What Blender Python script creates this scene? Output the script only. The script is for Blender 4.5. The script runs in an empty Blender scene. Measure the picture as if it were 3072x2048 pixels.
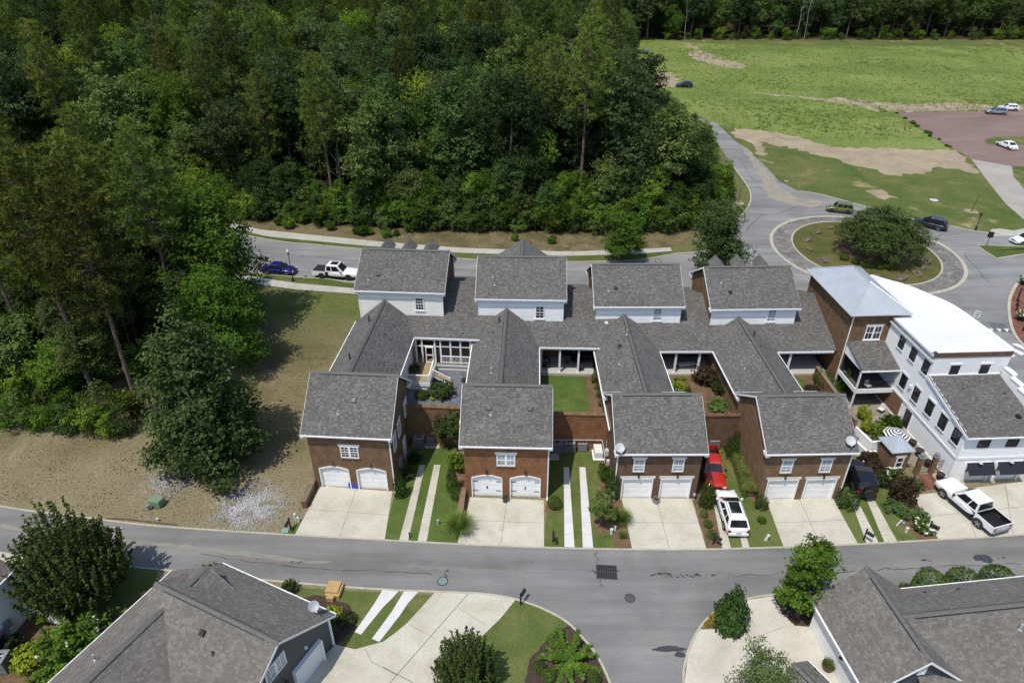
import bpy, bmesh, math, random
import numpy as np
from mathutils import Vector, Matrix
R = math.radians
sc = bpy.context.scene
COL = sc.collection
random.seed(7)
# ------------------------------------------------------------------ camera, world, sun, exposure
CAM_H, TILT, FPX = 42.0, R(31.6), 2048.0
cam = bpy.data.cameras.new('camera'); cam.sensor_width = 36.0; cam.lens = 36.0 * FPX / 3072.0
cam.clip_start = 0.5; cam.clip_end = 4000
co = bpy.data.objects.new('camera', cam); COL.objects.link(co)
co.location = (0, 0, CAM_H); co.rotation_euler = (math.pi / 2 - TILT, 0, 0); sc.camera = co
SUN = Vector((-0.30, -0.37, 1.0)).normalized()          # direction towards the sun
w = bpy.data.worlds.new('World'); sc.world = w; w.use_nodes = True
nt = w.node_tree; bg = nt.nodes['Background']; sky = nt.nodes.new('ShaderNodeTexSky')
sky.sky_type = 'NISHITA'; sky.sun_disc = False; sky.sun_elevation = math.asin(SUN.z)
sky.sun_rotation = math.atan2(SUN.x, SUN.y); sky.air_density = 1.0; sky.dust_density = 1.0
nt.links.new(sky.outputs[0], bg.inputs[0]); bg.inputs[1].default_value = 0.148
sl = bpy.data.lights.new('sun', 'SUN'); sl.energy = 3.6; sl.angle = R(0.53); sl.color = (1.0, 0.95, 0.86)
so = bpy.data.objects.new('sun', sl); COL.objects.link(so); so.rotation_euler = SUN.to_track_quat('Z', 'Y').to_euler()
so.location = (0, 0, 120)
vs = sc.view_settings; vs.view_transform = 'Standard'; vs.look = 'None'; vs.gamma = 1.0; vs.exposure = 0.12
vs.use_curve_mapping = False
sc.render.engine = 'CYCLES'; cy = sc.cycles
cy.use_denoising = True; cy.max_bounces = 6; cy.diffuse_bounces = 3; cy.glossy_bounces = 3
cy.transmission_bounces = 4; cy.transparent_max_bounces = 6; cy.caustics_reflective = False; cy.caustics_refractive = False
cy.use_light_tree = False

# ------------------------------------------------------------------ helpers
ZB = 1.2                                                # level of the back street, roundabout and field
def at(px, py, z=0.0):
    """survey point: where the sight line through (px, py) of the 3072 x 2048 photograph meets height z"""
    u = (px - 1536) / FPX; v = (py - 1024) / FPX; c, s = math.cos(TILT), math.sin(TILT)
    t = (CAM_H - z) / (s + v * c)
    return (u * t, (c - v * s) * t)
def sstep(a, b, x):
    t = min(1, max(0, (x - a) / (b - a))); return t * t * (3 - 2 * t)
def tz(x, y):
    """ground height"""
    if x < -17: return ZB * (sstep(43, 64, y))
    near = ZB * sstep(50.3, 50.9, y) if x < 33 else ZB * sstep(70, 74, y)
    if x > 33: near = max(near, ZB * sstep(48, 60, x) * sstep(44, 60, y))
    if x < -14: k = (x + 17) / 3; return near * k + ZB * sstep(43, 64, y) * (1 - k)
    return near
class MB:
    def __init__(s): s.v = []; s.f = []; s.m = []; s.cur = 0
    def add(s, vs, fs):
        n = len(s.v); s.v += [tuple(p) for p in vs]
        for f in fs: s.f.append(tuple(n + i for i in f)); s.m.append(s.cur)
    def box(s, x0, x1, y0, y1, z0, z1):
        s.add([(x0,y0,z0),(x1,y0,z0),(x1,y1,z0),(x0,y1,z0),(x0,y0,z1),(x1,y0,z1),(x1,y1,z1),(x0,y1,z1)],
              [(3,2,1,0),(4,5,6,7),(0,1,5,4),(1,2,6,5),(2,3,7,6),(3,0,4,7)]); return s
    def taper(s, x0, x1, y0, y1, z0, z1, i):
        s.add([(x0,y0,z0),(x1,y0,z0),(x1,y1,z0),(x0,y1,z0),(x0+i,y0+i,z1),(x1-i,y0+i,z1),(x1-i,y1-i,z1),(x0+i,y1-i,z1)],
              [(3,2,1,0),(4,5,6,7),(0,1,5,4),(1,2,6,5),(2,3,7,6),(3,0,4,7)]); return s
    def poly(s, pts): s.add(pts, [tuple(range(len(pts)))]); return s
    def prism(s, pts, d):
        """extrude a planar ring of 3-D points by vector d"""
        n = len(pts); d = Vector(d)
        s.add([tuple(p) for p in pts] + [tuple(Vector(p) + d) for p in pts],
              [tuple(reversed(range(n))), tuple(range(n, 2*n))] + [(i, (i+1) % n, n + (i+1) % n, n + i) for i in range(n)]); return s
    def tube(s, p0, p1, r0, r1=None, n=8, cap=True):
        r1 = r0 if r1 is None else r1; p0 = Vector(p0); p1 = Vector(p1); d = (p1 - p0)
        if d.length < 1e-6: return s
        a = d.normalized(); b = a.orthogonal().normalized(); c = a.cross(b); vs = []
        for p, r in ((p0, r0), (p1, r1)):
            for i in range(n):
                t = 2*math.pi*i/n; vs.append(p + (b*math.cos(t) + c*math.sin(t)) * r)
        fs = [(i, (i+1) % n, n + (i+1) % n, n + i) for i in range(n)]
        if cap: fs += [tuple(reversed(range(n))), tuple(range(n, 2*n))]
        s.add(vs, fs); return s
    def lathe(s, prof, n=12, c=(0,0,0)):
        vs = []; fs = []; k = len(prof)
        for i in range(n):
            t = 2*math.pi*i/n
            for r, z in prof: vs.append((c[0] + r*math.cos(t), c[1] + r*math.sin(t), c[2] + z))
        for i in range(n):
            for j in range(k-1):
                a = i*k + j; b = ((i+1) % n)*k + j; fs.append((a, b, b+1, a+1))
        s.add(vs, fs); return s
    def loft(s, rings, caps=True):
        n = len(rings[0]); vs = [p for r in rings for p in r]; fs = []
        for j in range(len(rings)-1):
            for i in range(n): fs.append((j*n+i, j*n+(i+1) % n, (j+1)*n+(i+1) % n, (j+1)*n+i))
        if caps: fs += [tuple(reversed(range(n))), tuple(range((len(rings)-1)*n, len(rings)*n))]
        s.add(vs, fs); return s
    def build(s, name, mats, parent=None, smooth=False, loc=None, recalc=True):
        me = bpy.data.meshes.new(name); me.from_pydata(s.v, [], s.f)
        for m in (mats if isinstance(mats, (list, tuple)) else [mats]): me.materials.append(m)
        if any(s.m): me.polygons.foreach_set('material_index', s.m)
        if recalc:
            bm = bmesh.new(); bm.from_mesh(me); bmesh.ops.recalc_face_normals(bm, faces=bm.faces); bm.to_mesh(me); bm.free()
        if smooth: me.polygons.foreach_set('use_smooth', [True]*len(me.polygons))
        me.update(); o = bpy.data.objects.new(name, me); COL.objects.link(o)
        if parent: o.parent = parent
        if loc: o.location = loc
        return o
def tag(o, label=None, cat=None, group=None, kind=None):
    if label: o['label'] = label
    if cat:
        o['category'] = cat
        if 'kind' not in o.keys() and not kind: o['kind'] = 'thing'
    if group: o['group'] = group
    if kind: o['kind'] = kind
    return o
def empty(name, loc, rz=0.0, **k):
    o = bpy.data.objects.new(name, None); COL.objects.link(o); o.location = loc; o.rotation_euler = (0, 0, rz)
    o.empty_display_size = 0.2; return tag(o, **k)
def copy_tree(o, parent=None):
    c = o.copy(); COL.objects.link(c); c.parent = parent
    for ch in list(o.children): copy_tree(ch, c)
    return c
# ------------------------------------------------------------------ materials
MATS = {}
def newmat(name):
    m = bpy.data.materials.new(name); m.use_nodes = True; n = m.node_tree.nodes; l = m.node_tree.links
    return m, n, l, n['Principled BSDF']
def N(n, t, **k):
    x = n.new('ShaderNode' + t)
    for a, v in k.items():
        if a.startswith('i_'): x.inputs[a[2:].replace('_', ' ')].default_value = v
        else: setattr(x, a, v)
    return x
def rgb(c): return (c[0], c[1], c[2], 1.0)
def ramp(n, stops):
    r = n.new('ShaderNodeValToRGB'); e = r.color_ramp.elements
    while len(e) < len(stops): e.new(0.5)
    for k, (p, c) in enumerate(stops): e[k].position = p; e[k].color = rgb(c)
    return r
def plain(name, c, rough=0.6, metal=0.0, var=0.12, scale=3.0, bump=0.0, spec=0.5):
    if name in MATS: return MATS[name]
    m, n, l, b = newmat(name); b.inputs['Roughness'].default_value = rough; b.inputs['Metallic'].default_value = metal
    b.inputs['Specular IOR Level'].default_value = spec
    t = N(n, 'TexCoord'); z = N(n, 'TexNoise', i_Scale=scale, i_Detail=5.0)
    l.new(t.outputs['Object'], z.inputs['Vector'])
    lo = [x*(1-var) for x in c]; hi = [min(1, x*(1+var)) for x in c]
    r = ramp(n, [(0.3, lo), (0.7, hi)]); l.new(z.outputs['Fac'], r.inputs[0]); l.new(r.outputs[0], b.inputs['Base Color'])
    if bump:
        bp = N(n, 'Bump', i_Strength=bump, i_Distance=0.02); z2 = N(n, 'TexNoise', i_Scale=scale*8, i_Detail=4.0)
        l.new(t.outputs['Object'], z2.inputs['Vector']); l.new(z2.outputs['Fac'], bp.inputs['Height']); l.new(bp.outputs[0], b.inputs['Normal'])
    MATS[name] = m; return m
def ground_mat(name, stops, scale=0.25, fine=6.0, finew=0.5, rough=0.95, bump=0.35, spots=None, stretch=None):
    """layered noise ground: broad patches from `stops`, fine grain on top, optional spots (colour, scale, threshold)"""
    m, n, l, b = newmat(name); b.inputs['Roughness'].default_value = rough; b.inputs['Specular IOR Level'].default_value = 0.15
    g = N(n, 'NewGeometry'); mp = N(n, 'Mapping'); l.new(g.outputs['Position'], mp.inputs['Vector'])
    if stretch: mp.inputs['Scale'].default_value = stretch
    z = N(n, 'TexNoise', i_Scale=scale, i_Detail=8.0, i_Roughness=0.62, i_Distortion=0.6); l.new(mp.outputs[0], z.inputs['Vector'])
    r = ramp(n, stops); l.new(z.outputs['Fac'], r.inputs[0]); col = r.outputs[0]
    f = N(n, 'TexNoise', i_Scale=fine, i_Detail=6.0, i_Roughness=0.7); l.new(mp.outputs[0], f.inputs['Vector'])
    fr = ramp(n, [(0.3, (1-finew,)*3), (0.72, (1+finew*0.6,)*3)]); l.new(f.outputs['Fac'], fr.inputs[0])
    mx = N(n, 'Mix', data_type='RGBA', blend_type='MULTIPLY'); mx.inputs[0].default_value = 1.0
    l.new(col, mx.inputs[6]); l.new(fr.outputs[0], mx.inputs[7]); col = mx.outputs[2]
    for sp in (spots or []):
        c, scl, th = sp[:3]; wd = sp[3] if len(sp) > 3 else 0.06
        q = N(n, 'TexNoise', i_Scale=scl, i_Detail=5.0, i_Roughness=0.6, i_Distortion=0.4); l.new(mp.outputs[0], q.inputs['Vector'])
        qr = ramp(n, [(th, (0,0,0)), (th + wd, (1,1,1))]); l.new(q.outputs['Fac'], qr.inputs[0])
        m2 = N(n, 'Mix', data_type='RGBA'); l.new(qr.outputs[0], m2.inputs[0]); l.new(col, m2.inputs[6]); m2.inputs[7].default_value = rgb(c); col = m2.outputs[2]
    l.new(col, b.inputs['Base Color'])
    bp = N(n, 'Bump', i_Strength=bump, i_Distance=0.05); l.new(f.outputs['Fac'], bp.inputs['Height']); l.new(bp.outputs[0], b.inputs['Normal'])
    MATS[name] = m; return m
def brick_mat(name, c1, c2, mortar):
    m, n, l, b = newmat(name); b.inputs['Roughness'].default_value = 0.9; b.inputs['Specular IOR Level'].default_value = 0.2
    t = N(n, 'TexCoord'); sp = N(n, 'SeparateXYZ'); l.new(t.outputs['Object'], sp.inputs[0])
    sn = N(n, 'SeparateXYZ'); l.new(t.outputs['Normal'], sn.inputs[0])
    ab = N(n, 'Math', operation='ABSOLUTE'); l.new(sn.outputs[0], ab.inputs[0])
    gt = N(n, 'Math', operation='GREATER_THAN'); gt.inputs[1].default_value = 0.7; l.new(ab.outputs[0], gt.inputs[0])
    mu = N(n, 'Mix', data_type='FLOAT'); l.new(gt.outputs[0], mu.inputs[0]); l.new(sp.outputs[0], mu.inputs[2]); l.new(sp.outputs[1], mu.inputs[3])
    cb = N(n, 'CombineXYZ'); l.new(mu.outputs[0], cb.inputs[0]); l.new(sp.outputs[2], cb.inputs[1])
    br = N(n, 'TexBrick'); br.inputs['Scale'].default_value = 1.0; br.inputs['Brick Width'].default_value = 0.215
    br.inputs['Row Height'].default_value = 0.075; br.inputs['Mortar Size'].default_value = 0.008; br.inputs['Bias'].default_value = 0.0
    br.inputs['Color1'].default_value = rgb(c1); br.inputs['Color2'].default_value = rgb(c2); br.inputs['Mortar'].default_value = rgb(mortar)
    l.new(cb.outputs[0], br.inputs['Vector'])
    z = N(n, 'TexNoise', i_Scale=1.4, i_Detail=7.0, i_Roughness=0.65); l.new(t.outputs['Object'], z.inputs['Vector'])
    r = ramp(n, [(0.28, (0.62,)*3), (0.72, (1.25, 1.2, 1.15))]); l.new(z.outputs['Fac'], r.inputs[0])
    mx = N(n, 'Mix', data_type='RGBA', blend_type='MULTIPLY'); mx.inputs[0].default_value = 1; l.new(br.outputs[0], mx.inputs[6]); l.new(r.outputs[0], mx.inputs[7])
    l.new(mx.outputs[2], b.inputs['Base Color'])
    bp = N(n, 'Bump', i_Strength=0.5, i_Distance=0.01, invert=True); l.new(br.outputs['Fac'], bp.inputs['Height']); l.new(bp.outputs[0], b.inputs['Normal'])
    MATS[name] = m; return m
def island_mat(name, stops, rough=0.9, patch=0.35, patchw=0.25, transl=0.0, tcol=None, objvar=0.0, spec=0.25):
    """colour chosen per loose piece (shingle, leaf) from `stops`, with broad patches; optional leaf translucency"""
    m, n, l, b = newmat(name); b.inputs['Roughness'].default_value = rough; b.inputs['Specular IOR Level'].default_value = spec
    g = N(n, 'NewGeometry'); r = ramp(n, stops); l.new(g.outputs['Random Per Island'], r.inputs[0]); col = r.outputs[0]
    z = N(n, 'TexNoise', i_Scale=patch, i_Detail=4.0); l.new(g.outputs['Position'], z.inputs['Vector'])
    zr = ramp(n, [(0.3, (1-patchw,)*3), (0.7, (1+patchw,)*3)]); l.new(z.outputs['Fac'], zr.inputs[0])
    mx = N(n, 'Mix', data_type='RGBA', blend_type='MULTIPLY'); mx.inputs[0].default_value = 1; l.new(col, mx.inputs[6]); l.new(zr.outputs[0], mx.inputs[7]); col = mx.outputs[2]
    if objvar:
        oi = N(n, 'ObjectInfo'); hs = N(n, 'HueSaturation')
        a = N(n, 'MapRange'); a.inputs[3].default_value = 0.5 - 0.018*objvar; a.inputs[4].default_value = 0.5 + 0.02*objvar; l.new(oi.outputs['Random'], a.inputs[0]); l.new(a.outputs[0], hs.inputs['Hue'])
        wn = N(n, 'TexWhiteNoise', noise_dimensions='1D'); l.new(oi.outputs['Random'], wn.inputs['W'])
        a2 = N(n, 'MapRange'); a2.inputs[3].default_value = 1 - 0.4*objvar; a2.inputs[4].default_value = 1 + 0.35*objvar; l.new(wn.outputs['Value'], a2.inputs[0]); l.new(a2.outputs[0], hs.inputs['Value'])
        l.new(col, hs.inputs['Color']); col = hs.outputs[0]
    l.new(col, b.inputs['Base Color'])
    if transl:
        tr = N(n, 'BsdfTranslucent'); ms = N(n, 'MixShader'); ms.inputs[0].default_value = transl
        hm = N(n, 'Mix', data_type='RGBA', blend_type='MULTIPLY'); hm.inputs[0].default_value = 1; l.new(col, hm.inputs[6]); hm.inputs[7].default_value = rgb(tcol or (1.5, 1.6, 0.6))
        l.new(hm.outputs[2], tr.inputs[0]); l.new(b.outputs[0], ms.inputs[1]); l.new(tr.outputs[0], ms.inputs[2])
        l.new(ms.outputs[0], n['Material Output'].inputs[0])
    MATS[name] = m; return m
def asphalt_mat(name, c, stain, scale=0.12):
    m, n, l, b = newmat(name); b.inputs['Roughness'].default_value = 0.9; b.inputs['Specular IOR Level'].default_value = 0.25
    g = N(n, 'NewGeometry')
    z = N(n, 'TexNoise', i_Scale=scale, i_Detail=8.0, i_Roughness=0.6, i_Distortion=1.2); l.new(g.outputs['Position'], z.inputs['Vector'])
    r = ramp(n, [(0.25, [x*0.8 for x in c]), (0.5, c), (0.78, [x*1.2 for x in c])]); l.new(z.outputs['Fac'], r.inputs[0])
    mp = N(n, 'Mapping'); mp.inputs['Scale'].default_value = (0.05, 0.55, 1); l.new(g.outputs['Position'], mp.inputs[0])
    q = N(n, 'TexNoise', i_Scale=1.0, i_Detail=6.0, i_Roughness=0.6); l.new(mp.outputs[0], q.inputs['Vector'])
    qr = ramp(n, [(0.35, (0.78,)*3), (0.65, (1.16,)*3)]); l.new(q.outputs['Fac'], qr.inputs[0])
    mx = N(n, 'Mix', data_type='RGBA', blend_type='MULTIPLY'); mx.inputs[0].default_value = 1; l.new(r.outputs[0], mx.inputs[6]); l.new(qr.outputs[0], mx.inputs[7])
    s = N(n, 'TexNoise', i_Scale=0.5, i_Detail=7.0, i_Roughness=0.65); l.new(g.outputs['Position'], s.inputs['Vector'])
    sr = ramp(n, [(0.56, (0,0,0)), (0.75, (0.5,)*3)]); l.new(s.outputs['Fac'], sr.inputs[0])
    m2 = N(n, 'Mix', data_type='RGBA'); l.new(sr.outputs[0], m2.inputs[0]); l.new(mx.outputs[2], m2.inputs[6]); m2.inputs[7].default_value = rgb(stain)
    f = N(n, 'TexNoise', i_Scale=14.0, i_Detail=5.0, i_Roughness=0.7); l.new(g.outputs['Position'], f.inputs['Vector'])
    fr = ramp(n, [(0.3, (0.8,)*3), (0.7, (1.18,)*3)]); l.new(f.outputs['Fac'], fr.inputs[0])
    m3 = N(n, 'Mix', data_type='RGBA', blend_type='MULTIPLY'); m3.inputs[0].default_value = 1; l.new(m2.outputs[2], m3.inputs[6]); l.new(fr.outputs[0], m3.inputs[7])
    l.new(m3.outputs[2], b.inputs['Base Color'])
    bp = N(n, 'Bump', i_Strength=0.25, i_Distance=0.01); l.new(f.outputs['Fac'], bp.inputs['Height']); l.new(bp.outputs[0], b.inputs['Normal'])
    MATS[name] = m; return m
def paint(name, c, rough=0.25, metal=0.0, coat=0.6):
    if name in MATS: return MATS[name]
    m, n, l, b = newmat(name); b.inputs['Base Color'].default_value = rgb(c); b.inputs['Roughness'].default_value = rough
    b.inputs['Metallic'].default_value = metal; b.inputs['Coat Weight'].default_value = coat; b.inputs['Coat Roughness'].default_value = 0.05
    t = N(n, 'TexCoord'); z = N(n, 'TexNoise', i_Scale=2.0, i_Detail=5.0); l.new(t.outputs['Object'], z.inputs['Vector'])
    r = ramp(n, [(0.35, (rough*0.8,)*3), (0.75, (rough*1.5,)*3)]); l.new(z.outputs['Fac'], r.inputs[0]); l.new(r.outputs[0], b.inputs['Roughness'])
    MATS[name] = m; return m
def glass(name, c=(0.012, 0.015, 0.02)):
    if name in MATS: return MATS[name]
    m, n, l, b = newmat(name); b.inputs['Roughness'].default_value = 0.06; b.inputs['Specular IOR Level'].default_value = 0.7
    t = N(n, 'TexCoord'); z = N(n, 'TexNoise', i_Scale=1.2, i_Detail=3.0); l.new(t.outputs['Object'], z.inputs['Vector'])
    r = ramp(n, [(0.35, c), (0.75, [x*2.4 + 0.01 for x in c])]); l.new(z.outputs['Fac'], r.inputs[0]); l.new(r.outputs[0], b.inputs['Base Color'])
    MATS[name] = m; return m

WHITE = plain('white_paint', (0.82, 0.82, 0.82), 0.5, var=0.06, scale=0.8)
CREAM = plain('cream_siding', (0.78, 0.77, 0.71), 0.6, var=0.05, scale=0.6)
TRIM = plain('white_trim', (0.82, 0.82, 0.82), 0.45, var=0.04)
GUTTER = plain('gutter_white', (0.76, 0.76, 0.77), 0.4, var=0.06)
LINTEL = plain('pale_stone', (0.62, 0.60, 0.55), 0.8, var=0.08)
CONC = ground_mat('driveway_concrete', [(0.25, (0.38,0.355,0.275)), (0.5, (0.49,0.465,0.385)), (0.75, (0.57,0.545,0.465))], 0.4, 5.0, 0.12, 0.85, 0.1,
                  spots=[((0.31,0.285,0.225), 0.8, 0.62, 0.22), ((0.42,0.36,0.25), 1.7, 0.7, 0.12)])
CONC2 = ground_mat('bright_concrete', [(0.3, (0.56,0.55,0.54)), (0.7, (0.64,0.63,0.62))], 0.5, 5.0, 0.08, 0.85, 0.1)
CONC3 = ground_mat('stained_concrete', [(0.25, (0.40,0.375,0.31)), (0.5, (0.52,0.49,0.42)), (0.75, (0.58,0.55,0.48))], 0.3, 4.0, 0.1, 0.85, 0.1,
                  spots=[((0.45,0.35,0.22), 0.35, 0.6, 0.2), ((0.27,0.25,0.2), 1.2, 0.68, 0.15)])
WALK = ground_mat('sidewalk_concrete', [(0.3, (0.36,0.35,0.30)), (0.7, (0.46,0.45,0.395))], 0.5, 5.0, 0.15, 0.9, 0.1)
ASPH = asphalt_mat('alley_asphalt', (0.19, 0.185, 0.18), (0.26, 0.24, 0.195))
ASPH2 = asphalt_mat('street_asphalt', (0.215, 0.212, 0.21), (0.30, 0.27, 0.22))
LAWN = ground_mat('lawn', [(0.25, (0.065,0.10,0.022)), (0.45, (0.10,0.135,0.034)), (0.6, (0.14,0.155,0.05)), (0.8, (0.23,0.195,0.09))], 0.35, 9.0, 0.5, spots=[((0.16,0.15,0.06), 0.8, 0.6, 0.12)])
LAWN2 = ground_mat('court_lawn', [(0.25, (0.06,0.10,0.02)), (0.55, (0.095,0.14,0.032)), (0.8, (0.15,0.165,0.055))], 0.5, 12.0, 0.5, spots=[((0.19,0.17,0.075), 0.9, 0.64, 0.12)])
DRY = ground_mat('dry_lawn', [(0.22, (0.085,0.085,0.034)), (0.42, (0.145,0.125,0.062)), (0.58, (0.195,0.165,0.092)), (0.72, (0.25,0.215,0.135)), (0.85, (0.13,0.13,0.05))], 0.14, 4.0, 0.45,
                 spots=[((0.26,0.225,0.145), 1.0, 0.6, 0.2), ((0.085,0.095,0.035), 0.45, 0.62, 0.15)])
def by_place(m, col, lo, hi, axis=1, scale=0.16, amt=0.85):
    """worn or greener ground over one part of the yard, with a ragged edge"""
    n = m.node_tree.nodes; l = m.node_tree.links; b = n['Principled BSDF']; src = b.inputs['Base Color'].links[0].from_socket; g = N(n, 'NewGeometry'); s = N(n, 'SeparateXYZ'); l.new(g.outputs['Position'], s.inputs[0])
    z = N(n, 'TexNoise', i_Scale=scale, i_Detail=6.0, i_Roughness=0.65); l.new(g.outputs['Position'], z.inputs['Vector']); a = N(n, 'Math', operation='MULTIPLY_ADD'); a.inputs[1].default_value = 24.0; l.new(z.outputs['Fac'], a.inputs[0]); l.new(s.outputs[axis], a.inputs[2])
    mr = N(n, 'MapRange'); mr.inputs[1].default_value = lo + 12; mr.inputs[2].default_value = hi + 12; mr.inputs[4].default_value = amt; l.new(a.outputs[0], mr.inputs[0]); f = N(n, 'TexNoise', i_Scale=5.0, i_Detail=5.0); l.new(g.outputs['Position'], f.inputs['Vector']); fr = ramp(n, [(0.3, [c*0.6 for c in col]), (0.7, [c*1.3 for c in col])]); l.new(f.outputs['Fac'], fr.inputs[0])
    x = N(n, 'Mix', data_type='RGBA'); l.new(mr.outputs[0], x.inputs[0]); l.new(src, x.inputs[6]); l.new(fr.outputs[0], x.inputs[7]); l.new(x.outputs[2], b.inputs['Base Color'])
by_place(DRY, (0.24, 0.205, 0.13), 52.0, 43.0, amt=0.7); by_place(DRY, (0.115, 0.125, 0.045), 62.0, 74.0)
FIELD = ground_mat('field_grass', [(0.25, (0.10,0.145,0.03)), (0.45, (0.155,0.205,0.048)), (0.62, (0.205,0.245,0.07)), (0.8, (0.20,0.215,0.08))], 0.05, 1.6, 0.5,
                   spots=[((0.10,0.14,0.034), 0.045, 0.54, 0.16), ((0.24,0.23,0.10), 0.11, 0.66, 0.12)], stretch=(0.7, 1.0, 1))
VERGE = ground_mat('verge_grass', [(0.22, (0.055,0.092,0.02)), (0.45, (0.095,0.125,0.032)), (0.6, (0.14,0.145,0.048)), (0.78, (0.24,0.19,0.09))], 0.13, 3.0, 0.45, spots=[((0.31,0.25,0.145), 0.16, 0.6, 0.12), ((0.06,0.095,0.022), 0.09, 0.6, 0.1)])
DIRT = ground_mat('bare_dirt', [(0.25, (0.25,0.20,0.13)), (0.5, (0.33,0.275,0.19)), (0.75, (0.42,0.35,0.235))], 0.2, 3.0, 0.3, spots=[((0.16,0.165,0.055), 0.45, 0.66, 0.1), ((0.13,0.14,0.045), 1.3, 0.68, 0.06)])
REDLOT = ground_mat('red_gravel', [(0.25, (0.165,0.115,0.105)), (0.5, (0.215,0.15,0.135)), (0.75, (0.27,0.20,0.175))], 0.12, 3.0, 0.25, stretch=(0.4, 1.3, 1))
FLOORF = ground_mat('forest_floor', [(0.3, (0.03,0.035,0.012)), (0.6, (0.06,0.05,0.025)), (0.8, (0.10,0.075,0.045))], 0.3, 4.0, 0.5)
STRAW = ground_mat('pine_straw', [(0.3, (0.125,0.075,0.045)), (0.6, (0.185,0.12,0.072)), (0.8, (0.25,0.17,0.105))], 1.0, 14.0, 0.5)
MULCH = ground_mat('dark_mulch', [(0.3, (0.045,0.032,0.026)), (0.7, (0.10,0.07,0.055))], 1.5, 16.0, 0.55)
BANK = ground_mat('straw_bank', [(0.25, (0.075,0.08,0.03)), (0.42, (0.12,0.105,0.05)), (0.58, (0.19,0.15,0.08)), (0.75, (0.16,0.13,0.10)), (0.88, (0.09,0.095,0.035))], 0.3, 4.0, 0.6, spots=[((0.26,0.21,0.13), 0.7, 0.62, 0.12)])
GRAVEL = ground_mat('white_gravel', [(0.3, (0.15,0.125,0.08)), (0.48, (0.24,0.22,0.18)), (0.62, (0.37,0.36,0.36)), (0.78, (0.22,0.19,0.14))], 0.9, 10.0, 0.7, spots=[((0.17,0.145,0.095), 1.1, 0.56, 0.08)])
BLUESTONE = ground_mat('grey_gravel', [(0.3, (0.10,0.11,0.14)), (0.7, (0.22,0.23,0.27))], 2.0, 14.0, 0.7)
PEA = ground_mat('pea_gravel', [(0.3, (0.36,0.30,0.19)), (0.7, (0.52,0.45,0.31))], 2.0, 14.0, 0.45)
COBBLE = ground_mat('apron_stone', [(0.3, (0.13,0.125,0.117)), (0.55, (0.215,0.205,0.19)), (0.75, (0.34,0.32,0.285))], 0.55, 3.5, 0.6)
KERB = ground_mat('kerb_concrete', [(0.3, (0.36,0.33,0.26)), (0.7, (0.48,0.45,0.37))], 0.8, 5.0, 0.2)
PAVER = brick_mat('brick_paver', (0.15,0.06,0.045), (0.22,0.10,0.07), (0.12,0.08,0.06))
SH_STOPS = [(0.0, (0.092,0.089,0.084)), (0.4, (0.115,0.111,0.105)), (0.75, (0.14,0.135,0.127)), (1.0, (0.178,0.171,0.16))]
SHING = island_mat('asphalt_shingle', SH_STOPS, 0.92, 0.5, 0.09)
SHING2 = island_mat('weathered_shingle', [(0.0, (0.122,0.114,0.105)), (0.4, (0.14,0.131,0.12)), (0.75, (0.162,0.151,0.138)), (1.0, (0.192,0.174,0.157))], 0.92, 0.4, 0.1)
def single_mat(name, stops):
    m, n, l, b = newmat(name); b.inputs['Roughness'].default_value = 0.92; b.inputs['Specular IOR Level'].default_value = 0.25
    oi = N(n, 'ObjectInfo'); r = ramp(n, stops); l.new(oi.outputs['Random'], r.inputs[0]); l.new(r.outputs[0], b.inputs['Base Color']); MATS[name] = m; return m
SHING2S = single_mat('single_shingle', [(0.0, (0.122,0.114,0.105)), (0.4, (0.14,0.131,0.12)), (0.75, (0.162,0.151,0.138)), (1.0, (0.192,0.174,0.157))])
UNDER = plain('roof_underlay', (0.075,0.073,0.07), 0.95, var=0.15, scale=1.0)
CAPM = plain('ridge_cap', (0.12,0.116,0.11), 0.9, var=0.2, scale=6.0)
BR1 = brick_mat('brick_brown', (0.145,0.082,0.043), (0.22,0.13,0.07), (0.19,0.15,0.105))
BR2 = brick_mat('brick_orange', (0.20,0.085,0.038), (0.285,0.13,0.062), (0.23,0.155,0.095))
BR3 = brick_mat('brick_dark', (0.11,0.06,0.04), (0.175,0.10,0.064), (0.165,0.13,0.1))
BR4 = brick_mat('brick_tan', (0.17,0.097,0.052), (0.25,0.152,0.085), (0.215,0.17,0.118))
PBRICK = plain('painted_brick', (0.78,0.78,0.79), 0.7, var=0.06, scale=4.0, bump=0.3)
GREYW = plain('grey_wall', (0.075,0.08,0.085), 0.7, var=0.06, scale=1.0)
MEMB = plain('white_membrane', (0.66,0.665,0.67), 0.6, var=0.06, scale=0.35)
METALR = plain('metal_roof', (0.50,0.53,0.57), 0.38, 0.35, var=0.08, scale=0.7)
BLACK = plain('black_metal', (0.012,0.012,0.014), 0.45, var=0.2)
DKGREY = plain('dark_grey', (0.05,0.05,0.055), 0.6, var=0.2)
MIDGREY = plain('mid_grey', (0.22,0.23,0.24), 0.55, var=0.12)
LTGREY = plain('light_grey', (0.5,0.51,0.52), 0.5, var=0.08)
COPPER = plain('copper', (0.25,0.11,0.05), 0.45, 0.6)
DECK = plain('deck_wood', (0.34,0.25,0.13), 0.75, var=0.15, scale=2.0)
CARD = plain('cardboard', (0.42,0.28,0.12), 0.85, var=0.1)
BARK = plain('bark', (0.10,0.075,0.058), 0.95, var=0.35, scale=3.0, bump=0.5)
PBARK = plain('pine_bark', (0.135,0.095,0.075), 0.95, var=0.35, scale=2.5, bump=0.5)
DEADW = plain('dead_wood', (0.38,0.36,0.33), 0.9, var=0.2)
ROCK = plain('boulder', (0.125,0.10,0.072), 0.95, var=0.6, scale=1.8, bump=0.6)
GLASS = glass('window_glass'); GLASS2 = glass('curtained_glass', (0.20,0.23,0.26)); CARGL = glass('car_glass', (0.008,0.009,0.011))
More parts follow.
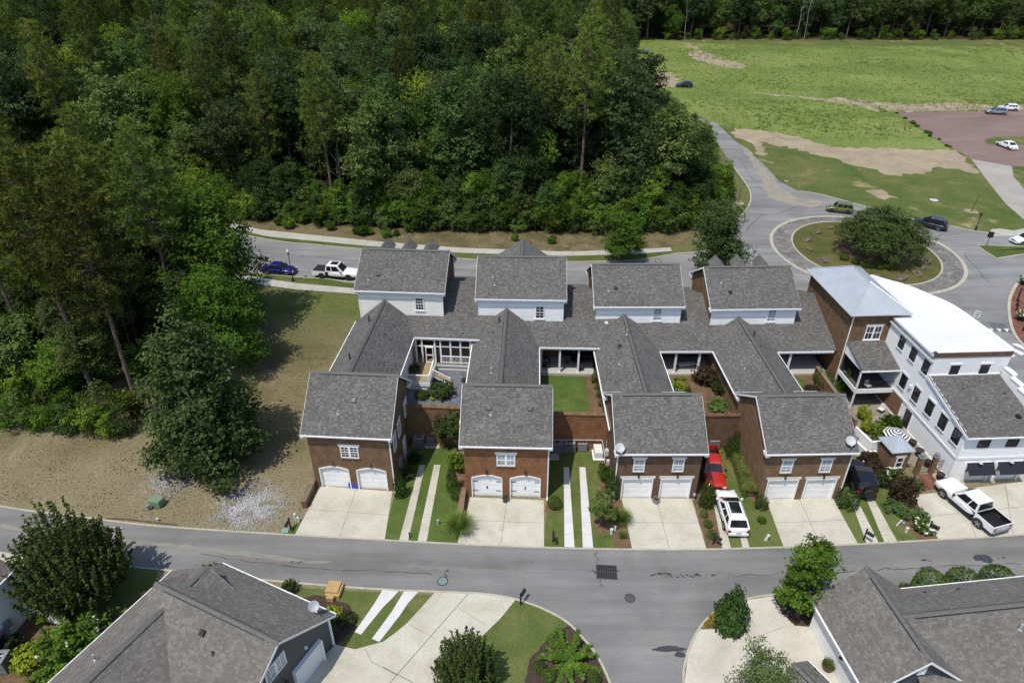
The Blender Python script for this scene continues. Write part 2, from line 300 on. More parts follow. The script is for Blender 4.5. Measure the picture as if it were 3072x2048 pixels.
DARKIN = plain('dark_interior', (0.02,0.019,0.018), 0.9)
# ------------------------------------------------------------------ ground and paving
def rough_ring(pts, step=1.2, amp=0.25, seed=1):
    rnd = random.Random(seed); out = []
    for i in range(len(pts)):
        a = Vector(pts[i]); b = Vector(pts[(i+1) % len(pts)]); L = (b-a).length; k = max(1, int(L/step)); nrm = Vector((-(b-a).y, (b-a).x))
        if L > 0: nrm /= L
        for j in range(k):
            p = a.lerp(b, j/k); p = p + nrm * rnd.uniform(-amp, amp); out.append((p.x, p.y))
    return out
def sheet(name, pts, z, mat, thick=0.0, parent=None, kind='structure', amp=0.0, step=1.2, drape=False, label=None):
    if amp: pts = rough_ring(pts, step, amp, len(pts)*7 + int(abs(pts[0][0])*10))
    bm = bmesh.new(); vs = [bm.verts.new((p[0], p[1], z + (tz(*p) if drape else 0))) for p in pts]
    f = bm.faces.new(vs); f.normal_update()
    if f.normal.z < 0: f.normal_flip()
    if thick:
        r = bmesh.ops.extrude_face_region(bm, geom=[f]); 
        bmesh.ops.translate(bm, verts=[e for e in r['geom'] if isinstance(e, bmesh.types.BMVert)], vec=(0, 0, 0))
        for v in vs: v.co.z -= thick
        bmesh.ops.recalc_face_normals(bm, faces=bm.faces)
    bmesh.ops.triangulate(bm, faces=[f for f in bm.faces if len(f.verts) > 4])
    me = bpy.data.meshes.new(name); bm.to_mesh(me); bm.free(); me.materials.append(mat)
    o = bpy.data.objects.new(name, me); COL.objects.link(o)
    if parent: o.parent = parent
    else: tag(o, label=label, kind=kind)
    return o
def P(lst, z=0.0): return [at(x, y, z) for x, y in lst]
def kerb(name, pts, wd=0.18, z0=0.0, h=0.12, mat=None, closed=False, drape=False):
    """a kerb of rectangular section swept along a polyline"""
    mb = MB(); n = len(pts); rings = []
    for i in range(n):
        a = Vector(pts[(i-1) % n] if (closed or i) else pts[0]); b = Vector(pts[(i+1) % n] if (closed or i < n-1) else pts[-1]); d = (b-a).normalized(); q = Vector((-d.y, d.x))
        p = Vector(pts[i]); z = z0 + (tz(*pts[i]) if drape else 0)
        rings.append([(p.x - q.x*wd/2, p.y - q.y*wd/2, z-0.1), (p.x + q.x*wd/2, p.y + q.y*wd/2, z-0.1), (p.x + q.x*wd/2, p.y + q.y*wd/2, z+h), (p.x - q.x*wd/2, p.y - q.y*wd/2, z+h)])
    if closed: rings.append(rings[0])
    mb.loft(rings, caps=not closed); return tag(mb.build(name, mat or KERB), kind='structure')
def smooth_line(pts, k=6):
    out = []; n = len(pts)
    for i in range(n-1):
        p0 = Vector(pts[max(0, i-1)]); p1 = Vector(pts[i]); p2 = Vector(pts[i+1]); p3 = Vector(pts[min(n-1, i+2)])
        for j in range(k):
            t = j/k; out.append(tuple(0.5*((2*p1) + (p2-p0)*t + (2*p0-5*p1+4*p2-p3)*t*t + (3*p1-p0-3*p2+p3)*t**3)))
    out.append(tuple(pts[-1])); return out
def ellipse(c, a, b, n=64): return [(c[0] + a*math.cos(2*math.pi*i/n), c[1] + b*math.sin(2*math.pi*i/n)) for i in range(n)]
# one sheet to the horizon
xs = [-1500, -900, -500, -300, -200, -140] + list(np.arange(-110, -20, 3.0)) + list(np.arange(-20, 36, 1.0)) + list(np.arange(36, 110, 3.0)) + [130, 200, 300, 500, 900, 1500]
ys = [-200, -60, 0, 15, 25] + list(np.arange(30, 50, 1.0)) + [50, 50.3, 50.5, 50.7, 50.9] + list(np.arange(52, 80, 1.5)) + list(np.arange(80, 130, 5.0)) + [150, 200, 300, 450, 700, 1100, 2000]
gv = [(x, y, tz(x, y) + (0.06*math.sin(x*0.9 + y*0.5)*math.sin(y*0.7) if (x < -19 and 41 < y < 62) else 0)) for y in ys for x in xs]; nx = len(xs)
gf = [(j*nx+i, j*nx+i+1, (j+1)*nx+i+1, (j+1)*nx+i) for j in range(len(ys)-1) for i in range(nx-1)]
gm = MB(); gm.add(gv, gf); ground = tag(gm.build('ground', DRY, smooth=True), kind='structure')
# forest floor, field, verge
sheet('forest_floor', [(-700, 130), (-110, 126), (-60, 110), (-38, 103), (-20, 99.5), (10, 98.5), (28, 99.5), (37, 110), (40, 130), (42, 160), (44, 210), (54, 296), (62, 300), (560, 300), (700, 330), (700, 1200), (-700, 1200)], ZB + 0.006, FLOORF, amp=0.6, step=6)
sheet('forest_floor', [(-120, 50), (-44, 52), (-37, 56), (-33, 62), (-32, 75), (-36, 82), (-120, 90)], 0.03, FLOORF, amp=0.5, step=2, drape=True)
verge = sheet('verge', P([(2021,763),(2150,742),(2200,700),(2209,670),(2251,598),(2168,453)], ZB) + [(38, 150), (40, 200), (44, 250), (52, 298), (300, 300), (300, 60), (60, 60), (40, 76)], ZB + 0.008, VERGE)
fieldp = P([(1925,112),(2060,128),(2400,140),(2800,138),(3300,146),(3300,330),(2686,338),(2770,398),(2860,452),(2606,447),(2494,443),(2427,424),(2330,398),(2204,386),(2140,372),(2060,330),(1940,265),(1900,200)], ZB)
sheet('field', fieldp, ZB + 0.016, FIELD, amp=0.5, step=3)
sheet('dirt_track', P([(2204,384),(2330,396),(2427,422),(2494,441),(2606,445),(2860,450),(2900,478),(2932,522),(2896,515),(2816,500),(2785,520),(2682,528),(2606,505),(2517,482),(2387,448),(2300,428),(2258,432),(2225,418),(2195,397)], ZB), ZB + 0.024, DIRT, amp=0.9, step=1.1)
sheet('dirt_track', P([(2255,277),(2300,281),(2380,287),(2470,296),(2520,292),(2555,300),(2600,312),(2640,334),(2686,336),(2640,338),(2590,322),(2500,307),(2390,293),(2300,286)], ZB), ZB + 0.024, DIRT, amp=0.9, step=1.1)
sheet('dirt_track', P([(2560,296),(2700,312),(2860,308),(2960,316),(3100,312),(3100,330),(2900,332),(2690,336),(2620,322)], ZB), ZB + 0.022, DIRT, amp=0.9, step=1.1)
sheet('bare_earth', P([(2068,155),(2105,153),(2140,165),(2190,184),(2240,196),(2236,206),(2180,203),(2120,190),(2078,178)], ZB), ZB + 0.024, DIRT, amp=0.9, step=1.1)
sheet('dirt_track', P([(1960,220),(2010,218),(2040,240),(2020,262),(1975,262)], ZB), ZB + 0.024, DIRT, amp=0.9, step=1.1)
sheet('dirt_track', P([(2062,128),(2078,136),(2105,150),(2090,152),(2060,140)], ZB), ZB + 0.025, DIRT, amp=0.9, step=1.1)
sheet('gravel_lot', P([(2686,337),(3300,330),(3300,610),(3072,500),(3035,500),(2914,478),(2869,451),(2780,400)], ZB), ZB + 0.03, REDLOT, amp=0.25, step=2)
sheet('lot_island', P([(2950,422),(2985,412),(3300,405),(3300,436),(3000,436),(2958,432)], ZB), ZB + 0.05, VERGE, amp=0.3, step=2)
sheet('access_road', P([(2914,478),(3036,500),(3040,530),(3072,567),(3200,660),(3200,720),(3072,660),(3017,612),(2963,545)], ZB), ZB + 0.04, ground_mat('access_concrete', [(0.3,(0.30,0.275,0.25)),(0.7,(0.39,0.36,0.325))], 0.2, 3.0, 0.15))
for pp in ([(2590,572),(2640,570),(2690,592),(2650,600)], [(2250,420),(2285,430),(2300,470),(2270,462)]):
    sheet('bare_earth', P(pp, ZB), ZB + 0.02, DIRT, amp=0.6, step=1.0)
# back street, roundabout
near_k = P([(400,770),(640,805),(873,831),(979,838),(1062,849),(1230,855),(1425,858),(1600,861),(1720,866)], ZB)
far_k = P([(300,620),(540,668),(813,721),(946,735),(1080,748),(1420,780),(1640,786),(1800,785),(1926,779),(2021,763)], ZB)
near_k = [(-110, near_k[0][1] + 34)] + near_k; far_k = [(-118, far_k[0][1] + 22)] + far_k
nk = smooth_line(near_k); fk = smooth_line(far_k)
sheet('street', nk + [(14, 80.2), (14, 90)] + list(reversed(fk[:-6])), ZB + 0.014, ASPH2)
kl = P([(2021,763),(2090,757),(2150,742),(2185,715),(2209,670),(2244,622),(2252,598),(2245,565),(2202,504),(2168,453),(2130,400),(2080,350)], ZB)
kr = P([(2150,370),(2204,422),(2244,451),(2298,500),(2338,545),(2396,574),(2463,585),(2579,616),(2731,656),(2829,674),(2923,694),(2968,700),(3000,704)], ZB)
rb = [(12, 80), (33, 77), (37, 74), (46, 62), (52, 50), (54, 40), (100, 40), (100, 110)] + list(reversed(kr)) + list(reversed(kl)) + [(14, 91)]
sheet('roundabout_road', rb, ZB + 0.02, ASPH2)
sheet('sandy_drift', P([(2220,432),(2250,455),(2300,515),(2345,565),(2380,590),(2470,605),(2440,622),(2340,606),(2300,590),(2285,550),(2262,500)], ZB), ZB + 0.026, ground_mat('road_sand', [(0.3,(0.225,0.213,0.195)),(0.55,(0.31,0.272,0.215)),(0.8,(0.25,0.235,0.215))], 0.3, 3.0, 0.2), amp=0.4, step=1.5)
kerb('kerb', smooth_line(kl[:9]), 0.22, ZB, 0.13); kerb('kerb', smooth_line(kr[5:]), 0.22, ZB, 0.13)
kerb('kerb', nk, 0.2, ZB, 0.12); kerb('kerb', fk, 0.2, ZB, 0.12)
RC = (51.0, 91.2)
kerb('kerb', ellipse(RC, 12.7, 13.6), 0.5, ZB + 0.02, 0.10, closed=True)
sheet('truck_apron', ellipse(RC, 12.5, 13.4), ZB + 0.09, COBBLE)
kerb('kerb', ellipse(RC, 9.7, 11.1), 0.25, ZB + 0.09, 0.12, closed=True)
sheet('island_lawn', ellipse(RC, 9.6, 11.0), ZB + 0.16, ground_mat('island_grass', [(0.3,(0.055,0.075,0.018)),(0.5,(0.105,0.105,0.032)),(0.75,(0.165,0.135,0.055))], 0.3, 8.0, 0.4))
sheet('mulch_bed', P([(2500,700),(2540,680),(2690,680),(2735,720),(2745,770),(2720,795),(2670,806),(2600,806),(2550,788),(2510,745)], ZB), ZB + 0.17, STRAW, amp=0.3)
# sidewalks: slabs with open joints
def slab_walk(name, line_a, line_b, z, mat, step=1.6, thick=0.06, gap=0.02):
    e = empty(name, (0, 0, 0), kind='structure')
    def resample(l):
        d = [0]
        for i in range(1, len(l)): d.append(d[-1] + (Vector(l[i]) - Vector(l[i-1])).length)
        return d
    da, db = resample(line_a), resample(line_b); n = max(1, int(da[-1]/step))
    def pos(l, d, t):
        s = t*d[-1]
        for i in range(1, len(l)):
            if s <= d[i] + 1e-9:
                k = (s-d[i-1])/max(1e-9, d[i]-d[i-1]); return Vector(l[i-1]).lerp(Vector(l[i]), k)
        return Vector(l[-1])
    mb = MB(); mb.cur = 0
    for i in range(n):
        g = gap/da[-1]*0.5; t0 = i/n + g; t1 = (i+1)/n - g
        q = [pos(line_a, da, t0), pos(line_a, da, t1), pos(line_b, db, t1), pos(line_b, db, t0)]
        cz = z(q[0].x, q[0].y) if callable(z) else z
        cx = sum(p.x for p in q)/4; cy_ = sum(p.y for p in q)/4
        m = MB(); m.prism([(p.x-cx, p.y-cy_, cz-thick) for p in q], (0, 0, thick)); o = m.build('slab', mat, e); o.location = (cx, cy_, 0)
    return e
slab_walk('sidewalk', P([(560,640),(783,691),(1120,725),(1371,745),(1700,757),(1920,749),(2012,745)], ZB), P([(540,648),(800,711),(1083,738),(1371,760),(1700,770),(1920,763),(2015,755)], ZB), ZB + 0.13, WALK, 1.8)
slab_walk('sidewalk', P([(640,815),(886,851),(1062,867),(1110,872)], ZB), P([(620,832),(883,870),(1072,884),(1110,889)], ZB), ZB + 0.13, WALK, 2.4)
VSTRIP = ground_mat('strip_grass', [(0.3,(0.05,0.085,0.018)),(0.55,(0.095,0.12,0.03)),(0.8,(0.17,0.15,0.06))], 0.4, 8.0, 0.4)
sheet('grass_strip', P([(300,600),(540,650),(800,712),(1083,739),(1371,761),(1700,771),(1920,764),(2010,757),(2020,763),(1926,778),(1800,784),(1640,785),(1420,779),(1080,747),(946,734),(813,720),(540,667),(300,619)], ZB), ZB + 0.11, VSTRIP)
sheet('grass_strip', P([(640,806),(873,832),(979,839),(1062,850),(1230,856),(1425,859),(1720,867),(1720,880),(1425,872),(1062,866),(886,850),(640,814)], ZB), ZB + 0.11, VSTRIP)
sheet('straw_bank', P([(480,610),(640,660),(783,690),(1120,724),(1371,744),(1700,756),(1920,748),(2045,735),(2150,700),(1900,690),(1600,690),(1300,690),(1000,672),(700,640),(480,590)], ZB), ZB + 0.012, BANK, amp=0.4, step=2)
sheet('yard_green', P([(700,880),(883,872),(1072,886),(1080,960),(1000,940),(900,945),(760,930)], ZB), 0.02, VERGE, amp=0.6, step=1.5, drape=True)
# splitter island, plaza on the right, crosswalk
spl = P([(2930,737),(2953,755),(2990,777),(3072,764),(3250,735),(3250,742),(3072,740)], ZB)
kerb('kerb', spl, 0.25, ZB, 0.13, closed=True); sheet('splitter_lawn', spl, ZB + 0.11, VSTRIP)
plz = smooth_line(P([(3110,835),(3060,845),(3035,880),(3026,920),(3032,975),(3050,1015),(3085,1050),(3140,1100)], ZB))
kerb('kerb', plz, 0.35, ZB, 0.13, mat=KERB)
sheet('plaza', plz + [(100, 58), (100, 95), (76, 92)], ZB + 0.12, PAVER)
MARK = plain('road_paint', (0.6,0.6,0.58), 0.8, var=0.25, scale=2.5)
cwd = [at(2880 + 7*0, 1060, ZB)]
cw = empty('crosswalk', (0, 0, 0), kind='structure')
for i, q in enumerate([[(2950,1075),(2961,1066),(3013,1092),(3003,1100)],[(2972,1062),(2984,1058),(3040,1086),(3028,1090)],[(2998,1055),(3011,1052),(3070,1080),(3056,1084)],[(3026,1050),(3040,1047),(3100,1072),(3086,1077)]]):
    sheet('stripe', P([(x+8, y-18) for x, y in q], ZB), ZB + 0.03, MARK, parent=cw)
ym = empty('yield_marking', (0, 0, 0), kind='structure')
for x in (2972, 2996, 3018): sheet('triangle', P([(x-8,985),(x+8,987),(x+4,997)], ZB), ZB + 0.032, MARK, parent=ym)
sheet('asphalt_patch', P([(2962,966),(3010,971),(3038,1000),(2985,994)], ZB), ZB + 0.026, plain('asphalt_patch', (0.11,0.11,0.115), 0.9, var=0.15))
sheet('slip_path', P([(2968,698),(2975,688),(3000,686),(3040,692),(3072,686),(3200,668),(3200,705),(3060,708),(2985,708)], ZB), ZB + 0.03, WALK)
# ---------------- alley and its branch
kf = P([(0,1520),(210,1548),(420,1575),(640,1592),(850,1605),(1150,1622),(1400,1635),(1650,1645),(1900,1650),(2100,1650),(2300,1645),(2570,1635),(2814,1621),(3072,1605)])
kf = [(-75, 50.5), (-58, 45.2)] + kf + [(52, 40.2), (75, 44)]
kn1 = P([(0,1657),(300,1690),(850,1745),(1150,1768),(1380,1777),(1470,1783),(1550,1798),(1630,1826),(1700,1865),(1750,1915),(1790,1965),(1830,2048)])
kn1 = [(-75, 46.5), (-56, 40.6)] + kn1 + [(7.2, 22), (7.6, -5)]
kn2 = [(11.2, -5), (11.0, 22)] + P([(2051,2048),(2060,1971),(2076,1923),(2097,1886),(2120,1857),(2160,1826),(2230,1799),(2330,1783),(2600,1768),(2800,1757),(3072,1738)]) + [(52, 35.2), (75, 39)]
kfs, kn1s, kn2s = smooth_line(kf, 4), smooth_line(kn1, 5), smooth_line(kn2, 5)
sheet('alley', kn1s + kn2s + list(reversed(kfs)), 0.012, ASPH)
kerb('kerb', [(p[0], p[1] + 0.07) for p in kfs], 0.16, 0.0, 0.055); kerb('kerb', kn1s, 0.16, 0.0, 0.055); kerb('kerb', kn2s, 0.16, 0.0, 0.055)
SANDY = ground_mat('sand_streak', [(0.3,(0.20,0.195,0.185)),(0.55,(0.26,0.245,0.20)),(0.75,(0.30,0.27,0.205))], 0.7, 6.0, 0.15)
sheet('sand_streak', P([(0,1572),(90,1584),(240,1606),(420,1622),(560,1634),(700,1650),(860,1672),(1000,1684),(960,1690),(800,1676),(640,1655),(440,1636),(250,1618),(90,1594),(0,1584)]), 0.018, SANDY, amp=0.12, step=0.7)
sheet('sand_streak', P([(1180,1692),(1400,1706),(1650,1716),(1840,1718),(1900,1722),(1760,1728),(1500,1716),(1250,1704)]), 0.0175, ground_mat('dusty_streak', [(0.3,(0.185,0.185,0.185)),(0.7,(0.215,0.21,0.20))], 0.7, 6.0, 0.12), amp=0.12, step=0.7)
CRACK = plain('tar_crack', (0.03,0.03,0.03), 0.9, var=0.4, scale=9)
rnd = random.Random(5)
def crack(pts, wdt, z=0.024, seg=0.13, name='crack_seal', keep=1.0):
    mb = MB(); l = P(pts)
    for i in range(len(l)-1):
        a = Vector(l[i]); b = Vector(l[i+1]); k = max(1, int((b-a).length/seg))
        for j in range(k):
            if rnd.random() > keep: continue
            p = a.lerp(b, j/k) + Vector((rnd.gauss(0,.08), rnd.gauss(0,.10))); r = wdt*.6*rnd.uniform(.25,1.5); n = rnd.randint(5,7); t0 = rnd.random()
            mb.poly([(p.x + r*(1.6+rnd.random())*math.cos(t0+2*math.pi*q/n), p.y + r*rnd.uniform(.5,1)*math.sin(t0+2*math.pi*q/n), z + 0.0004*len(mb.f) % 0.004) for q in range(n)])
    return tag(mb.build(name, CRACK, recalc=False), kind='structure')
crack([(1955,1719),(2000,1724),(2050,1726),(2110,1725),(2148,1727)], 0.11, keep=.8); crack([(1770,1714),(1800,1716),(1815,1718)], 0.12); crack([(1850,1712),(1862,1714)], 0.12)
crack([(862,1686),(915,1688)], .07, keep=.7); crack([(765,1678),(815,1680)], .05, keep=.4); crack([(2780,1684),(2805,1688)], .16); crack([(2760,1704),(2640,1706)], .05, keep=.3); crack([(2990,1674),(3022,1670)], .07)
def wet(px, py, rx, ry, name='damp_patch', seed=0):
    c = at(px, py); r_ = random.Random(seed); pts = [(c[0] + rx*(1+r_.uniform(-.35,.35))*math.cos(t), c[1] + ry*(1+r_.uniform(-.35,.35))*math.sin(t)) for t in np.linspace(0, 2*math.pi, 18, endpoint=False)]
    sheet(name, pts, 0.021, plain('damp_asphalt', (0.045,0.045,0.05), 0.6, var=0.3, scale=4), kind='structure')
wet(2950, 1674, .75, .38, seed=3); wet(2785, 1706, .55, .28, seed=4); wet(2011, 1946, 1.1, .22, seed=6); wet(2040,1962,.45,.2, seed=8)
def seam_line(pts, z, wd=0.05, name='pavement_crack', zz=0.0):
    r_ = random.Random(int(pts[0][0])); l = smooth_line(P(pts, zz), 8); l = [(x + r_.gauss(0,.06), y + r_.gauss(0,.08)) for x, y in l]; mb = MB()
    for i in range(len(l)-1):
        a = Vector(l[i]); b = Vector(l[i+1]); d = (b-a)
        if d.length < 1e-4: continue
        d.normalize(); w0 = wd*r_.uniform(.3,1.2)/2; q = Vector((-d.y, d.x))*w0; mb.poly([(a.x-q.x,a.y-q.y,z),(b.x-q.x,b.y-q.y,z),(b.x+q.x,b.y+q.y,z),(a.x+q.x,a.y+q.y,z)])
    return tag(mb.build(name, CRACK, recalc=False), kind='structure')
for l in ([(700,748),(850,763),(1000,775),(1200,795),(1430,812)], [(2290,640),(2230,700),(2180,760)], [(2890,760),(2925,800),(2960,840),(2990,850)], [(2880,700),(2800,712),(2900,735)], [(2215,470),(2260,540),(2300,580)], [(2330,640),(2450,610),(2560,640)]): seam_line(l, ZB+.029, .09, zz=ZB)
for l in ([(1340,1732),(1338,1718),(1345,1706)], [(1795,1690),(1788,1672),(1790,1655)], [(1802,1735),(1803,1760)], [(2190,1726),(2400,1722),(2600,1712)], [(600,1660),(800,1690),(1000,1706),(1300,1722)], [(2600,1712),(2800,1700),(3060,1690)]): seam_line(l, .0245, .05)
# ---------------- yards of the row
sheet('lawn', P([(1150,1620),(1165,1560),(1184,1478),(1240,1330),(1380,1330),(1394,1480),(1380,1560),(1405,1633),(1270,1627)]), 0.014, LAWN2)
sheet('lawn', P([(1632,1643),(1641,1500),(1650,1340),(1850,1350),(1862,1494),(1890,1580),(1905,1649)]), 0.014, LAWN)
sheet('lawn', P([(2120,1648),(2092,1494),(2095,1340),(2240,1330),(2297,1496),(2330,1590),(2352,1644),(2240,1646)]), 0.014, LAWN)
sheet('lawn', P([(2574,1633),(2535,1560),(2500,1494),(2540,1350),(2600,1250),(2660,1340),(2700,1420),(2740,1480),(2814,1618),(2700,1627)]), 0.014, LAWN)
def beds(name, pts, mat=STRAW, z=0.02): return sheet(name, P(pts), z, mat, amp=0.08, step=0.5)
beds('mulch_bed', [(1641,1500),(1676,1498),(1680,1532),(1636,1536)]); beds('mulch_bed', [(1806,1360),(1850,1352),(1862,1494),(1880,1540),(1905,1649),(1840,1648),(1838,1604),(1795,1602),(1780,1560),(1810,1530),(1800,1440)])
beds('mulch_bed', [(2078,1500),(2110,1420),(2128,1480),(2140,1540),(2168,1600),(2172,1648),(2125,1649),(2098,1570)]); beds('mulch_bed', [(2170,1360),(2240,1350),(2297,1496),(2300,1520),(2268,1520),(2235,1470)])
beds('mulch_bed', [(2640,1300),(2690,1420),(2745,1480),(2760,1530),(2812,1616),(2760,1625),(2715,1570),(2690,1500),(2650,1430),(2600,1330)]); beds('mulch_bed', [(1372,1330),(1394,1400),(1398,1500),(1380,1520),(1350,1420)])
beds('gravel_bed', [(1757,1318),(1815,1308),(1818,1360),(1780,1345),(1755,1345)], PEA); beds('mulch_bed', [(1640,1306),(1757,1306),(1757,1318),(1640,1320)])
sheet('concrete_pad', P([(1652,1359),(1676,1359),(1677,1380),(1650,1380)]), 0.06, WALK, thick=0.05)
sheet('concrete_pad', P([(1660,1330),(1755,1322),(1757,1346),(1662,1352)]), 0.05, CONC, thick=0.04); sheet('concrete_pad', P([(1240,1315),(1320,1320),(1318,1345),(1236,1342)]), 0.05, CONC, thick=0.04)
GR = [(655,1470),(720,1448),(790,1456),(850,1478),(840,1540),(810,1590),(740,1600),(690,1575),(665,1530)]
sheet('weedy_verge', P([(855,1604),(870,1580),(900,1560),(925,1570),(905,1606)]), 0.03, LAWN, amp=.1, step=.5)
def slabs(name, quad, nu, nv, mat, z=0.035, th=0.05, gap=0.03):
    """driveway of nu x nv separate slabs with open joints; quad = near-left, near-right, far-right, far-left"""
    a, b, c, d = [Vector(p) for p in quad]; e = empty(name, (0, 0, 0), kind='structure')
    for i in range(nu):
        for j in range(nv):
            L = (b-a).length; Hh = (d-a).length; g = gap/L*.5; h = gap/Hh*.5
            q = []
            for (s, t) in ((i/nu+g, j/nv+h), ((i+1)/nu-g, j/nv+h), ((i+1)/nu-g, (j+1)/nv-h), (i/nu+g, (j+1)/nv-h)):
                q.append(a.lerp(b, s).lerp(d.lerp(c, s), t))
            cx = sum(p.x for p in q)/4; cy_ = sum(p.y for p in q)/4
            m = MB(); m.prism([(p.x-cx, p.y-cy_, z-th) for p in q], (0, 0, th)); o = m.build('slab', mat, e); o.location = (cx, cy_, 0)
    m = MB(); m.poly([(p.x, p.y, z-0.02) for p in (a, b, c, d)]); m.build('joint_bed', plain('joint_dirt', (0.10,0.095,0.08), .95), e)
    return e
slabs('driveway', P([(884,1604),(1154,1622),(1178,1474),(962,1457)]), 2, 2, CONC); slabs('driveway', P([(1371,1633),(1633,1643),(1632,1500),(1411,1491)]), 2, 2, CONC)
slabs('driveway', P([(1896,1648),(2120,1648),(2075,1495),(1864,1493)]), 2, 2, CONC); slabs('driveway', P([(2352,1645),(2576,1634),(2497,1492),(2297,1497)]), 2, 2, CONC)
slabs('driveway', P([(2815,1618),(3150,1597),(3150,1434),(2737,1486)]), 3, 2, CONC)
for L, M in ((([(1197,1621),(1225,1622)], [(1258,1394),(1276,1394)]), CONC), (([(1252,1624),(1280,1625)], [(1302,1394),(1322,1394)]), CONC),
             (([(1693,1640),(1724,1642)], [(1691,1401),(1707,1401)]), CONC2), (([(1748,1642),(1780,1643)], [(1738,1401),(1756,1401)]), CONC2),
             (([(2167,1648),(2195,1648)], [(2135,1482),(2148,1482)]), CONC), (([(2228,1647),(2250,1647)], [(2193,1482),(2206,1482)]), CONC),
             (([(2600,1632),(2638,1631)], [(2545,1480),(2562,1480)]), CONC), (([(2654,1629),(2694,1628)], [(2590,1476),(2610,1476)]), CONC)):
    q = P(L[0] + list(reversed(L[1]))); slabs('wheel_strip', q, 1, 7, M, gap=0.02)
# ---------------- near side of the alley
sheet('lawn', kn1s[40:-6] + [(4, 20), (-6, 20)] + P([(1063,1948),(1006,1933),(980,1880),(930,1830),(860,1760)]), 0.008, LAWN)
DR = P([(1305,1776),(1390,1779),(1470,1784),(1549,1796),(1500,1856),(1440,1914),(1395,1975),(1360,2060),(1330,2150),(1090,2150),(890,2048),(1006,1933),(1065,1947),(1150,1924),(1190,1895),(1221,1869),(1262,1824)])
sheet('driveway', DR, 0.035, CONC, thick=0.03)
jt = MB(); JM = plain('joint_dark', (0.09,0.085,0.075), .95)
def joint(l, wd=0.03, z=0.0365):
    l = P(l)
    for i in range(len(l)-1):
        a = Vector(l[i]); b = Vector(l[i+1]); d = (b-a).normalized(); q = Vector((-d.y, d.x))*wd/2
        jt.poly([(a.x-q.x, a.y-q.y, z), (b.x-q.x, b.y-q.y, z), (b.x+q.x, b.y+q.y, z), (a.x+q.x, a.y+q.y, z)])
joint([(1406,1779),(1170,2048)], .045); joint([(1150,2000),(1240,2048)], .04); joint([(1095,1945),(1115,1985),(1190,2024)], .03); joint([(1372,1820),(1462,1878)], .02); joint([(1224,1871),(1310,1918)], .02)
tag(jt.build('driveway_joint', JM), kind='structure')
for a in ([(1149,1768),(1199,1769),(1176,1795),(1150,1820),(1083,1903),(1064,1895),(1120,1815)], [(1214,1771),(1257,1773),(1224,1809),(1200,1845),(1138,1925),(1116,1915),(1175,1835)]):
    sheet('wheel_strip', P(a), 0.04, CONC2, thick=0.03)
sheet('mulch_bed', P([(1570,2100),(1578,2020),(1590,1975),(1635,1925),(1672,1886),(1708,1874),(1752,1920),(1790,1970),(1828,2050),(1832,2100)]), 0.022, MULCH, amp=.08, step=.4)
sheet('mulch_bed', P([(905,1790),(960,1785),(1050,1815),(1075,1860),(1062,1890),(1010,1935),(985,1880),(940,1820)]), 0.022, MULCH, amp=.08, step=.4)
rp = P([(2230,1801),(2330,1786),(2400,1783),(2440,1795),(2470,1900),(2560,2040),(2600,2150),(2040,2150),(2054,2048),(2063,1971),(2079,1923),(2099,1888),(2150,1886),(2225,1880),(2232,1862)])
sheet('driveway', rp, 0.035, CONC3, thick=0.03)
jt = MB(); joint([(2228,1868),(2285,1985)], .04); joint([(2258,1916),(2350,1880)], .02); tag(jt.build('driveway_joint', JM), kind='structure')
sheet('mulch_bed', P([(2099,1886),(2122,1858),(2160,1828),(2226,1803),(2230,1870),(2222,1884),(2160,1887)]), 0.045, STRAW, amp=.05, step=.4)
sheet('mulch_bed', P([(2322,1788),(2352,1787),(2445,1800),(2440,1878),(2385,1877),(2345,1840)]), 0.05, MULCH, amp=.05, step=.4)
sheet('lawn', kn2s[45:] + [(75, 20), (16, 20), (19, 31)], 0.006, LAWN)
# far-left drive, bed under the shrubs
sheet('driveway', P([(-60,1650),(0,1656),(80,1665),(150,1680),(160,1790),(74,1789),(-60,1780)]), 0.035, CONC, thick=0.03)
sheet('lawn', P([(-300,1700),(150,1680),(300,1690),(470,1710),(470,1800),(300,2150),(-300,2150)]), 0.006, LAWN); sheet('mulch_bed', P([(-60,1800),(110,1795),(200,1850),(170,1950),(160,2000),(100,2150),(-60,2150)]), 0.014, STRAW, amp=.1, step=.4)
sheet('gravel_bed', P([(2828,1440),(3055,1430),(3060,1443),(2820,1458)]), 0.03, PEA, amp=.03, step=.5); sheet('brick_walk', P([(2755,1424),(2793,1421),(2823,1459),(2766,1474)]), 0.034, PAVER, thick=.03)
sheet('gravel_bed', P([(2730,1300),(2790,1390),(2838,1440),(2822,1458),(2793,1421),(2752,1420),(2735,1390),(2700,1330)]), 0.03, PEA, amp=.03, step=.5)
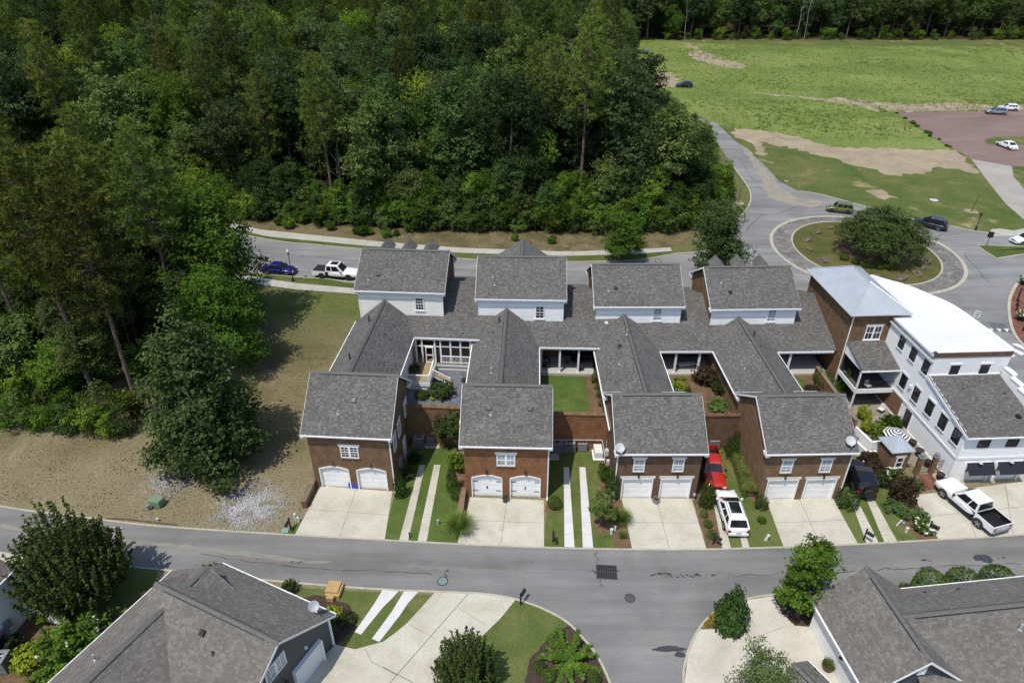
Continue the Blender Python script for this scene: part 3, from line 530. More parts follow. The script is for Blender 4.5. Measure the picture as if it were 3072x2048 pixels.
# ------------------------------------------------------------------ building kit
def clip_poly(poly, cp):
    out = poly; n = len(cp)
    for i in range(n):
        ax, ay = cp[i]; bx, by = cp[(i+1) % n]; inp = out; out = []
        if not inp: return []
        for j in range(len(inp)):
            p = inp[j]; q = inp[(j+1) % len(inp)]
            dp = (bx-ax)*(p[1]-ay) - (by-ay)*(p[0]-ax); dq = (bx-ax)*(q[1]-ay) - (by-ay)*(q[0]-ax)
            if dp >= -1e-9: out.append(p)
            if (dp > 1e-9 and dq < -1e-9) or (dp < -1e-9 and dq > 1e-9):
                t = dp/(dp-dq); out.append((p[0]+(q[0]-p[0])*t, p[1]+(q[1]-p[1])*t))
    return out
SR = random.Random(11)
def tabs(mb, pts, ex=0.14, wd=0.2):
    """cover a convex sloping polygon (first edge = eave, left to right as seen from outside) with separate shingle tabs"""
    pts = [Vector(p) for p in pts]; O = pts[0]; u = (pts[1]-O).normalized(); n = Vector((0,0,0))
    for i in range(1, len(pts)-1): n += (pts[i]-O).cross(pts[i+1]-O)
    n.normalize()
    if n.z < 0: n = -n
    v = n.cross(u)
    cp = [((p-O).dot(u), (p-O).dot(v)) for p in pts]
    ar = sum(cp[i][0]*cp[(i+1) % len(cp)][1] - cp[(i+1) % len(cp)][0]*cp[i][1] for i in range(len(cp)))
    if ar < 0: cp = cp[::-1]
    u0 = min(p[0] for p in cp); u1 = max(p[0] for p in cp); v1 = max(p[1] for p in cp); rows = int(math.ceil(v1/ex))
    for j in range(rows):
        x = u0 - SR.random()*wd; a = j*ex; b = a + ex
        while x < u1:
            ww = wd*SR.uniform(0.55, 1.35); lift = SR.uniform(0.012, 0.03); q = [(x, a), (x+ww-0.012, a), (x+ww-0.012, b), (x, b)]; x += ww
            q = clip_poly(q, cp)
            if len(q) < 3: continue
            k = len(mb.v); top = []
            for (s, t) in q: top.append(O + u*s + v*t + n*(lift - (lift-0.004)*(t-a)/ex))
            mb.v += [tuple(p) for p in top]; mb.f.append(tuple(range(k, k+len(q)))); mb.m.append(0)
            low = [i for i, p in enumerate(q) if abs(p[1]-a) < 1e-6]
            if len(low) >= 2:
                i0, i1 = min(low, key=lambda i: q[i][0]), max(low, key=lambda i: q[i][0]); m = len(mb.v)
                mb.v += [tuple(O + u*q[i0][0] + v*a - n*0.002), tuple(O + u*q[i1][0] + v*a - n*0.002)]
                mb.f.append((k+i0, m, m+1, k+i1)); mb.m.append(0)
def split_singles(roof, count, mat, score):
    """lift the `count` shingles that show largest out of the joined mesh as pieces of their own"""
    for o in [c for c in roof.children if c.name.split('.')[0] == 'shingles']:
        me = o.data; pol = me.polygons; tops = [p.index for p in pol if len(p.vertices) >= 4 and abs(p.normal.z) > .3 and p.area > .015]
        tops = sorted(tops, key=lambda i: score(pol[i].center))[:count]; take = set(); own = {}
        for i in tops:
            for v in pol[i].vertices: own[v] = i
        grp = {i: [i] for i in tops}
        for p in pol:
            if p.index in grp: continue
            for v in p.vertices:
                if v in own: grp[own[v]].append(p.index); break
        for i in tops:
            c = pol[i].center.copy(); vm = {}; V = []; F = []
            for pi in grp[i]:
                f = []
                for v in pol[pi].vertices:
                    if v not in vm: vm[v] = len(V); V.append(tuple(me.vertices[v].co - c))
                    f.append(vm[v])
                F.append(tuple(f))
            m2 = bpy.data.meshes.new('shingle'); m2.from_pydata(V, [], F); m2.materials.append(mat); q = bpy.data.objects.new('shingle', m2); COL.objects.link(q); q.parent = roof; q.location = c; take.update(grp[i])
        bm = bmesh.new(); bm.from_mesh(me); bm.faces.ensure_lookup_table(); bmesh.ops.delete(bm, geom=[bm.faces[i] for i in take], context='FACES'); bm.to_mesh(me); bm.free()
def put_shingles(parent, slopes, mat=None, ex=0.14, wd=0.2):
    mb = MB()
    for s in slopes: tabs(mb, s, ex, wd)
    o = mb.build('shingles', mat or SHING, parent, recalc=False); o['kind'] = 'stuff'; return o
def slab_under(mb, pts, th=0.1):
    pts = [Vector(p) for p in pts]; n = (pts[1]-pts[0]).cross(pts[2]-pts[0]).normalized()
    if n.z < 0: n = -n
    mb.prism(pts, -n*th)
def ridge_cap(parent, a, b, wd=0.17, z=0.035, slope=0.7):
    a = Vector(a); b = Vector(b); d = (b-a); L = d.length; d.normalize(); q = Vector((-d.y, d.x, 0)); n = max(1, int(L/0.28)); mb = MB()
    for i in range(n):
        p0 = a + d*(L*i/n); p1 = a + d*(L*(i+1)/n + 0.03); h0 = z + 0.03; h1 = z + 0.012
        mb.add([p0-q*wd+Vector((0,0,h0-wd*slope)), p0+Vector((0,0,h0)), p0+q*wd+Vector((0,0,h0-wd*slope)), p1-q*wd+Vector((0,0,h1-wd*slope)), p1+Vector((0,0,h1)), p1+q*wd+Vector((0,0,h1-wd*slope)),
                p0-q*wd+Vector((0,0,h0-wd*slope-.05)), p0+q*wd+Vector((0,0,h0-wd*slope-.05)), p1-q*wd+Vector((0,0,h1-wd*slope-.05)), p1+q*wd+Vector((0,0,h1-wd*slope-.05))],
               [(0,3,4,1),(1,4,5,2),(6,8,3,0),(2,5,9,7),(0,1,2,7,6)])
    return mb.build('ridge_cap', CAPM, parent)
def gable(parent, x0, x1, y0, y1, ze, zr, axis='x', shingle=(1, 1), cap=True, gutters=(1, 1), mat=None, rakes=(1, 1), ex=0.14, wd=0.2, name='roof'):
    """gable roof over the rectangle (eave to eave), ridge along axis; slopes 0 = low side, 1 = high side"""
    if axis == 'x':
        ym = (y0+y1)/2; s0 = [(x0,y0,ze),(x1,y0,ze),(x1,ym,zr),(x0,ym,zr)]; s1 = [(x1,y1,ze),(x0,y1,ze),(x0,ym,zr),(x1,ym,zr)]; ra, rb = (x0,ym,zr), (x1,ym,zr)
        ev = [((x0,y0-.06,ze-.03),(x1,y0-.06,ze-.03)), ((x0,y1+.06,ze-.03),(x1,y1+.06,ze-.03))]
        rk = [[((x0,y0,ze),(x0,ym,zr)),((x0,y1,ze),(x0,ym,zr))], [((x1,y0,ze),(x1,ym,zr)),((x1,y1,ze),(x1,ym,zr))]]; sl = (zr-ze)/(ym-y0); out = (Vector((-1,0,0)), Vector((1,0,0)))
    else:
        xm = (x0+x1)/2; s0 = [(x0,y1,ze),(x0,y0,ze),(xm,y0,zr),(xm,y1,zr)]; s1 = [(x1,y0,ze),(x1,y1,ze),(xm,y1,zr),(xm,y0,zr)]; ra, rb = (xm,y0,zr), (xm,y1,zr)
        ev = [((x0-.06,y0,ze-.03),(x0-.06,y1,ze-.03)), ((x1+.06,y0,ze-.03),(x1+.06,y1,ze-.03))]
        rk = [[((x0,y0,ze),(xm,y0,zr)),((x1,y0,ze),(xm,y0,zr))], [((x0,y1,ze),(xm,y1,zr)),((x1,y1,ze),(xm,y1,zr))]]; sl = (zr-ze)/(xm-x0); out = (Vector((0,-1,0)), Vector((0,1,0)))
    mb = MB(); slab_under(mb, s0); slab_under(mb, s1); r = mb.build(name, UNDER, parent)
    put_shingles(r, [s for s, k in zip((s0, s1), shingle) if k], mat, ex, wd)
    if cap:
        ridge_cap(r, ra, rb, slope=sl)
        a, b = Vector(ra), Vector(rb); d = (b-a).normalized(); q = Vector((-d.y, d.x, 0)); L = (b-a).length; a = a + d*min(.9, L*.12); b = b - d*min(.9, L*.12); mv = MB()
        for sg in (-1, 1):
            o_ = q*sg*.185 + Vector((0,0,-.185*sl+.005)); e_ = q*sg*.035; mv.prism([a+o_-e_, a+o_+e_+Vector((0,0,-.035*sl)), a+o_+e_+Vector((0,0,.045-.035*sl)), a+o_-e_+Vector((0,0,.045))], b-a)
        mv.build('ridge_vent', BLACK, r)
    for k in (0, 1):
        if gutters[k]:
            g = MB(); a, b = Vector(ev[k][0]), Vector(ev[k][1]); d = (b-a).normalized(); q = Vector((-d.y, d.x, 0))*0.06
            g.prism([a-q+Vector((0,0,-.11)), a+q+Vector((0,0,-.11)), a+q, a-q], b-a); g.build('gutter', GUTTER, r)
        if rakes[k]:
            for a, b in rk[k]:
                a, b = Vector(a), Vector(b); m = MB(); o = out[k]*0.03
                m.prism([a-o*.2+Vector((0,0,-.24)), a+o+Vector((0,0,-.24)), a+o+Vector((0,0,-.035)), a-o*.2+Vector((0,0,-.035))], b-a); m.build('rake_board', TRIM, r)
    return r
def siding(parent, x0, x1, y, z0, z1, mat, step=0.15, face=-1, axis='x', name='siding', top=None):
    """lap siding: each course a leaning board; top(x) limits the height under a rake"""
    mb = MB(); z = z0
    while z < z1 - 0.01:
        zt = min(z1, z+step); lo, hi = x0, x1
        if top: 
            lo, hi = top(z)
            if hi - lo < 0.05: break
        pr = 0.028; a = y + face*pr; b = y + face*0.006
        if axis == 'x': mb.add([(lo,a,z),(hi,a,z),(hi,b,zt),(lo,b,zt),(lo,y,z),(hi,y,z)], [(0,1,2,3),(4,5,1,0)])
        else: mb.add([(a,lo,z),(a,hi,z),(b,hi,zt),(b,lo,zt),(y,lo,z),(y,hi,z)], [(0,1,2,3),(4,5,1,0)])
        z = zt
    o = mb.build(name, mat, parent); o['kind'] = 'stuff'; return o
def window(parent, x, y, z, w, h, rz=0.0, cols=2, rows=4, frame=None, gl=None, lintel=None, sill=None, double=False, fw=0.09):
    """sash window facing local -Y; (x, y, z) = middle of its foot on the wall face"""
    fm = frame or TRIM; mb = MB(); p = 0.07
    n = 2 if double else 1; ww = w/n
    for k in range(n):
        a = -w/2 + k*ww; b = a + ww
        mb.box(a, a+fw, -p, 0, 0, h); mb.box(b-fw, b, -p, 0, 0, h); mb.box(a+fw, b-fw, -p, 0, 0, fw); mb.box(a+fw, b-fw, -p, 0, h-fw, h); mb.box(a+fw, b-fw, -p+.015, 0, h/2-.03, h/2+.03)
        for i in range(1, cols): xx = a+fw+(ww-2*fw)*i/cols; mb.box(xx-.014, xx+.014, -p+.02, -.02, fw, h-fw)
        for j in range(1, rows):
            if j*2 == rows: continue
            zz = fw+(h-2*fw)*j/rows; mb.box(a+fw, b-fw, -p+.021, -.019, zz-.014, zz+.014)
    o = mb.build('window', fm, parent); o.location = (x, y, z); o.rotation_euler = (0, 0, rz)
    g = MB()
    for k in range(n): a = -w/2 + k*ww; g.box(a+fw, a+ww-fw, -.03, -.012, fw, h-fw)
    g.build('pane', gl or GLASS, o)
    if lintel: m = MB(); m.box(-w/2-.14, w/2+.14, -.06, 0, h+.002, h+.2); m.build('lintel', lintel, o)
    if sill: m = MB(); m.box(-w/2-.08, w/2+.08, -.11, 0, -.1, -.002); m.build('sill', sill, o)
    return o
def garage_door(parent, x, y, z, w, h, arch=0.0, rz=0.0, handles=False, panels=4, wins=0, mat=None):
    """sectional door set back behind the wall face"""
    rt = MB(); rt.box(-w/2, -w/2+.09, -.06, .24, 0, h); rt.box(w/2-.09, w/2, -.06, .24, 0, h)
    n = 10
    if arch:
        ring = [(-w/2 + w*i/n, h + arch*math.sin(math.pi*i/n)) for i in range(n+1)]; 
        for i in range(n):
            (xa, za), (xb, zb) = ring[i], ring[i+1]; rt.prism([(xa,-.06,za-.1),(xb,-.06,zb-.1),(xb,-.06,zb),(xa,-.06,za)], (0,.3,0))
    else: rt.box(-w/2+.09, w/2-.09, -.06, .24, h-.1, h)
    o = rt.build('garage_door', TRIM, parent); o.location = (x, y, z); o.rotation_euler = (0, 0, rz); dm = mat or WHITE
    ph = (h - (0 if arch else .1))/panels
    for k in range(panels):
        m = MB(); zz = k*ph; m.box(-w/2+.09, w/2-.09, .15, .19, zz+.006, zz+ph-.006)
        for i in range(4):
            a = -w/2+.09+(w-.18)*i/4; m.box(a+.07, a+(w-.18)/4-.07, .140, .15, zz+.1, zz+ph-.1)
        m.build('panel', dm, o)
    if arch:
        m = MB(); m.poly([(-w/2+.09,.16,h-.02)] + [(w/2-.09,.16,h-.02)] + [(w/2 - w*i/n, .16, h + arch*math.sin(math.pi*i/n)-.05) for i in range(1, n)]); m.build('arch_panel', dm, o)
    if handles:
        for hx, hz in ((-w/2+.32, .55), (-w/2+.32, 1.6), (w/2-.32, .55), (w/2-.32, 1.6)): m = MB(); m.box(hx-.22, hx+.22, .11, .128, hz, hz+.05); m.build('strap_hinge', BLACK, o)
        m = MB(); m.box(-.05, .05, .10, .128, .85, 1.1); m.build('handle', BLACK, o)
    return o
def lantern(parent, x, y, z, mat, rz=0.0):
    m = MB(); m.box(-.03, .03, -.2, 0, .2, .24); m.lathe([(0,.26),(.07,.2),(.09,.12),(.075,-.12),(0,-.14)], 8, (0,-.2,0)); o = m.build('wall_lantern', mat, parent); o.location = (x, y, z); o.rotation_euler = (0, 0, rz); return o
def downpipe(parent, x, y, z0, z1, kick=(0,-.25)):
    m = MB(); m.box(x-.05, x+.05, y-.09, y-.01, z0+.15, z1); m.prism([(x-.05,y-.09,z0+.15),(x+.05,y-.09,z0+.15),(x+.05,y-.01,z0+.15),(x-.05,y-.01,z0+.15)], (kick[0], kick[1], -.13)); return m.build('downpipe', GUTTER, parent)
def vent_pipe(parent, x, y, z, h=0.35, r=0.05, mat=None):
    m = MB(); m.lathe([(0.14,-.06),(.12,.03),(r,.05),(r,h),(0,h)], 8); o = m.build('vent_pipe', mat or DKGREY, parent); o.location = (x, y, z); return o
def vent_box(parent, x, y, z, mat=None, slope=0.7, flip=1):
    m = MB(); m.taper(-.2,.2,-.2,.2,-.02,.17,.03); o = m.build('roof_vent', mat or BLACK, parent); o.location = (x, y, z); o.rotation_euler = (math.atan(slope)*flip, 0, 0); return o
def dish(parent, loc, rz, s=0.42, name='satellite_dish', tilt=50):
    m = MB(); m.lathe([(0,0),(s*.5,.02),(s*.85,.07),(s,.11),(s*.98,.125),(s*.84,.085),(s*.5,.035),(0,.015)], 18); e = empty(name, loc, rz)
    d = m.build('reflector', plain('dish_grey', (0.42,0.43,0.45), .6), e, smooth=True); d.rotation_euler = (R(tilt), 0, 0); d.location = (0, -.1, .42)
    m = MB(); m.tube((0,.1,0),(0,.0,.34),.03); m.tube((0,.0,.34),(0,-.1,.42),.03); m.build('mast', MIDGREY, e)
    m = MB(); m.tube((0,-.06,.3),(0,-.55,.3),.018); m.box(-.05,.05,-.62,-.52,.27,.37); m.build('feed_arm', LTGREY, e); return e

HOUSES = {}
def row_house(i, name, label, O, rz, br, ge, gr, wc, wh, we, wr, ce, my, mx, me_, mr, conn_to, door, md=9.0, sidem=None, front='dormers', wallm=None):
    """garage block (0..7.6), low wing along y, low link roof, two-storey main block.  ge/gr garage eave/ridge; wc,wh,we,wr wing centre, half width, eave, ridge; ce link eave; my,mx,me_,mr main wall y, centre x, eave, ridge"""
    h = empty(name, (O[0], O[1], 0), R(rz), label=label, cat='house', group='brick row houses along the alley'); HOUSES[i] = h
    gw, gd = 3.45, 7.6; oh = 0.4; wm = wallm or WHITE
    # --- garage front wall with door openings
    dw = 2.62; dxs = (-1.62, 1.62); dh = 2.2 if door == 'arch' else 2.35; ar = 0.32 if door == 'arch' else 0.0
    ring = [(-gw, 0)]
    for dx in dxs:
        ring += [(dx-dw/2, 0), (dx-dw/2, dh)]
        if ar: ring += [(dx - dw/2 + dw*k/10, dh + ar*math.sin(math.pi*k/10)) for k in range(1, 10)]
        ring += [(dx+dw/2, dh), (dx+dw/2, 0)]
    sl = (gr-ge)/(gd/2+oh); we0 = ge + sl*oh - 0.1
    ring += [(gw, 0), (gw, we0), (-gw, we0)]
    m = MB(); m.prism([(x, 0, z) for x, z in ring], (0, .28, 0)); m.build('front_wall', br, h)
    gz = lambda y: ge + sl*(min(y, gd-y)+oh) - 0.1
    for sx in (-1, 1):
        m = MB(); m.prism([(sx*gw, .28, 0), (sx*gw, gd, 0), (sx*gw, gd, we0), (sx*gw, gd/2, gr-.1), (sx*gw, .28, gz(.28))], (-sx*.25, 0, 0)); m.build('gable_wall', br, h)
    m = MB(); m.box(-gw+.25, gw-.25, gd-.25, gd, 0, we0); m.build('back_wall', br, h)
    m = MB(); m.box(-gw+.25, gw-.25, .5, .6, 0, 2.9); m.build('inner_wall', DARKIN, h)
    for dx in dxs: garage_door(h, dx, 0, 0, dw, dh, ar, handles=(i == 2))
    if door != 'arch':
        for dx in dxs: m = MB(); m.box(dx-dw/2-.15, dx+dw/2+.15, -.05, .0, dh+.002, dh+.24); m.build('lintel', LINTEL, h)
    else:
        for dx in dxs:
            m = MB(); n = 12
            for k in range(n):
                f = lambda q: (dx - (dw/2+.02) + (dw+.04)*q/n, dh + (ar+.01)*math.sin(math.pi*q/n) + .004)
                (xa, za), (xb, zb) = f(k), f(k+1); m.prism([(xa,-.016,za),(xb,-.016,zb),(xb,-.016,zb+.2),(xa,-.016,za+.2)], (0,.015,0))
            m.build('brick_arch', BR4 if i == 1 else br, h)
    lm = COPPER if i == 1 else BLACK
    for dx in dxs: lantern(h, dx, 0, dh + ar + (.32 if ar else .34), lm)
    if door == 'arch': window(h, 0, 0, 3.55, 1.55, 1.25, cols=2 if i == 1 else 2, rows=4 if i == 1 else 2, lintel=TRIM, sill=br, double=True, gl=GLASS if i == 1 else GLASS2)
    else:
        for dx in dxs: window(h, dx-.05, 0, 3.1, 0.95, 1.4, cols=2, rows=4, lintel=LINTEL, sill=br, gl=GLASS2)
    r = gable(h, -gw-.32, gw+.32, -oh, gd+oh, ge, gr, 'x', shingle=(1, 1))
    g = r
    px = gw+.05 if i in (1, 2, 4) else -gw-.05
    downpipe(h, px, 0.02, 0, ge-.1)
    for sx in (-1, 1):   # cornice returns at the gable feet
        for yy in (-oh-.02, gd-.3): m = MB(); m.box(sx*(gw+.03), sx*(gw+.36), yy, yy+.72, ge-.38, ge-.14); m.build('cornice_return', TRIM, h)
    # --- wing
    x0, x1 = wc-wh, wc+wh; wy1 = my+.2
    m = MB(); m.box(x0+.35, x1-.35, gd-.3, wy1, 0, we+.05); m.build('wing_wall', sidem or br, h)
    ws = (wr-we)/wh; back = gd/2 + 0.3
    rg = gable(h, x0, x1, gd/2+.25 + 0.0, wy1, we, wr, 'y', shingle=(1, 1), rakes=(0, 0)) if wr < gr - .3 else gable(h, x0, x1, gd-1.2, wy1, we, wr, 'y', rakes=(0, 0))
    # --- link roof
    cy0 = 16.85; dp = 7.2; xa = wc; xb = conn_to; cr = ce + 0.4*dp
    s0 = [(xa,cy0,ce),(xb,cy0,ce),(xb,cy0+dp,cr),(xa,cy0+dp,cr)]; s1 = [(xb,cy0+2*dp,ce),(xa,cy0+2*dp,ce),(xa,cy0+dp,cr),(xb,cy0+dp,cr)]
    m = MB(); slab_under(m, s0); slab_under(m, s1); lr = m.build('link_roof', UNDER, h); put_shingles(lr, [s0, s1]); ridge_cap(lr, (xa,cy0+dp,cr), (xb,cy0+dp,cr), slope=.4)
    gx0 = x1 - .1
    m = MB(); m.box(gx0, xb-.3, cy0-.13, cy0-.01, ce-.15, ce-.03); m.build('gutter', GUTTER, lr)
    m = MB(); m.box(gx0, xb-.2, cy0+.1, cy0+.35, ce-.42, ce-.1); m.build('porch_beam', TRIM, h)
    m = MB(); m.box(wc+wh-.35, xb, cy0+3.6, cy0+2*dp-.6, 0, ce-.1); m.build('lower_wall', br if i != 1 else CREAM, h)
    # --- main block
    mw = 4.42; mdw = md - .7; ms = (mr-me_)/(md/2)
    m = MB(); m.box(mx-mw, mx+mw, my, my+mdw, 0.3, me_+.02); m.build('main_wall', br, h)
    for sx in (-1, 1):
        m = MB(); a = mx+sx*mw
        m.prism([(a, my, me_+.021), (a, my+mdw, me_+.021), (a, my+mdw/2, mr-.12)], (-sx*.2, 0, 0)); m.build('gable_wall', br, h)
    siding(h, mx-mw-.02, mx+mw+.02, my-.005, me_-4.2, me_-.02, wm, 0.16)
    for sx in (-1, 1): m = MB(); m.box(mx+sx*mw-.07, mx+sx*mw+.07, my-.05, my+.12, me_-4.2, me_-.02); m.build('corner_board', TRIM, h)
    m = MB(); m.box(mx-mw, mx+mw, my-.06, my-.03, me_-.3, me_-.05); m.build('frieze_board', TRIM, h)
    mrf = gable(h, mx-mw-.33, mx+mw+.33, my-.35, my-.35+md, me_, mr, 'x', name='main_roof')
    for sx in (-1, 1):
        for yy in (my-.37, my+mdw-.3): m = MB(); m.box(mx+sx*(mw+.03), mx+sx*(mw+.37), yy, yy+.7, me_-.4, me_-.14); m.build('cornice_return', TRIM, h)
        m = MB(); m.box(mx+sx*mw-.06, mx+sx*(mw)+.06, my+mdw-.1, my+mdw+.04, 1.2, me_-.2); m.build('downpipe', GUTTER, h)
    yr = my-.35+md/2
    if front == 'dormers':
        for dx in (-2.55, -.1, 2.35):
            d = empty('dormer', (mx+dx, yr, 0)); d.parent = h
            m = MB(); m.box(-.62, .62, .9, 2.9, mr-2.4, mr-.75); m.prism([(-.62,.9,mr-.751),(.62,.9,mr-.751),(0,.9,mr-.13)], (0,2.0,0)); m.build('dormer_wall', wm, d)
            s0 = [(-.8,3.1,mr-.85),(-.8,.2,mr-.85),(0,.2,mr-.02),(0,3.1,mr-.02)]; s1 = [(.8,.2,mr-.85),(.8,3.1,mr-.85),(0,3.1,mr-.02),(0,.2,mr-.02)]
            m = MB(); slab_under(m, s0, .08); slab_under(m, s1, .08); q = m.build('dormer_roof', UNDER, d); m = MB(); tabs(m, s0); tabs(m, s1)
            c = m.build('dormer_shingles', SHING, d, recalc=False); c['kind'] = 'stuff'
    elif front == 'gable':
        gable(h, mx-2.9, mx+2.9, yr-.1, yr+md/2+.15, mr-2.0, mr-.02, 'y', gutters=(0,0), rakes=(0,1), name='cross_gable_roof')
        m = MB(); m.prism([(mx-2.6, yr+md/2, mr-2.1), (mx+2.6, yr+md/2, mr-2.1), (mx, yr+md/2, mr-.2)], (0,-.2,0)); m.build('gable_wall', wm, h)
    return h
def hit(px, py, i, zf):
    """house-local point where the sight line meets the roof height function zf(x, y)"""
    h = HOUSES[i]; z = 6.0; a = h.rotation_euler.z
    for _ in range(30):
        X, Y = at(px, py, z); dx, dy = X-h.location.x, Y-h.location.y; lx, ly = dx*math.cos(a)+dy*math.sin(a), -dx*math.sin(a)+dy*math.cos(a); z = .5*z + .5*zf(lx, ly)
    return lx, ly, z
HP = {
 1: dict(name='row_house', label='brown brick row house with cream siding, beside the dry yard and woods', O=(-13.6,43.85), rz=-4.0, br=BR1, ge=6.15, gr=9.6, wc=-1.15, wh=3.4, we=5.35, wr=8.2, ce=5.35, my=19.5, mx=.55, me_=9.35, mr=12.1, conn_to=12.0, door='arch', sidem=CREAM, front='dormers', wallm=CREAM),
 2: dict(name='row_house', label='orange brick row house whose white upper wall stands second from the woods', O=(-.5,42.85), rz=-1.8, br=BR2, ge=5.95, gr=9.1, wc=-.69, wh=3.42, we=4.7, wr=7.45, ce=4.7, my=20.0, mx=.8, me_=8.7, mr=11.5, conn_to=11.4, door='arch', front='gable'),
 3: dict(name='row_house', label='dark brick row house with square garage doors, between the red and orange neighbours', O=(12.15,42.65), rz=.2, br=BR3, ge=5.38, gr=8.3, wc=-.25, wh=3.33, we=4.25, wr=6.65, ce=4.25, my=20.25, mx=1.25, me_=7.8, mr=10.6, conn_to=11.4, door='flat', front='plain'),
 4: dict(name='row_house', label='tan brick row house at the end of the row, beside the black off-road vehicle', O=(24.3,42.55), rz=1.5, br=BR4, ge=5.5, gr=8.25, wc=.18, wh=3.25, we=4.2, wr=6.45, ce=4.2, my=20.2, mx=1.7, me_=7.6, mr=10.35, conn_to=9.75, door='flat', front='dormers')}
HP[3]['label'] = 'dark brick row house with square-headed garage doors, third from the woods'
for i, k in HP.items(): row_house(i, **k)
# upper windows, roof vents
for i, px in ((1, (1260,930)), (2, (1619,955)), (3, (1970,961)), (4, (2311,964))):
    k = HP[i]; h = HOUSES[i]
    yy = k['my']-.03; O = k['O']; a = R(k['rz']); n = (-math.sin(a), math.cos(a))
    u = (px[0]-1536)/FPX; v = (px[1]-1024)/FPX; c_, s_ = math.cos(TILT), math.sin(TILT); d = (u, c_-v*s_, -s_-v*c_)
    P0 = (O[0]-math.sin(a)*yy, O[1]+math.cos(a)*yy); t = (P0[0]*n[0]+P0[1]*n[1])/(d[0]*n[0]+d[1]*n[1]); X, Y, Z = d[0]*t, d[1]*t, CAM_H+d[2]*t
    lx = (X-O[0])*math.cos(a)+(Y-O[1])*math.sin(a)
    window(h, lx, yy, Z, .95, 1.5, cols=3 if i == 1 else 2, rows=4, sill=TRIM, gl=GLASS if i < 3 else GLASS2)
def gz_(i): k = HP[i]; sl = (k['gr']-k['ge'])/4.2; return lambda x, y: k['ge'] + sl*(min(y, 7.6-y)+.4)
def mz_(i): k = HP[i]; sl = (k['mr']-k['me_'])/4.5; return lambda x, y: k['me_'] + sl*(y-k['my']+.35)
def wz_(i): k = HP[i]; sl = (k['wr']-k['we'])/k['wh']; return lambda x, y: k['wr'] - sl*abs(x-k['wc'])
def cz_(i): k = HP[i]; return lambda x, y: k['ce'] + .4*(y-16.85)
GS = plain('galvanised', (0.5,0.52,0.55), .4, .4)
for i, zf, kind, px, py in [(1,gz_,'b',1062,1201),(1,gz_,'s',1014,1240),(2,gz_,'b',1466,1223),(2,gz_,'s',1472,1243),(2,gz_,'b',1590,1227),(1,mz_,'b',1135,825),(1,mz_,'s',1105,840),(2,mz_,'s',1478,830),(2,mz_,'s',1484,854),(3,mz_,'s',1826,872),(3,mz_,'b',1847,865),(4,mz_,'s',2164,848),(4,mz_,'b',2191,877),
        (1,wz_,'p',1108,966),(1,wz_,'p',1050,1079),(1,wz_,'q',1182,977),(1,wz_,'q',1153,1003),(1,wz_,'q',1170,1018),(2,wz_,'p',1498,968),(2,wz_,'m',1475,1118),(2,wz_,'q',1478,998),(2,wz_,'s',1457,1038),(3,wz_,'m',1881,1003),(3,wz_,'b',1860,1039),(3,wz_,'s',1859,1092),(4,wz_,'p',2261,1010),(4,wz_,'q',2282,1040),(4,wz_,'s',2235,1105),(3,cz_,'w',1819,970)]:
    if kind == 'w': i = 2
    lx, ly, z = hit(px, py, i, zf(i)); h = HOUSES[i]; k = HP[i]
    sl = {'g': (k['gr']-k['ge'])/4.2, 'm': (k['mr']-k['me_'])/4.5}.get(zf.__name__[0], .4)
    if kind == 'b': vent_box(h, lx, ly, z, slope=sl)
    elif kind == 'w': vent_box(h, lx, ly, z, LTGREY, slope=.4)
    elif kind == 's': vent_pipe(h, lx, ly, z, .3, .04, GS)
    elif kind == 'p': vent_pipe(h, lx, ly, z, .75, .09, DKGREY)
    elif kind == 'm': vent_pipe(h, lx, ly, z, .6, .09, GS)
    else: vent_pipe(h, lx, ly, z, .16, .06, DKGREY)
# side windows of the first house, facing the wheel strips
for yy, zz in ((1.6, 3.3), (3.4, 3.4), (6.2, 3.5)): window(HOUSES[1], 3.45, yy, zz, .95, 1.5, rz=R(90), cols=2, rows=4, lintel=TRIM, sill=BR1)
m = MB(); m.box(3.45, 3.53, 4.1, 5.05, 0.05, 2.15); m.build('side_door', TRIM, HOUSES[1])
m = MB(); m.box(3.45, 3.7, 2.0, 2.5, .8, 1.6); m.box(3.45, 3.65, 2.6, 2.9, .9, 1.5); m.build('meter_box', MIDGREY, HOUSES[1])
m = MB(); m.tube((-3.6,5.0,2.3),(-3.6,5.0,.8),.03); m.box(-3.75,-3.46,4.3,4.7,1.0,1.6); m.box(-3.72,-3.46,3.4,3.7,.7,1.2); m.build('meter_box', LTGREY, HOUSES[3])
# porches
def porch(i, xs, fz, x0, x1, deep=3.5):
    h = HOUSES[i]; ce = HP[i]['ce']; cy0 = 16.85
    m = MB(); m.box(x0, x1, cy0-.05, cy0+deep, .9, fz); m.build('porch_floor', plain('porch_concrete', (.42,.41,.38), .85), h)
    for x in xs: m = MB(); m.box(x-.1, x+.1, cy0+.12, cy0+.32, fz, ce-.42); m.box(x-.14, x+.14, cy0+.08, cy0+.36, fz, fz+.16); m.build('porch_post', TRIM, h)
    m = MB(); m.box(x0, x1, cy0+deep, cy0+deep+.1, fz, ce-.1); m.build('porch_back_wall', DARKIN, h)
    for k in range(2):
        a = x0+.6+k*(x1-x0-1.2)/2; m = MB(); m.box(a, a+1.9, cy0+deep-.05, cy0+deep-.002, fz, fz+2.1); m.build('patio_door', GLASS, h)
porch(2, (3.0, 4.95, 6.9), 1.45, 2.5, 8.6); porch(3, (3.2, 5.0, 7.45), 1.4, 2.9, 9.0); porch(4, (3.3, 5.15), 1.4, 3.2, 9.4)
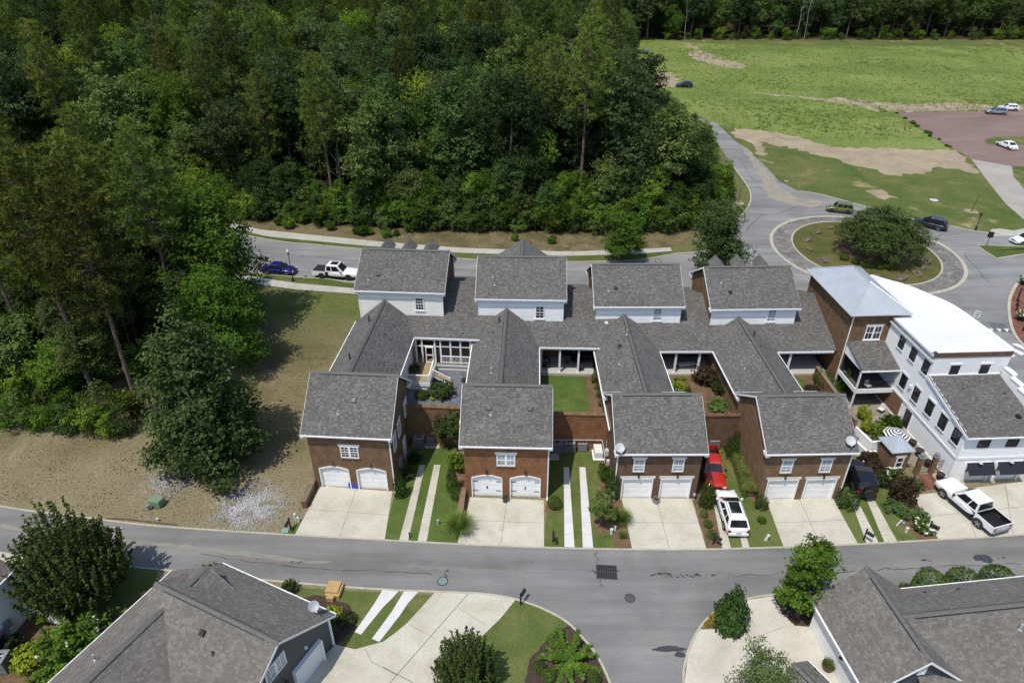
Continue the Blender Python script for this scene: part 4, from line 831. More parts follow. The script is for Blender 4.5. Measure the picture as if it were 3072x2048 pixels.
# screened porch and deck of the first house
h = HOUSES[1]; fz = 2.1; cy0 = 16.85; x0, x1, ce = 2.0, 9.0, 5.35
m = MB(); m.box(x0, x1, cy0+.1, cy0+3.6, fz-.15, fz); m.build('porch_floor', DECK, h)
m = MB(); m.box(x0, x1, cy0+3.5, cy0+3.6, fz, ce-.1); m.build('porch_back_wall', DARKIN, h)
m = MB(); m.box(x0, x1, cy0+.1, cy0+.3, fz-.35, fz-.001); m.build('rim_board', TRIM, h)
m = MB(); m.box(x0, x1, cy0+.24, cy0+.3, .9, fz-.36); m.build('porch_skirt', WHITE, h)
px_ = (2.35, 3.0, 4.35, 4.95, 6.0, 7.05, 8.1)
for x in px_: m = MB(); m.box(x-.09, x+.09, cy0+.12, cy0+.3, fz, ce-.42); m.build('porch_post', TRIM, h)
m = MB(); m.box(x0, 9, cy0+.16, cy0+.26, fz+2.0, fz+2.09); m.build('transom_rail', TRIM, h)
SCR = plain('insect_screen', (.015,.015,.016), .8); m = MB(); m.box(4.4, 9, cy0+.2, cy0+.205, fz, ce-.4); m.build('screen', SCR, h)
m = MB(); m.box(4.95, 9, cy0+.1, cy0+.2, fz+.85, fz+.93); m.box(4.95, 9, cy0+.1, cy0+.2, fz+.1, fz+.17); m.build('handrail', TRIM, h)
for k in range(26): m = MB(); xk = 5.05+k*.155; m.box(xk-.02, xk+.02, cy0+.12, cy0+.16, fz+.17, fz+.85); m.build('baluster', TRIM, h)
m = MB(); dx = 3.75
for a in ((dx-.42, dx-.32, 0, 2), (dx+.32, dx+.42, 0, 2), (dx-.32, dx+.32, 0, .15), (dx-.32, dx+.32, .95, 1.05), (dx-.32, dx+.32, 1.9, 2)): m.box(a[0], a[1], cy0+.08, cy0+.15, fz+a[2], fz+a[3])
m.build('screen_door', TRIM, h)
dk = empty('deck', (0, 0, 0)); dk.parent = h
n = 16
for k in range(n): a = 13.3 + (cy0-13.3)*k/n; m = MB(); m.box(1.95, 4.3, a+.008, a+(cy0-13.3)/n-.008, fz-.05, fz-.01); m.build('deck_board', DECK, dk)
m = MB(); m.box(1.95, 4.3, 13.24, 13.3, fz-.4, fz); m.box(4.3, 4.36, 13.24, cy0, fz-.4, fz); m.build('deck_rim', TRIM, dk)
m = MB(); m.box(2.0, 4.3, 13.35, 13.4, .9, fz-.41); m.box(4.22, 4.28, 13.4, cy0, .9, fz-.41); m.build('deck_skirt', WHITE, dk)
m = MB(); m.box(2.0, 4.36, 13.24, 13.36, fz+.85, fz+.93); m.box(2.0, 4.3, 13.27, 13.33, fz+.1, fz+.16); m.box(4.24, 4.36, 13.36, 15.7, fz+.85, fz+.93); m.box(4.27, 4.33, 13.36, 15.7, fz+.1, fz+.16); m.box(4.22, 4.38, 13.22, 13.38, fz-.3, fz+1.0); m.box(4.22,4.38,15.7,15.86,fz-.3,fz+1.1); m.build('deck_rail', TRIM, dk)
for k in range(15): m = MB(); xk = 2.1+k*.147; m.box(xk-.018, xk+.018, 13.28, 13.32, fz+.16, fz+.85); m.build('baluster', TRIM, dk)
for k in range(14): m = MB(); yk = 13.5+k*.155; m.box(4.28, 4.32, yk-.018, yk+.018, fz+.16, fz+.85); m.build('baluster', TRIM, dk)
st = empty('deck_stair', (0, 0, 0)); st.parent = h
for k in range(5): m = MB(); a = 4.38+k*.36; z = fz-.16*(k+1); m.box(a, a+.38, 14.6, 15.6, z-.05, z); m.build('tread', DECK, st)
m = MB(); m.prism([(4.38,14.56,fz+.78),(6.2,14.3,fz-.05),(6.2,14.3,fz+.05),(4.38,14.56,fz+.88)], (0,.08,0)); m.prism([(4.38,14.56,fz-.1),(6.2,14.3,fz-.93),(6.2,14.3,fz-.78),(4.38,14.56,fz+.05)], (0,.06,0)); m.box(6.15,6.27,14.25,14.37,1.15,fz+.12); m.build('stair_rail', TRIM, st)
for k in range(9): m = MB(); xk = 4.55+k*.18; zk = fz-.456*(xk-4.38); m.box(xk-.018, xk+.018, 14.42, 14.46, zk-.05, zk+.8); m.build('baluster', TRIM, st)
# courtyard walls with brick copings; courtyard floors
def court_wall(i, x0, x1, top, label, br):
    k = HP[i]; e = empty('courtyard_wall', (k['O'][0], k['O'][1], 0), R(k['rz']), label=label, cat='brick wall', group='courtyard walls between the garages')
    m = MB(); m.box(x0, x1, 6.35, 6.65, 0, top-.12); m.build('wall', br, e)
    n = int((x1-x0)/.22)
    for q in range(n): a = x0+(x1-x0)*q/n; m = MB(); m.box(a+.006, a+(x1-x0)/n-.006, 6.28, 6.72, top-.12, top); m.build('coping_brick', BR4 if i != 3 else BR3, e)
    return e
court_wall(1, 3.4, 9.65, 4.4, 'brown brick courtyard wall between the cream-sided house and the orange brick house', BR1); court_wall(2, 3.4, 9.25, 4.15, 'orange brick courtyard wall behind the three air conditioners and white generator', BR2); court_wall(3, 3.4, 8.75, 4.0, 'dark brick courtyard wall behind the red pickup', BR3)
def in_house(i, pts): 
    k = HP[i]; a = R(k['rz']); return [(k['O'][0]+x*math.cos(a)-y*math.sin(a), k['O'][1]+x*math.sin(a)+y*math.cos(a)) for x, y in pts]
sheet('courtyard_gravel', in_house(1, [(2.2,6.7),(9.2,6.7),(9.2,16.9),(2.2,16.9)]), ZB+.02, BLUESTONE); sheet('courtyard_lawn', in_house(2, [(3.3,6.7),(7.75,6.7),(7.75,16.7),(3.3,16.7)]), ZB+.03, LAWN2); sheet('courtyard_bed', in_house(2, [(2.5,6.7),(9.0,6.7),(9.0,16.7),(2.5,16.7)]), ZB+.02, STRAW)
sheet('courtyard_lawn', in_house(3, [(3.4,6.7),(6.4,6.7),(6.4,13.5),(5,15.8),(3.4,15.8)]), ZB+.03, LAWN2); sheet('courtyard_bed', in_house(3, [(2.5,6.7),(9.0,6.7),(9.0,16.7),(2.5,16.7)]), ZB+.02, STRAW)
sheet('courtyard_lawn', in_house(4, [(3.2,5),(6.6,5),(6.6,16.2),(3.2,16.2)]), ZB+.03, LAWN2); sheet('courtyard_bed', in_house(4, [(3.0,6.4),(8.6,6.4),(8.6,16.7),(3.0,16.7)]), ZB+.02, STRAW)
# low driveway walls beside the first two drives
for lab, O_, rz_, br in (('low brown brick wall beside the driveway with the blue bin', (HP[1]['O']), -4.0, BR1), ('low orange brick wall beside the driveway under the tall grass clump', HP[2]['O'], -1.8, BR2)):
    e = empty('driveway_wall', (O_[0], O_[1], 0), R(rz_), label=lab, cat='low wall'); m = MB(); m.box(-3.85, -3.47, -2.6, .1, 0, .75); m.build('wall', br, e); m = MB(); m.box(-3.9, -3.42, -2.65, .12, .75, .83); m.build('coping', br, e)
# trellis wire of the orange house / hose pipe along its court wall
e = MB(); k = HP[2]; e.tube((3.3,6.22,1.25),(8.6,6.2,1.35),.035); e.tube((8.6,6.2,1.35),(8.75,5.4,.9),.035); e.tube((8.75,5.4,.9),(8.78,4.4,.25),.035)
o = e.build('conduit_pipe', LTGREY); o.location = (k['O'][0], k['O'][1], 0); o.rotation_euler = (0,0,R(-1.8)); tag(o, 'pale conduit pipe running along the orange brick courtyard wall', 'pipe')
# ------------------------------------------------------------------ white building and brick tower
WO, WR = (38.4, 44.95), R(2.7)
wb = empty('white_building', (WO[0], WO[1], 0), WR, label='white painted building with flat white roof and black garage awnings', cat='building')
L_ = 13.9                                                 # length of the left wall
m = MB(); m.box(.03, 6.6, .03, 6.55, 0, 5.0); m.build('garage_wall', WHITE, wb)
m = MB(); m.box(.03, 7.0, 6.6, L_, 0, 8.2); m.build('block_wall', PBRICK, wb)
BW = plain('bright_white', (.84,.84,.84), .5, var=.04)
rake = lambda z: (0.0, L_) if z < 5.15 else (max(0.0, (z-5.15)/.235), L_)
siding(wb, 0, L_, 0.03, 2.5, 8.1, BW, .15, -1, 'y', top=rake); siding(wb, 0, L_, .03, .25, 2.36, BW, .15, -1, 'y')
siding(wb, 0, 6.6, .03, 2.62, 5.05, BW, .15, -1, 'x')
for z in (.02, 2.36): m = MB(); m.box(-.06, -.0, -.06, L_, z, z+.22); m.build('band_board', TRIM, wb)
m = MB(); m.box(-.06, 6.66, -.06, -.0, 2.36, 2.6); m.build('band_board', TRIM, wb)
m = MB(); m.box(.0, 6.6, -.0, .03, 0, 2.36); m.build('garage_front', WHITE, wb)
m = MB(); m.box(-.05, .08, -.05, .08, 0, 5.05); m.build('corner_board', TRIM, wb)
m = MB(); m.box(-.012, .02, 8.6, L_, 0, 2.3); m.build('brick_base', BR4, wb)
DKF = plain('black_frame', (.014,.013,.013), .5)
for y, z, w, hh in ((5.0,3.45,.95,1.45),(2.93,3.45,.95,1.42),(.95,3.5,.95,1.38),(11.45,6.55,.85,1.3),(9.4,6.5,.85,1.34),(7.3,6.45,.85,1.38),(9.4,3.35,.9,1.42),(7.2,3.35,.9,1.45)):
    window(wb, -.0, y, z, w, hh, rz=R(-90), cols=2, rows=2, frame=DKF, sill=TRIM, lintel=TRIM, fw=.06)
for x in (1.85, 4.35): window(wb, x, -.0, 3.68, 1.0, 1.2, cols=2, rows=2, frame=DKF, fw=.06)
for x in (2.2, 5.0): window(wb, x, 6.57, 6.75, .85, 1.0, cols=2, rows=2, frame=DKF, sill=TRIM, lintel=TRIM, fw=.06)
for x in (2.1, 4.85):
    garage_door(wb, x, -.0, 0, 2.4, 2.05, panels=4, mat=BW).location = (x, -.26, 0)
    a = MB(); a.prism([(-1.2,-.75,1.35),(1.2,-.75,1.35),(1.2,-.02,2.15),(-1.2,-.02,2.15)], (0,.03,.03)); o = a.build('awning', plain('navy_canvas', (.012,.013,.022), .85), wb); o.location = (x, -.26, 0)
    g = MB()
    for q in (-.75, 0, .75): g.box(q-.3, q+.3, -.14, -.12, 1.05, 1.5)
    o = g.build('door_glass', GLASS, wb); o.location = (x, -.02, 0)
    a = MB(); a.tube((0,0,.35),(0,-.45,.4),.02); a.lathe([(0,.1),(.05,.08),(.17,-.08),(0,-.06)], 10, (0,-.5,.32)); o = a.build('gooseneck_lamp', LTGREY, wb); o.location = (x-.2, -.03, 2.1)
# shed roof over the garages
s0 = [(-.12,-.38,5.08),(6.6,-.38,5.08),(6.6,6.58,6.65),(-.12,6.58,6.65)]; m = MB(); slab_under(m, s0); r = m.build('shed_roof', UNDER, wb); put_shingles(r, [s0])
m = MB(); m.box(-.12, 6.6, -.5, -.385, 4.94, 5.06); m.build('gutter', GUTTER, r); m = MB(); m.box(-.05, 6.6, 6.5, 6.58, 6.6, 6.76); m.build('flashing', TRIM, r)
m = MB(); m.prism([(-.16,-.4,4.84),(-.1,-.4,4.84),(-.1,-.4,5.08),(-.16,-.4,5.08)], (0,6.95,1.57)); m.build('rake_board', TRIM, r)
vent_pipe(r, 2.3, 4.9, 6.27, .12, .06); vent_pipe(r, 5.7, 4.2, 6.12, .2, .05); vent_box(r, 5.4, 1.6, 5.55, slope=.22)
for k in range(6): m = MB(); a = 6.3-k*1.15; z = 7.45-k*.36; m.box(6.62, 7.0, a-1.15, a, 0, z); m.build('parapet_step', BW, wb); m = MB(); m.box(6.56, 7.06, a-1.18, a+.03, z, z+.1); m.build('coping', BW, wb)
# upper block: painted front, brick parapet band, white membrane roof with a curved parapet
m = MB(); m.box(.0, 7.05, 6.56, 6.6, 6.5, 8.6); m.build('painted_wall', PBRICK, wb)
m = MB(); m.box(-.02, 7.05, 6.5, 6.85, 8.6, 9.12); m.build('brick_band', BR3, wb)
wl = lambda X, Y: ((X-WO[0])*math.cos(WR)+(Y-WO[1])*math.sin(WR), -(X-WO[0])*math.sin(WR)+(Y-WO[1])*math.cos(WR))
cv = [wl(*at(2372+x/3.267, 700+y/3.267, 9.15)) for x, y in ((2180,1130),(1900,920),(1600,710),(1380,608),(1150,515),(960,460),(785,408))]
cvs = smooth_line(cv, 5)
rf = [(0.0, 6.85), (cvs[0][0]-.2, 6.85)] + [(p[0]-.15, p[1]) for p in cvs[1:]] + [(1.0, cvs[-1][1]), (.6, L_), (0.0, L_)]
m = MB(); m.prism([(x, y, 8.45) for x, y in rf], (0, 0, .2)); m.build('membrane_roof', MEMB, wb)
m = MB(); m.box(-.0, 7.06, 6.5, 6.86, 9.122, 9.2); m.build('coping', BW, wb)
m = MB(); m.poly([(0.0,6.86,9.12),(cvs[0][0],6.86,9.12),(cvs[0][0],7.3,8.66),(0.0,7.3,8.66)]); m.build('cant_strip', MEMB, wb)
rings = []
for i, p in enumerate(cvs):
    a = Vector(cvs[max(0,i-1)]); b = Vector(cvs[min(len(cvs)-1,i+1)]); d = (b-a).normalized(); q = Vector((-d.y, d.x)); q = q if q.x > 0 else -q
    rings.append([(p[0]-q.x*.28, p[1]-q.y*.28, 8.6), (p[0]+q.x*.12, p[1]+q.y*.12, 8.6), (p[0]+q.x*.12, p[1]+q.y*.12, 9.18), (p[0]-q.x*.28, p[1]-q.y*.28, 9.18)])
m = MB(); m.loft(rings); m.build('parapet', BW, wb)
rings = []
for i, p in enumerate(cvs):
    a = Vector(cvs[max(0,i-1)]); b = Vector(cvs[min(len(cvs)-1,i+1)]); d = (b-a).normalized(); q = Vector((-d.y, d.x)); q = q if q.x > 0 else -q
    rings.append([(p[0]-q.x*.3, p[1]-q.y*.3, 0), (p[0]+q.x*.02, p[1]+q.y*.02, 0), (p[0]+q.x*.02, p[1]+q.y*.02, 8.6), (p[0]-q.x*.3, p[1]-q.y*.3, 8.6)])
m = MB(); m.loft(rings); m.build('curved_wall', PBRICK, wb)
m = MB(); m.box(-.2, -.02, 6.6, L_, 8.1, 8.28); m.build('gutter', GUTTER, wb); m = MB(); m.box(-.16,-.06,6.62,L_,8.285,8.30); m.build('gutter_screen', DKGREY, wb)
for k in range(6): m = MB(); m.box(.1+.0*k, 6.2-.3*k if k < 3 else 5.6-.45*k, 8.0+k*1.15, 8.0+k*1.15+.05, 8.651, 8.656); m.build('membrane_seam', plain('seam_grey', (.66,.67,.67), .6), wb)
vent_pipe(wb, 2.6, 8.6, 8.65, .14, .1, MEMB); m = MB(); m.box(-.22,-.02,8.0,8.25,4.2,4.5); m.build('wall_box', TRIM, wb)
m = MB(); m.box(-.04, .01, 6.7, 7.7, .1, 2.2); m.build('patio_door', GLASS, wb); m = MB(); m.box(-.06, .0, 6.6, 6.7, .1, 2.3); m.box(-.06,.0,7.7,7.8,.1,2.3); m.box(-.06,.0,6.6,7.8,2.2,2.3); m.build('door_frame', TRIM, wb)
# covered metal porch on the far side
m = MB(); s0 = [(7.1,.5,3.6),(8.8,.5,2.9),(8.8,6,2.9),(7.1,6,3.6)]; slab_under(m, [s0[0],s0[1],s0[2],s0[3]], .08); m.build('side_awning_roof', METALR, wb)
# tower
TO, TR = (33.7, 58.8), R(3.0)
tw = empty('brick_tower', (TO[0], TO[1], 0), TR, label='three-storey brown brick tower block with hipped grey metal roof', cat='building')
m = MB(); m.box(0, 5.2, 0, 9.6, 0, 9.15); m.build('wall', BR1, tw)
x0, x1, y0, y1, ze, zr = -.4, 5.65, -.42, 10.0, 9.15, 11.0; xm = (x0+x1)/2; ra, rb = (xm, y0+3.4, zr), (xm, y1-3.4, zr)
m = MB(); A, B, C, D = (x0,y0,ze), (x1,y0,ze), (x1,y1,ze), (x0,y1,ze)
m.add([A, B, C, D, ra, rb, (x0,y0,ze-.12), (x1,y0,ze-.12), (x1,y1,ze-.12), (x0,y1,ze-.12)], [(0,1,4),(1,2,5,4),(2,3,5),(3,0,4,5),(6,7,1,0),(7,8,2,1),(8,9,3,2),(9,6,0,3),(9,8,7,6)]); tr_ = m.build('roof', METALR, tw)
def seam(a, b, parent, r=.022): m = MB(); m.tube(a, b, r, n=4); return m.build('seam', METALR, parent)
for i in range(1, 22):                                     # standing seams, each its own rib
    y = y0 + (y1-y0)*i/22; t = min(1, (y-y0)/3.4, (y1-y)/3.4); seam((x0, y, ze+.02), (x0+(xm-x0)*t, y, ze+(zr-ze)*t+.02), tr_); seam((x1, y, ze+.02), (x1-(x1-xm)*t, y, ze+(zr-ze)*t+.02), tr_)
for i in range(1, 13):
    x = x0 + (x1-x0)*i/13; t = 1-abs(x-xm)/(xm-x0); seam((x, y0, ze+.02), (x, y0+3.4*t, ze+(zr-ze)*t+.02), tr_)
for a, b in ((A, ra), (B, ra), (C, rb), (D, rb), (ra, rb)): m = MB(); m.tube((a[0],a[1],a[2]+.03), (b[0],b[1],b[2]+.03), .07, n=6); m.build('hip_cap', METALR, tr_)
m = MB(); m.box(x0-.1, x1+.1, y0-.1, y0, ze-.14, ze-.02); m.box(x0-.1, x0, y0, y1, ze-.14, ze-.02); m.box(x1, x1+.1, y0, y1, ze-.14, ze-.02); m.build('gutter', LTGREY, tr_)
vent_pipe(tr_, 3.6, 1.2, 9.85, .25, .05, GS)
window(tw, 2.6, 0, 6.0, 1.65, 1.6, cols=2, rows=2, lintel=LINTEL, sill=TRIM, double=True); downpipe(tw, .1, -.01, .2, 9.05); m = MB(); m.tube((5.1,-.05,8.9),(4.9,-.05,8.3),.05); m.build('downpipe', GUTTER, tw)
# balcony with shingled roof
s0 = [(.2,-3.75,4.75),(4.75,-3.75,4.75),(4.45,0,5.85),(.2,0,5.85)]; s0 = [(.15,-3.75,4.75),(4.5,-3.75,4.75),(4.5,0,5.85),(.15,0,5.85)]
m = MB(); slab_under(m, s0); br_ = m.build('balcony_roof', UNDER, tw); put_shingles(br_, [s0]); m = MB(); m.box(.1, 4.5, -3.88, -3.76, 4.62, 4.74); m.build('gutter', GUTTER, br_)
m = MB(); m.prism([(.25,-3.6,4.5),(.25,0,4.5),(.25,0,5.7),(.25,-3.6,4.7)], (.06,0,0)); m.build('side_panel', BW, br_)
m = MB(); m.box(.25, 4.45, -3.6, 0, 2.0, 2.3); m.build('balcony_floor', plain('shade_toned_deck', (.07,.065,.06), .8), tw); m = MB(); m.box(.2, 4.5, -3.68, -3.6, 2.0, 2.5); m.box(.17,.25,-3.6,0,2.0,2.5); m.build('balcony_rim', TRIM, tw)  # balcony floor darkened: shade under the roof is put into its colour
m = MB(); m.box(.25, .4, -3.55, -3.4, 0, 4.6); m.build('balcony_post', TRIM, tw); m = MB(); m.box(.4, 4.4, -3.5, -3.46, 3.2, 3.26); m.build('balcony_rail', BLACK, tw)
for k in range(26): m = MB(); a = .5+k*.152; m.tube((a,-3.48,2.4),(a,-3.48,3.2),.012,n=4); m.build('baluster', BLACK, tw)
m = MB(); m.box(.4, 4.4, -.02, -.005, 2.3, 4.5); m.build('balcony_door', GLASS, tw); m = MB(); m.box(.4, 4.4, -.04, -.03, 0, 1.95); m.build('patio_door', GLASS, tw)
downpipe(tw, .2, -3.66, 0, 4.6)
# brick pavilion with metal pyramid roof, gate, court walls
pv = empty('garden_pavilion', (33.1, 45.5, 0), R(6), label='small brick garden pavilion with pyramid metal roof, beside the iron gate', cat='pavilion')
m = MB(); m.box(.15, 1.95, .15, 1.95, 0, 2.65); m.build('wall', BR4, pv); m = MB(); ap = (1.05,1.05,3.6)
c4 = [(-.05,-.05,2.65),(2.15,-.05,2.65),(2.15,2.15,2.65),(-.05,2.15,2.65)]; m.add(c4+[ap]+[(x,y,2.57) for x,y,_ in c4], [(0,1,4),(1,2,4),(2,3,4),(3,0,4),(5,6,1,0),(6,7,2,1),(7,8,3,2),(8,5,0,3),(8,7,6,5)]); pr = m.build('roof', METALR, pv)
for c in c4: seam((c[0],c[1],c[2]+.02), ap, pr, .03)
for k in range(4):
    a, b = Vector(c4[k]), Vector(c4[(k+1) % 4])
    for t in (.25, .5, .75): q = a.lerp(b, t); e_ = q.lerp(Vector(ap), 1-abs(2*t-1)); seam((q.x,q.y,q.z+.02), (e_.x,e_.y,e_.z+.02), pr, .018)
window(pv, 1.1, .15, .75, .7, 1.2, cols=1, rows=2, frame=TRIM, lintel=LINTEL, sill=TRIM)
gt = empty('garden_gate', (36.0, 45.75, 0), R(3), label='black wrought iron garden gate between brick posts with stone balls', cat='gate')
for x in (.0, 1.35): m = MB(); m.box(x-.18, x+.18, -.18, .18, 0, 1.9); m.build('post', BR4, gt); m = MB(); m.box(x-.24,x+.24,-.24,.24,1.9,2.02); m.lathe([(.06,2.02),(.18,2.1),(.2,2.22),(.15,2.36),(0,2.42)], 12, (x,0,0)); m.build('post_cap', MIDGREY, gt)
for x in [.24+.1*k for k in range(10)] + [1.6+.1*k for k in range(7)]: m = MB(); m.tube((x,0,.06),(x,0,1.5+.2*math.sin(min(1,(x-.2)/.9)*math.pi if x < 1.3 else .3)),.014,n=5); m.build('bar', BLACK, gt)
m = MB(); m.tube((.18,0,.15),(1.2,0,.15),.02,n=5); m.tube((.18,0,1.4),(1.2,0,1.4),.02,n=5); m.tube((1.53,0,.15),(2.25,0,.15),.02,n=5); m.tube((1.53,0,1.4),(2.25,0,1.4),.02,n=5); m.build('rail', BLACK, gt)
cwl = empty('planter_wall', (32.0, 50.4, 0), 0, label='white rendered planter wall with low ledge behind the black off-road vehicle', cat='garden wall', kind='thing')
for a, b, hh, t, nm in (((0,0),(.6,-2.5),1.9,.22,'wall'),((.6,-2.5),(1.7,-2.4),1.9,.22,'wall'),((-.45,-.4),(.25,-2.9),1.1,.2,'ledge'),((.25,-2.9),(1.4,-2.8),1.1,.2,'ledge')):
    d = (Vector(b)-Vector(a)).normalized(); q = Vector((-d.y,d.x))*t/2; m = MB(); m.prism([(a[0]-q.x,a[1]-q.y,0),(b[0]-q.x,b[1]-q.y,0),(b[0]+q.x,b[1]+q.y,0),(a[0]+q.x,a[1]+q.y,0)], (0,0,hh)); m.build(nm, WHITE, cwl)
cs = empty('garden_wall', (31.6, 57.0, 0), R(1.5), label='long brick garden wall between the end courtyard and the tower patio', cat='garden wall', kind='thing'); m = MB(); m.box(0,.28,-7,2,0,2.6); m.build('wall', BR4, cs); m = MB(); m.box(-.05,.33,-7,2,2.6,2.7); m.build('coping', BR4, cs)
sheet('patio', [(32.4,48.5),(38.2,46.2),(38.0,58.6),(32.2,58.6)], .035, ground_mat('patio_stone', [(.3,(.20,.185,.15)),(.7,(.30,.27,.22))], 1.0, 6.0, .25))
# ------------------------------------------------------------------ houses on the near side of the alley
lh = empty('grey_house', (0, 0, 0), R(-25), label='grey-walled house with big shingle roof at the bottom left corner', cat='house')
X0, X1, YB, YM = -32.9, -22.9, 21.4, 16.7
m = MB(); m.box(X0+.3, X1-.35, YB-9.1, YB-.4, 0, 3.05); m.build('wall', GREYW, lh)
r = gable(lh, X0, X1, 2*YM-YB, YB, 2.9, 6.1, 'x', mat=SHING2, ex=.15, wd=.24)
m = MB(); m.prism([(X1-.35,YB-9.1,3.051),(X1-.35,YB-.4,3.051),(X1-.35,YM,5.85)], (-.2,0,0)); m.build('gable_wall', GREYW, lh)
m = MB(); m.box(-35.2, -27.6, 4, 19.0, 0, 3.0); m.build('wing_wall', GREYW, lh); r2 = gable(lh, -35.6, -27.2, 4, 19.4, 2.9, 5.5, 'y', mat=SHING2, ex=.15, wd=.24)
m = MB(); m.prism([(-35.2,19.0,3.0),(-27.6,19.0,3.0),(-31.4,19.0,5.3)], (0,-.2,0)); m.build('gable_wall', GREYW, lh)
for y in (18.6, 14.4): garage_door(lh, X1-.35, y, 0, 2.6, 2.1, rz=R(90)).location = (X1-.62+.26+.26, y, 0)
window(lh, X1-.35, 16.3, 3.35, 1.7, 1.2, rz=R(90), cols=2, rows=4, double=True, gl=GLASS2)
for yy in (YB-.35, YB-9.15): m = MB(); m.box(X1-.42, X1-.24, yy-.12, yy+.02, 0, 2.9); m.build('corner_board', TRIM, lh)
m = MB(); m.lathe([(0,.1),(.05,.08),(.16,-.08),(0,-.06)], 10, (X1-.1,16.6,2.3)); m.tube((X1-.35,16.6,2.45),(X1-.1,16.6,2.4),.02); m.build('wall_lamp', BLACK, lh); m = MB(); m.box(X1-.33,X1-.15,18.6,18.75,2.75,2.9); m.build('camera_light', TRIM, lh)
vent_box(lh, -27.9, 15.6, 5.36, slope=.67); vent_pipe(lh, -26.6, 15.0, 4.97, .22, .06); vent_pipe(lh, -32.9, 11.9, 4.58, .5, .06, GS)
for e_ in (dish(None, (-12.95, 28.85, 3.72), R(35), .36),): tag(e_, 'round grey satellite dish on the roof edge of the grey-walled house', 'satellite dish', 'satellite dishes on the roofs')
def near_score(rz): a = R(rz); return lambda c: math.hypot(c.x*math.cos(a)-c.y*math.sin(a), c.x*math.sin(a)+c.y*math.cos(a)-25.5) + (50 if c.y*math.cos(a)+c.x*math.sin(a) < 24.3 else 0)
split_singles(r, 300, SHING2S, near_score(-25))
rh = empty('shingle_house', (0, 0, 0), R(6.5), label='house with shingle roof and white garage doors at the bottom right corner', cat='house')
def rl(p): a = R(6.5); return (p[0]*math.cos(a)+p[1]*math.sin(a), -p[0]*math.sin(a)+p[1]*math.cos(a))
X0, X1, Y0, Y1 = 23.6, 30.1, 21.0, 27.9
m = MB(); m.box(X0+.4, X1-.35, Y0+.35, Y1-.4, 0, 2.95); m.build('wall', GREYW, rh); m = MB(); m.box(X0+.36, X0+.4, Y0-3, Y1-.4, 0, 2.9); m.build('garage_front', WHITE, rh)
rr_ = gable(rh, X0, X1, Y0, Y1, 2.9, 5.6, 'y', mat=SHING2, ex=.15, wd=.24); split_singles(rr_, 300, SHING2S, near_score(6.5))
m = MB(); m.prism([(X0+.4,Y0+.35,2.951),(X1-.35,Y0+.35,2.951),((X0+X1)/2,Y0+.35,5.4)], (0,.2,0)); m.build('gable_wall', GREYW, rh)
m = MB()
for k in range(5): m.box((X0+X1)/2-.25, (X0+X1)/2+.25, Y0+.27, Y0+.349, 3.9+k*.16, 4.02+k*.16)
m.build('louvre', TRIM, rh)
m = MB(); m.box(X0+.4, 31, 17, Y0+.3, 0, 2.7); m.build('rear_wall', GREYW, rh); 
m = MB(); m.box((X0+X1)/2, 47, 20.7, 27.5, 0, 2.95); m.build('wing_wall', GREYW, rh); gable(rh, (X0+X1)/2, 47, 20.4, 27.85, 2.9, 5.5, 'x', mat=SHING2, ex=.15, wd=.24, rakes=(0,0))
for y in (25.6, 22.2): garage_door(rh, X0+.36, y, 0, 2.7, 2.2, rz=R(-90), mat=WHITE).location = (X0+.62, y, 0)
m = MB(); m.lathe([(0,.1),(.05,.08),(.16,-.08),(0,-.06)], 10, (X0+.2,23.9,2.2)); m.build('wall_lamp', BLACK, rh); downpipe(rh, X0+.4, Y1-.35, 0, 2.8)
q = rl(at(3030, 1905, 4.6)); vent_box(rh, q[0]-.9, q[1], 4.15, MIDGREY, .68); vent_pipe(rh, 34.2, 22.9, 4.75, .5, .1, GS); vent_pipe(rh, 31.0, 26.9, 3.6, .12, .07); vent_pipe(rh, 33.4, 26.9, 3.6, .12, .07)
tag(dish(None, (22.1, 23.75, 3.0), R(20), .4), 'round grey satellite dish at the eave above the white garage doors', 'satellite dish', 'satellite dishes on the roofs')
pr_ = empty('porch_roof', at(2470, 2110, 2.9) + (0,), R(30), label='small shingled porch roof poking in at the bottom edge', cat='porch'); gable(pr_, -1.6, 1.6, -1.5, 2.4, 2.7, 3.7, 'y', mat=SHING2); m = MB(); m.box(-1.2,1.2,-1.2,2.0,0,2.75); m.build('wall', GREYW, pr_)
fh = empty('white_sided_house', (-34.2, 31.2, 0), R(-11), label='white sided house wall cut off by the left edge', cat='house')
m = MB(); m.box(-9, -.03, -11, 0, 0, 4.7); m.build('wall', WHITE, fh); siding(fh, -11, 0, -.03, .2, 4.65, WHITE, .15, 1, 'y'); gable(fh, -9.4, .35, -11.4, .35, 4.6, 8.2, 'y', mat=SHING2, rakes=(0,0))
m = MB(); m.box(0,.2,-1.9,-1.4,.9,1.5); m.box(0,.15,-2.3,-2.0,.8,1.2); m.build('meter_box', MIDGREY, fh)
fn = empty('slatted_fence', (-34.1, 30.9, 0), R(-14), label='low white slatted fence between the white house and the tree', cat='fence')
for k in range(4): m = MB(); m.box(.1, 3.4, 0, .05, .12+k*.3, .34+k*.3); m.build('slat', TRIM, fn)
for x in (.15, 1.7, 3.3): m = MB(); m.box(x-.05,x+.05,.05,.15,0,1.3); m.build('post', TRIM, fn)
tag(dish(None, in_house(3, [(-3.5, -.25)])[0] + (5.5,), R(10), .4, tilt=38), 'pale satellite dish at the eave corner of the dark brick garage', 'satellite dish', 'satellite dishes on the roofs')
tag(dish(None, in_house(4, [(3.05, .2)])[0] + (5.85,), R(-10), .4, tilt=38), 'pale satellite dish on the tan brick garage roof above the black vehicle', 'satellite dish', 'satellite dishes on the roofs')
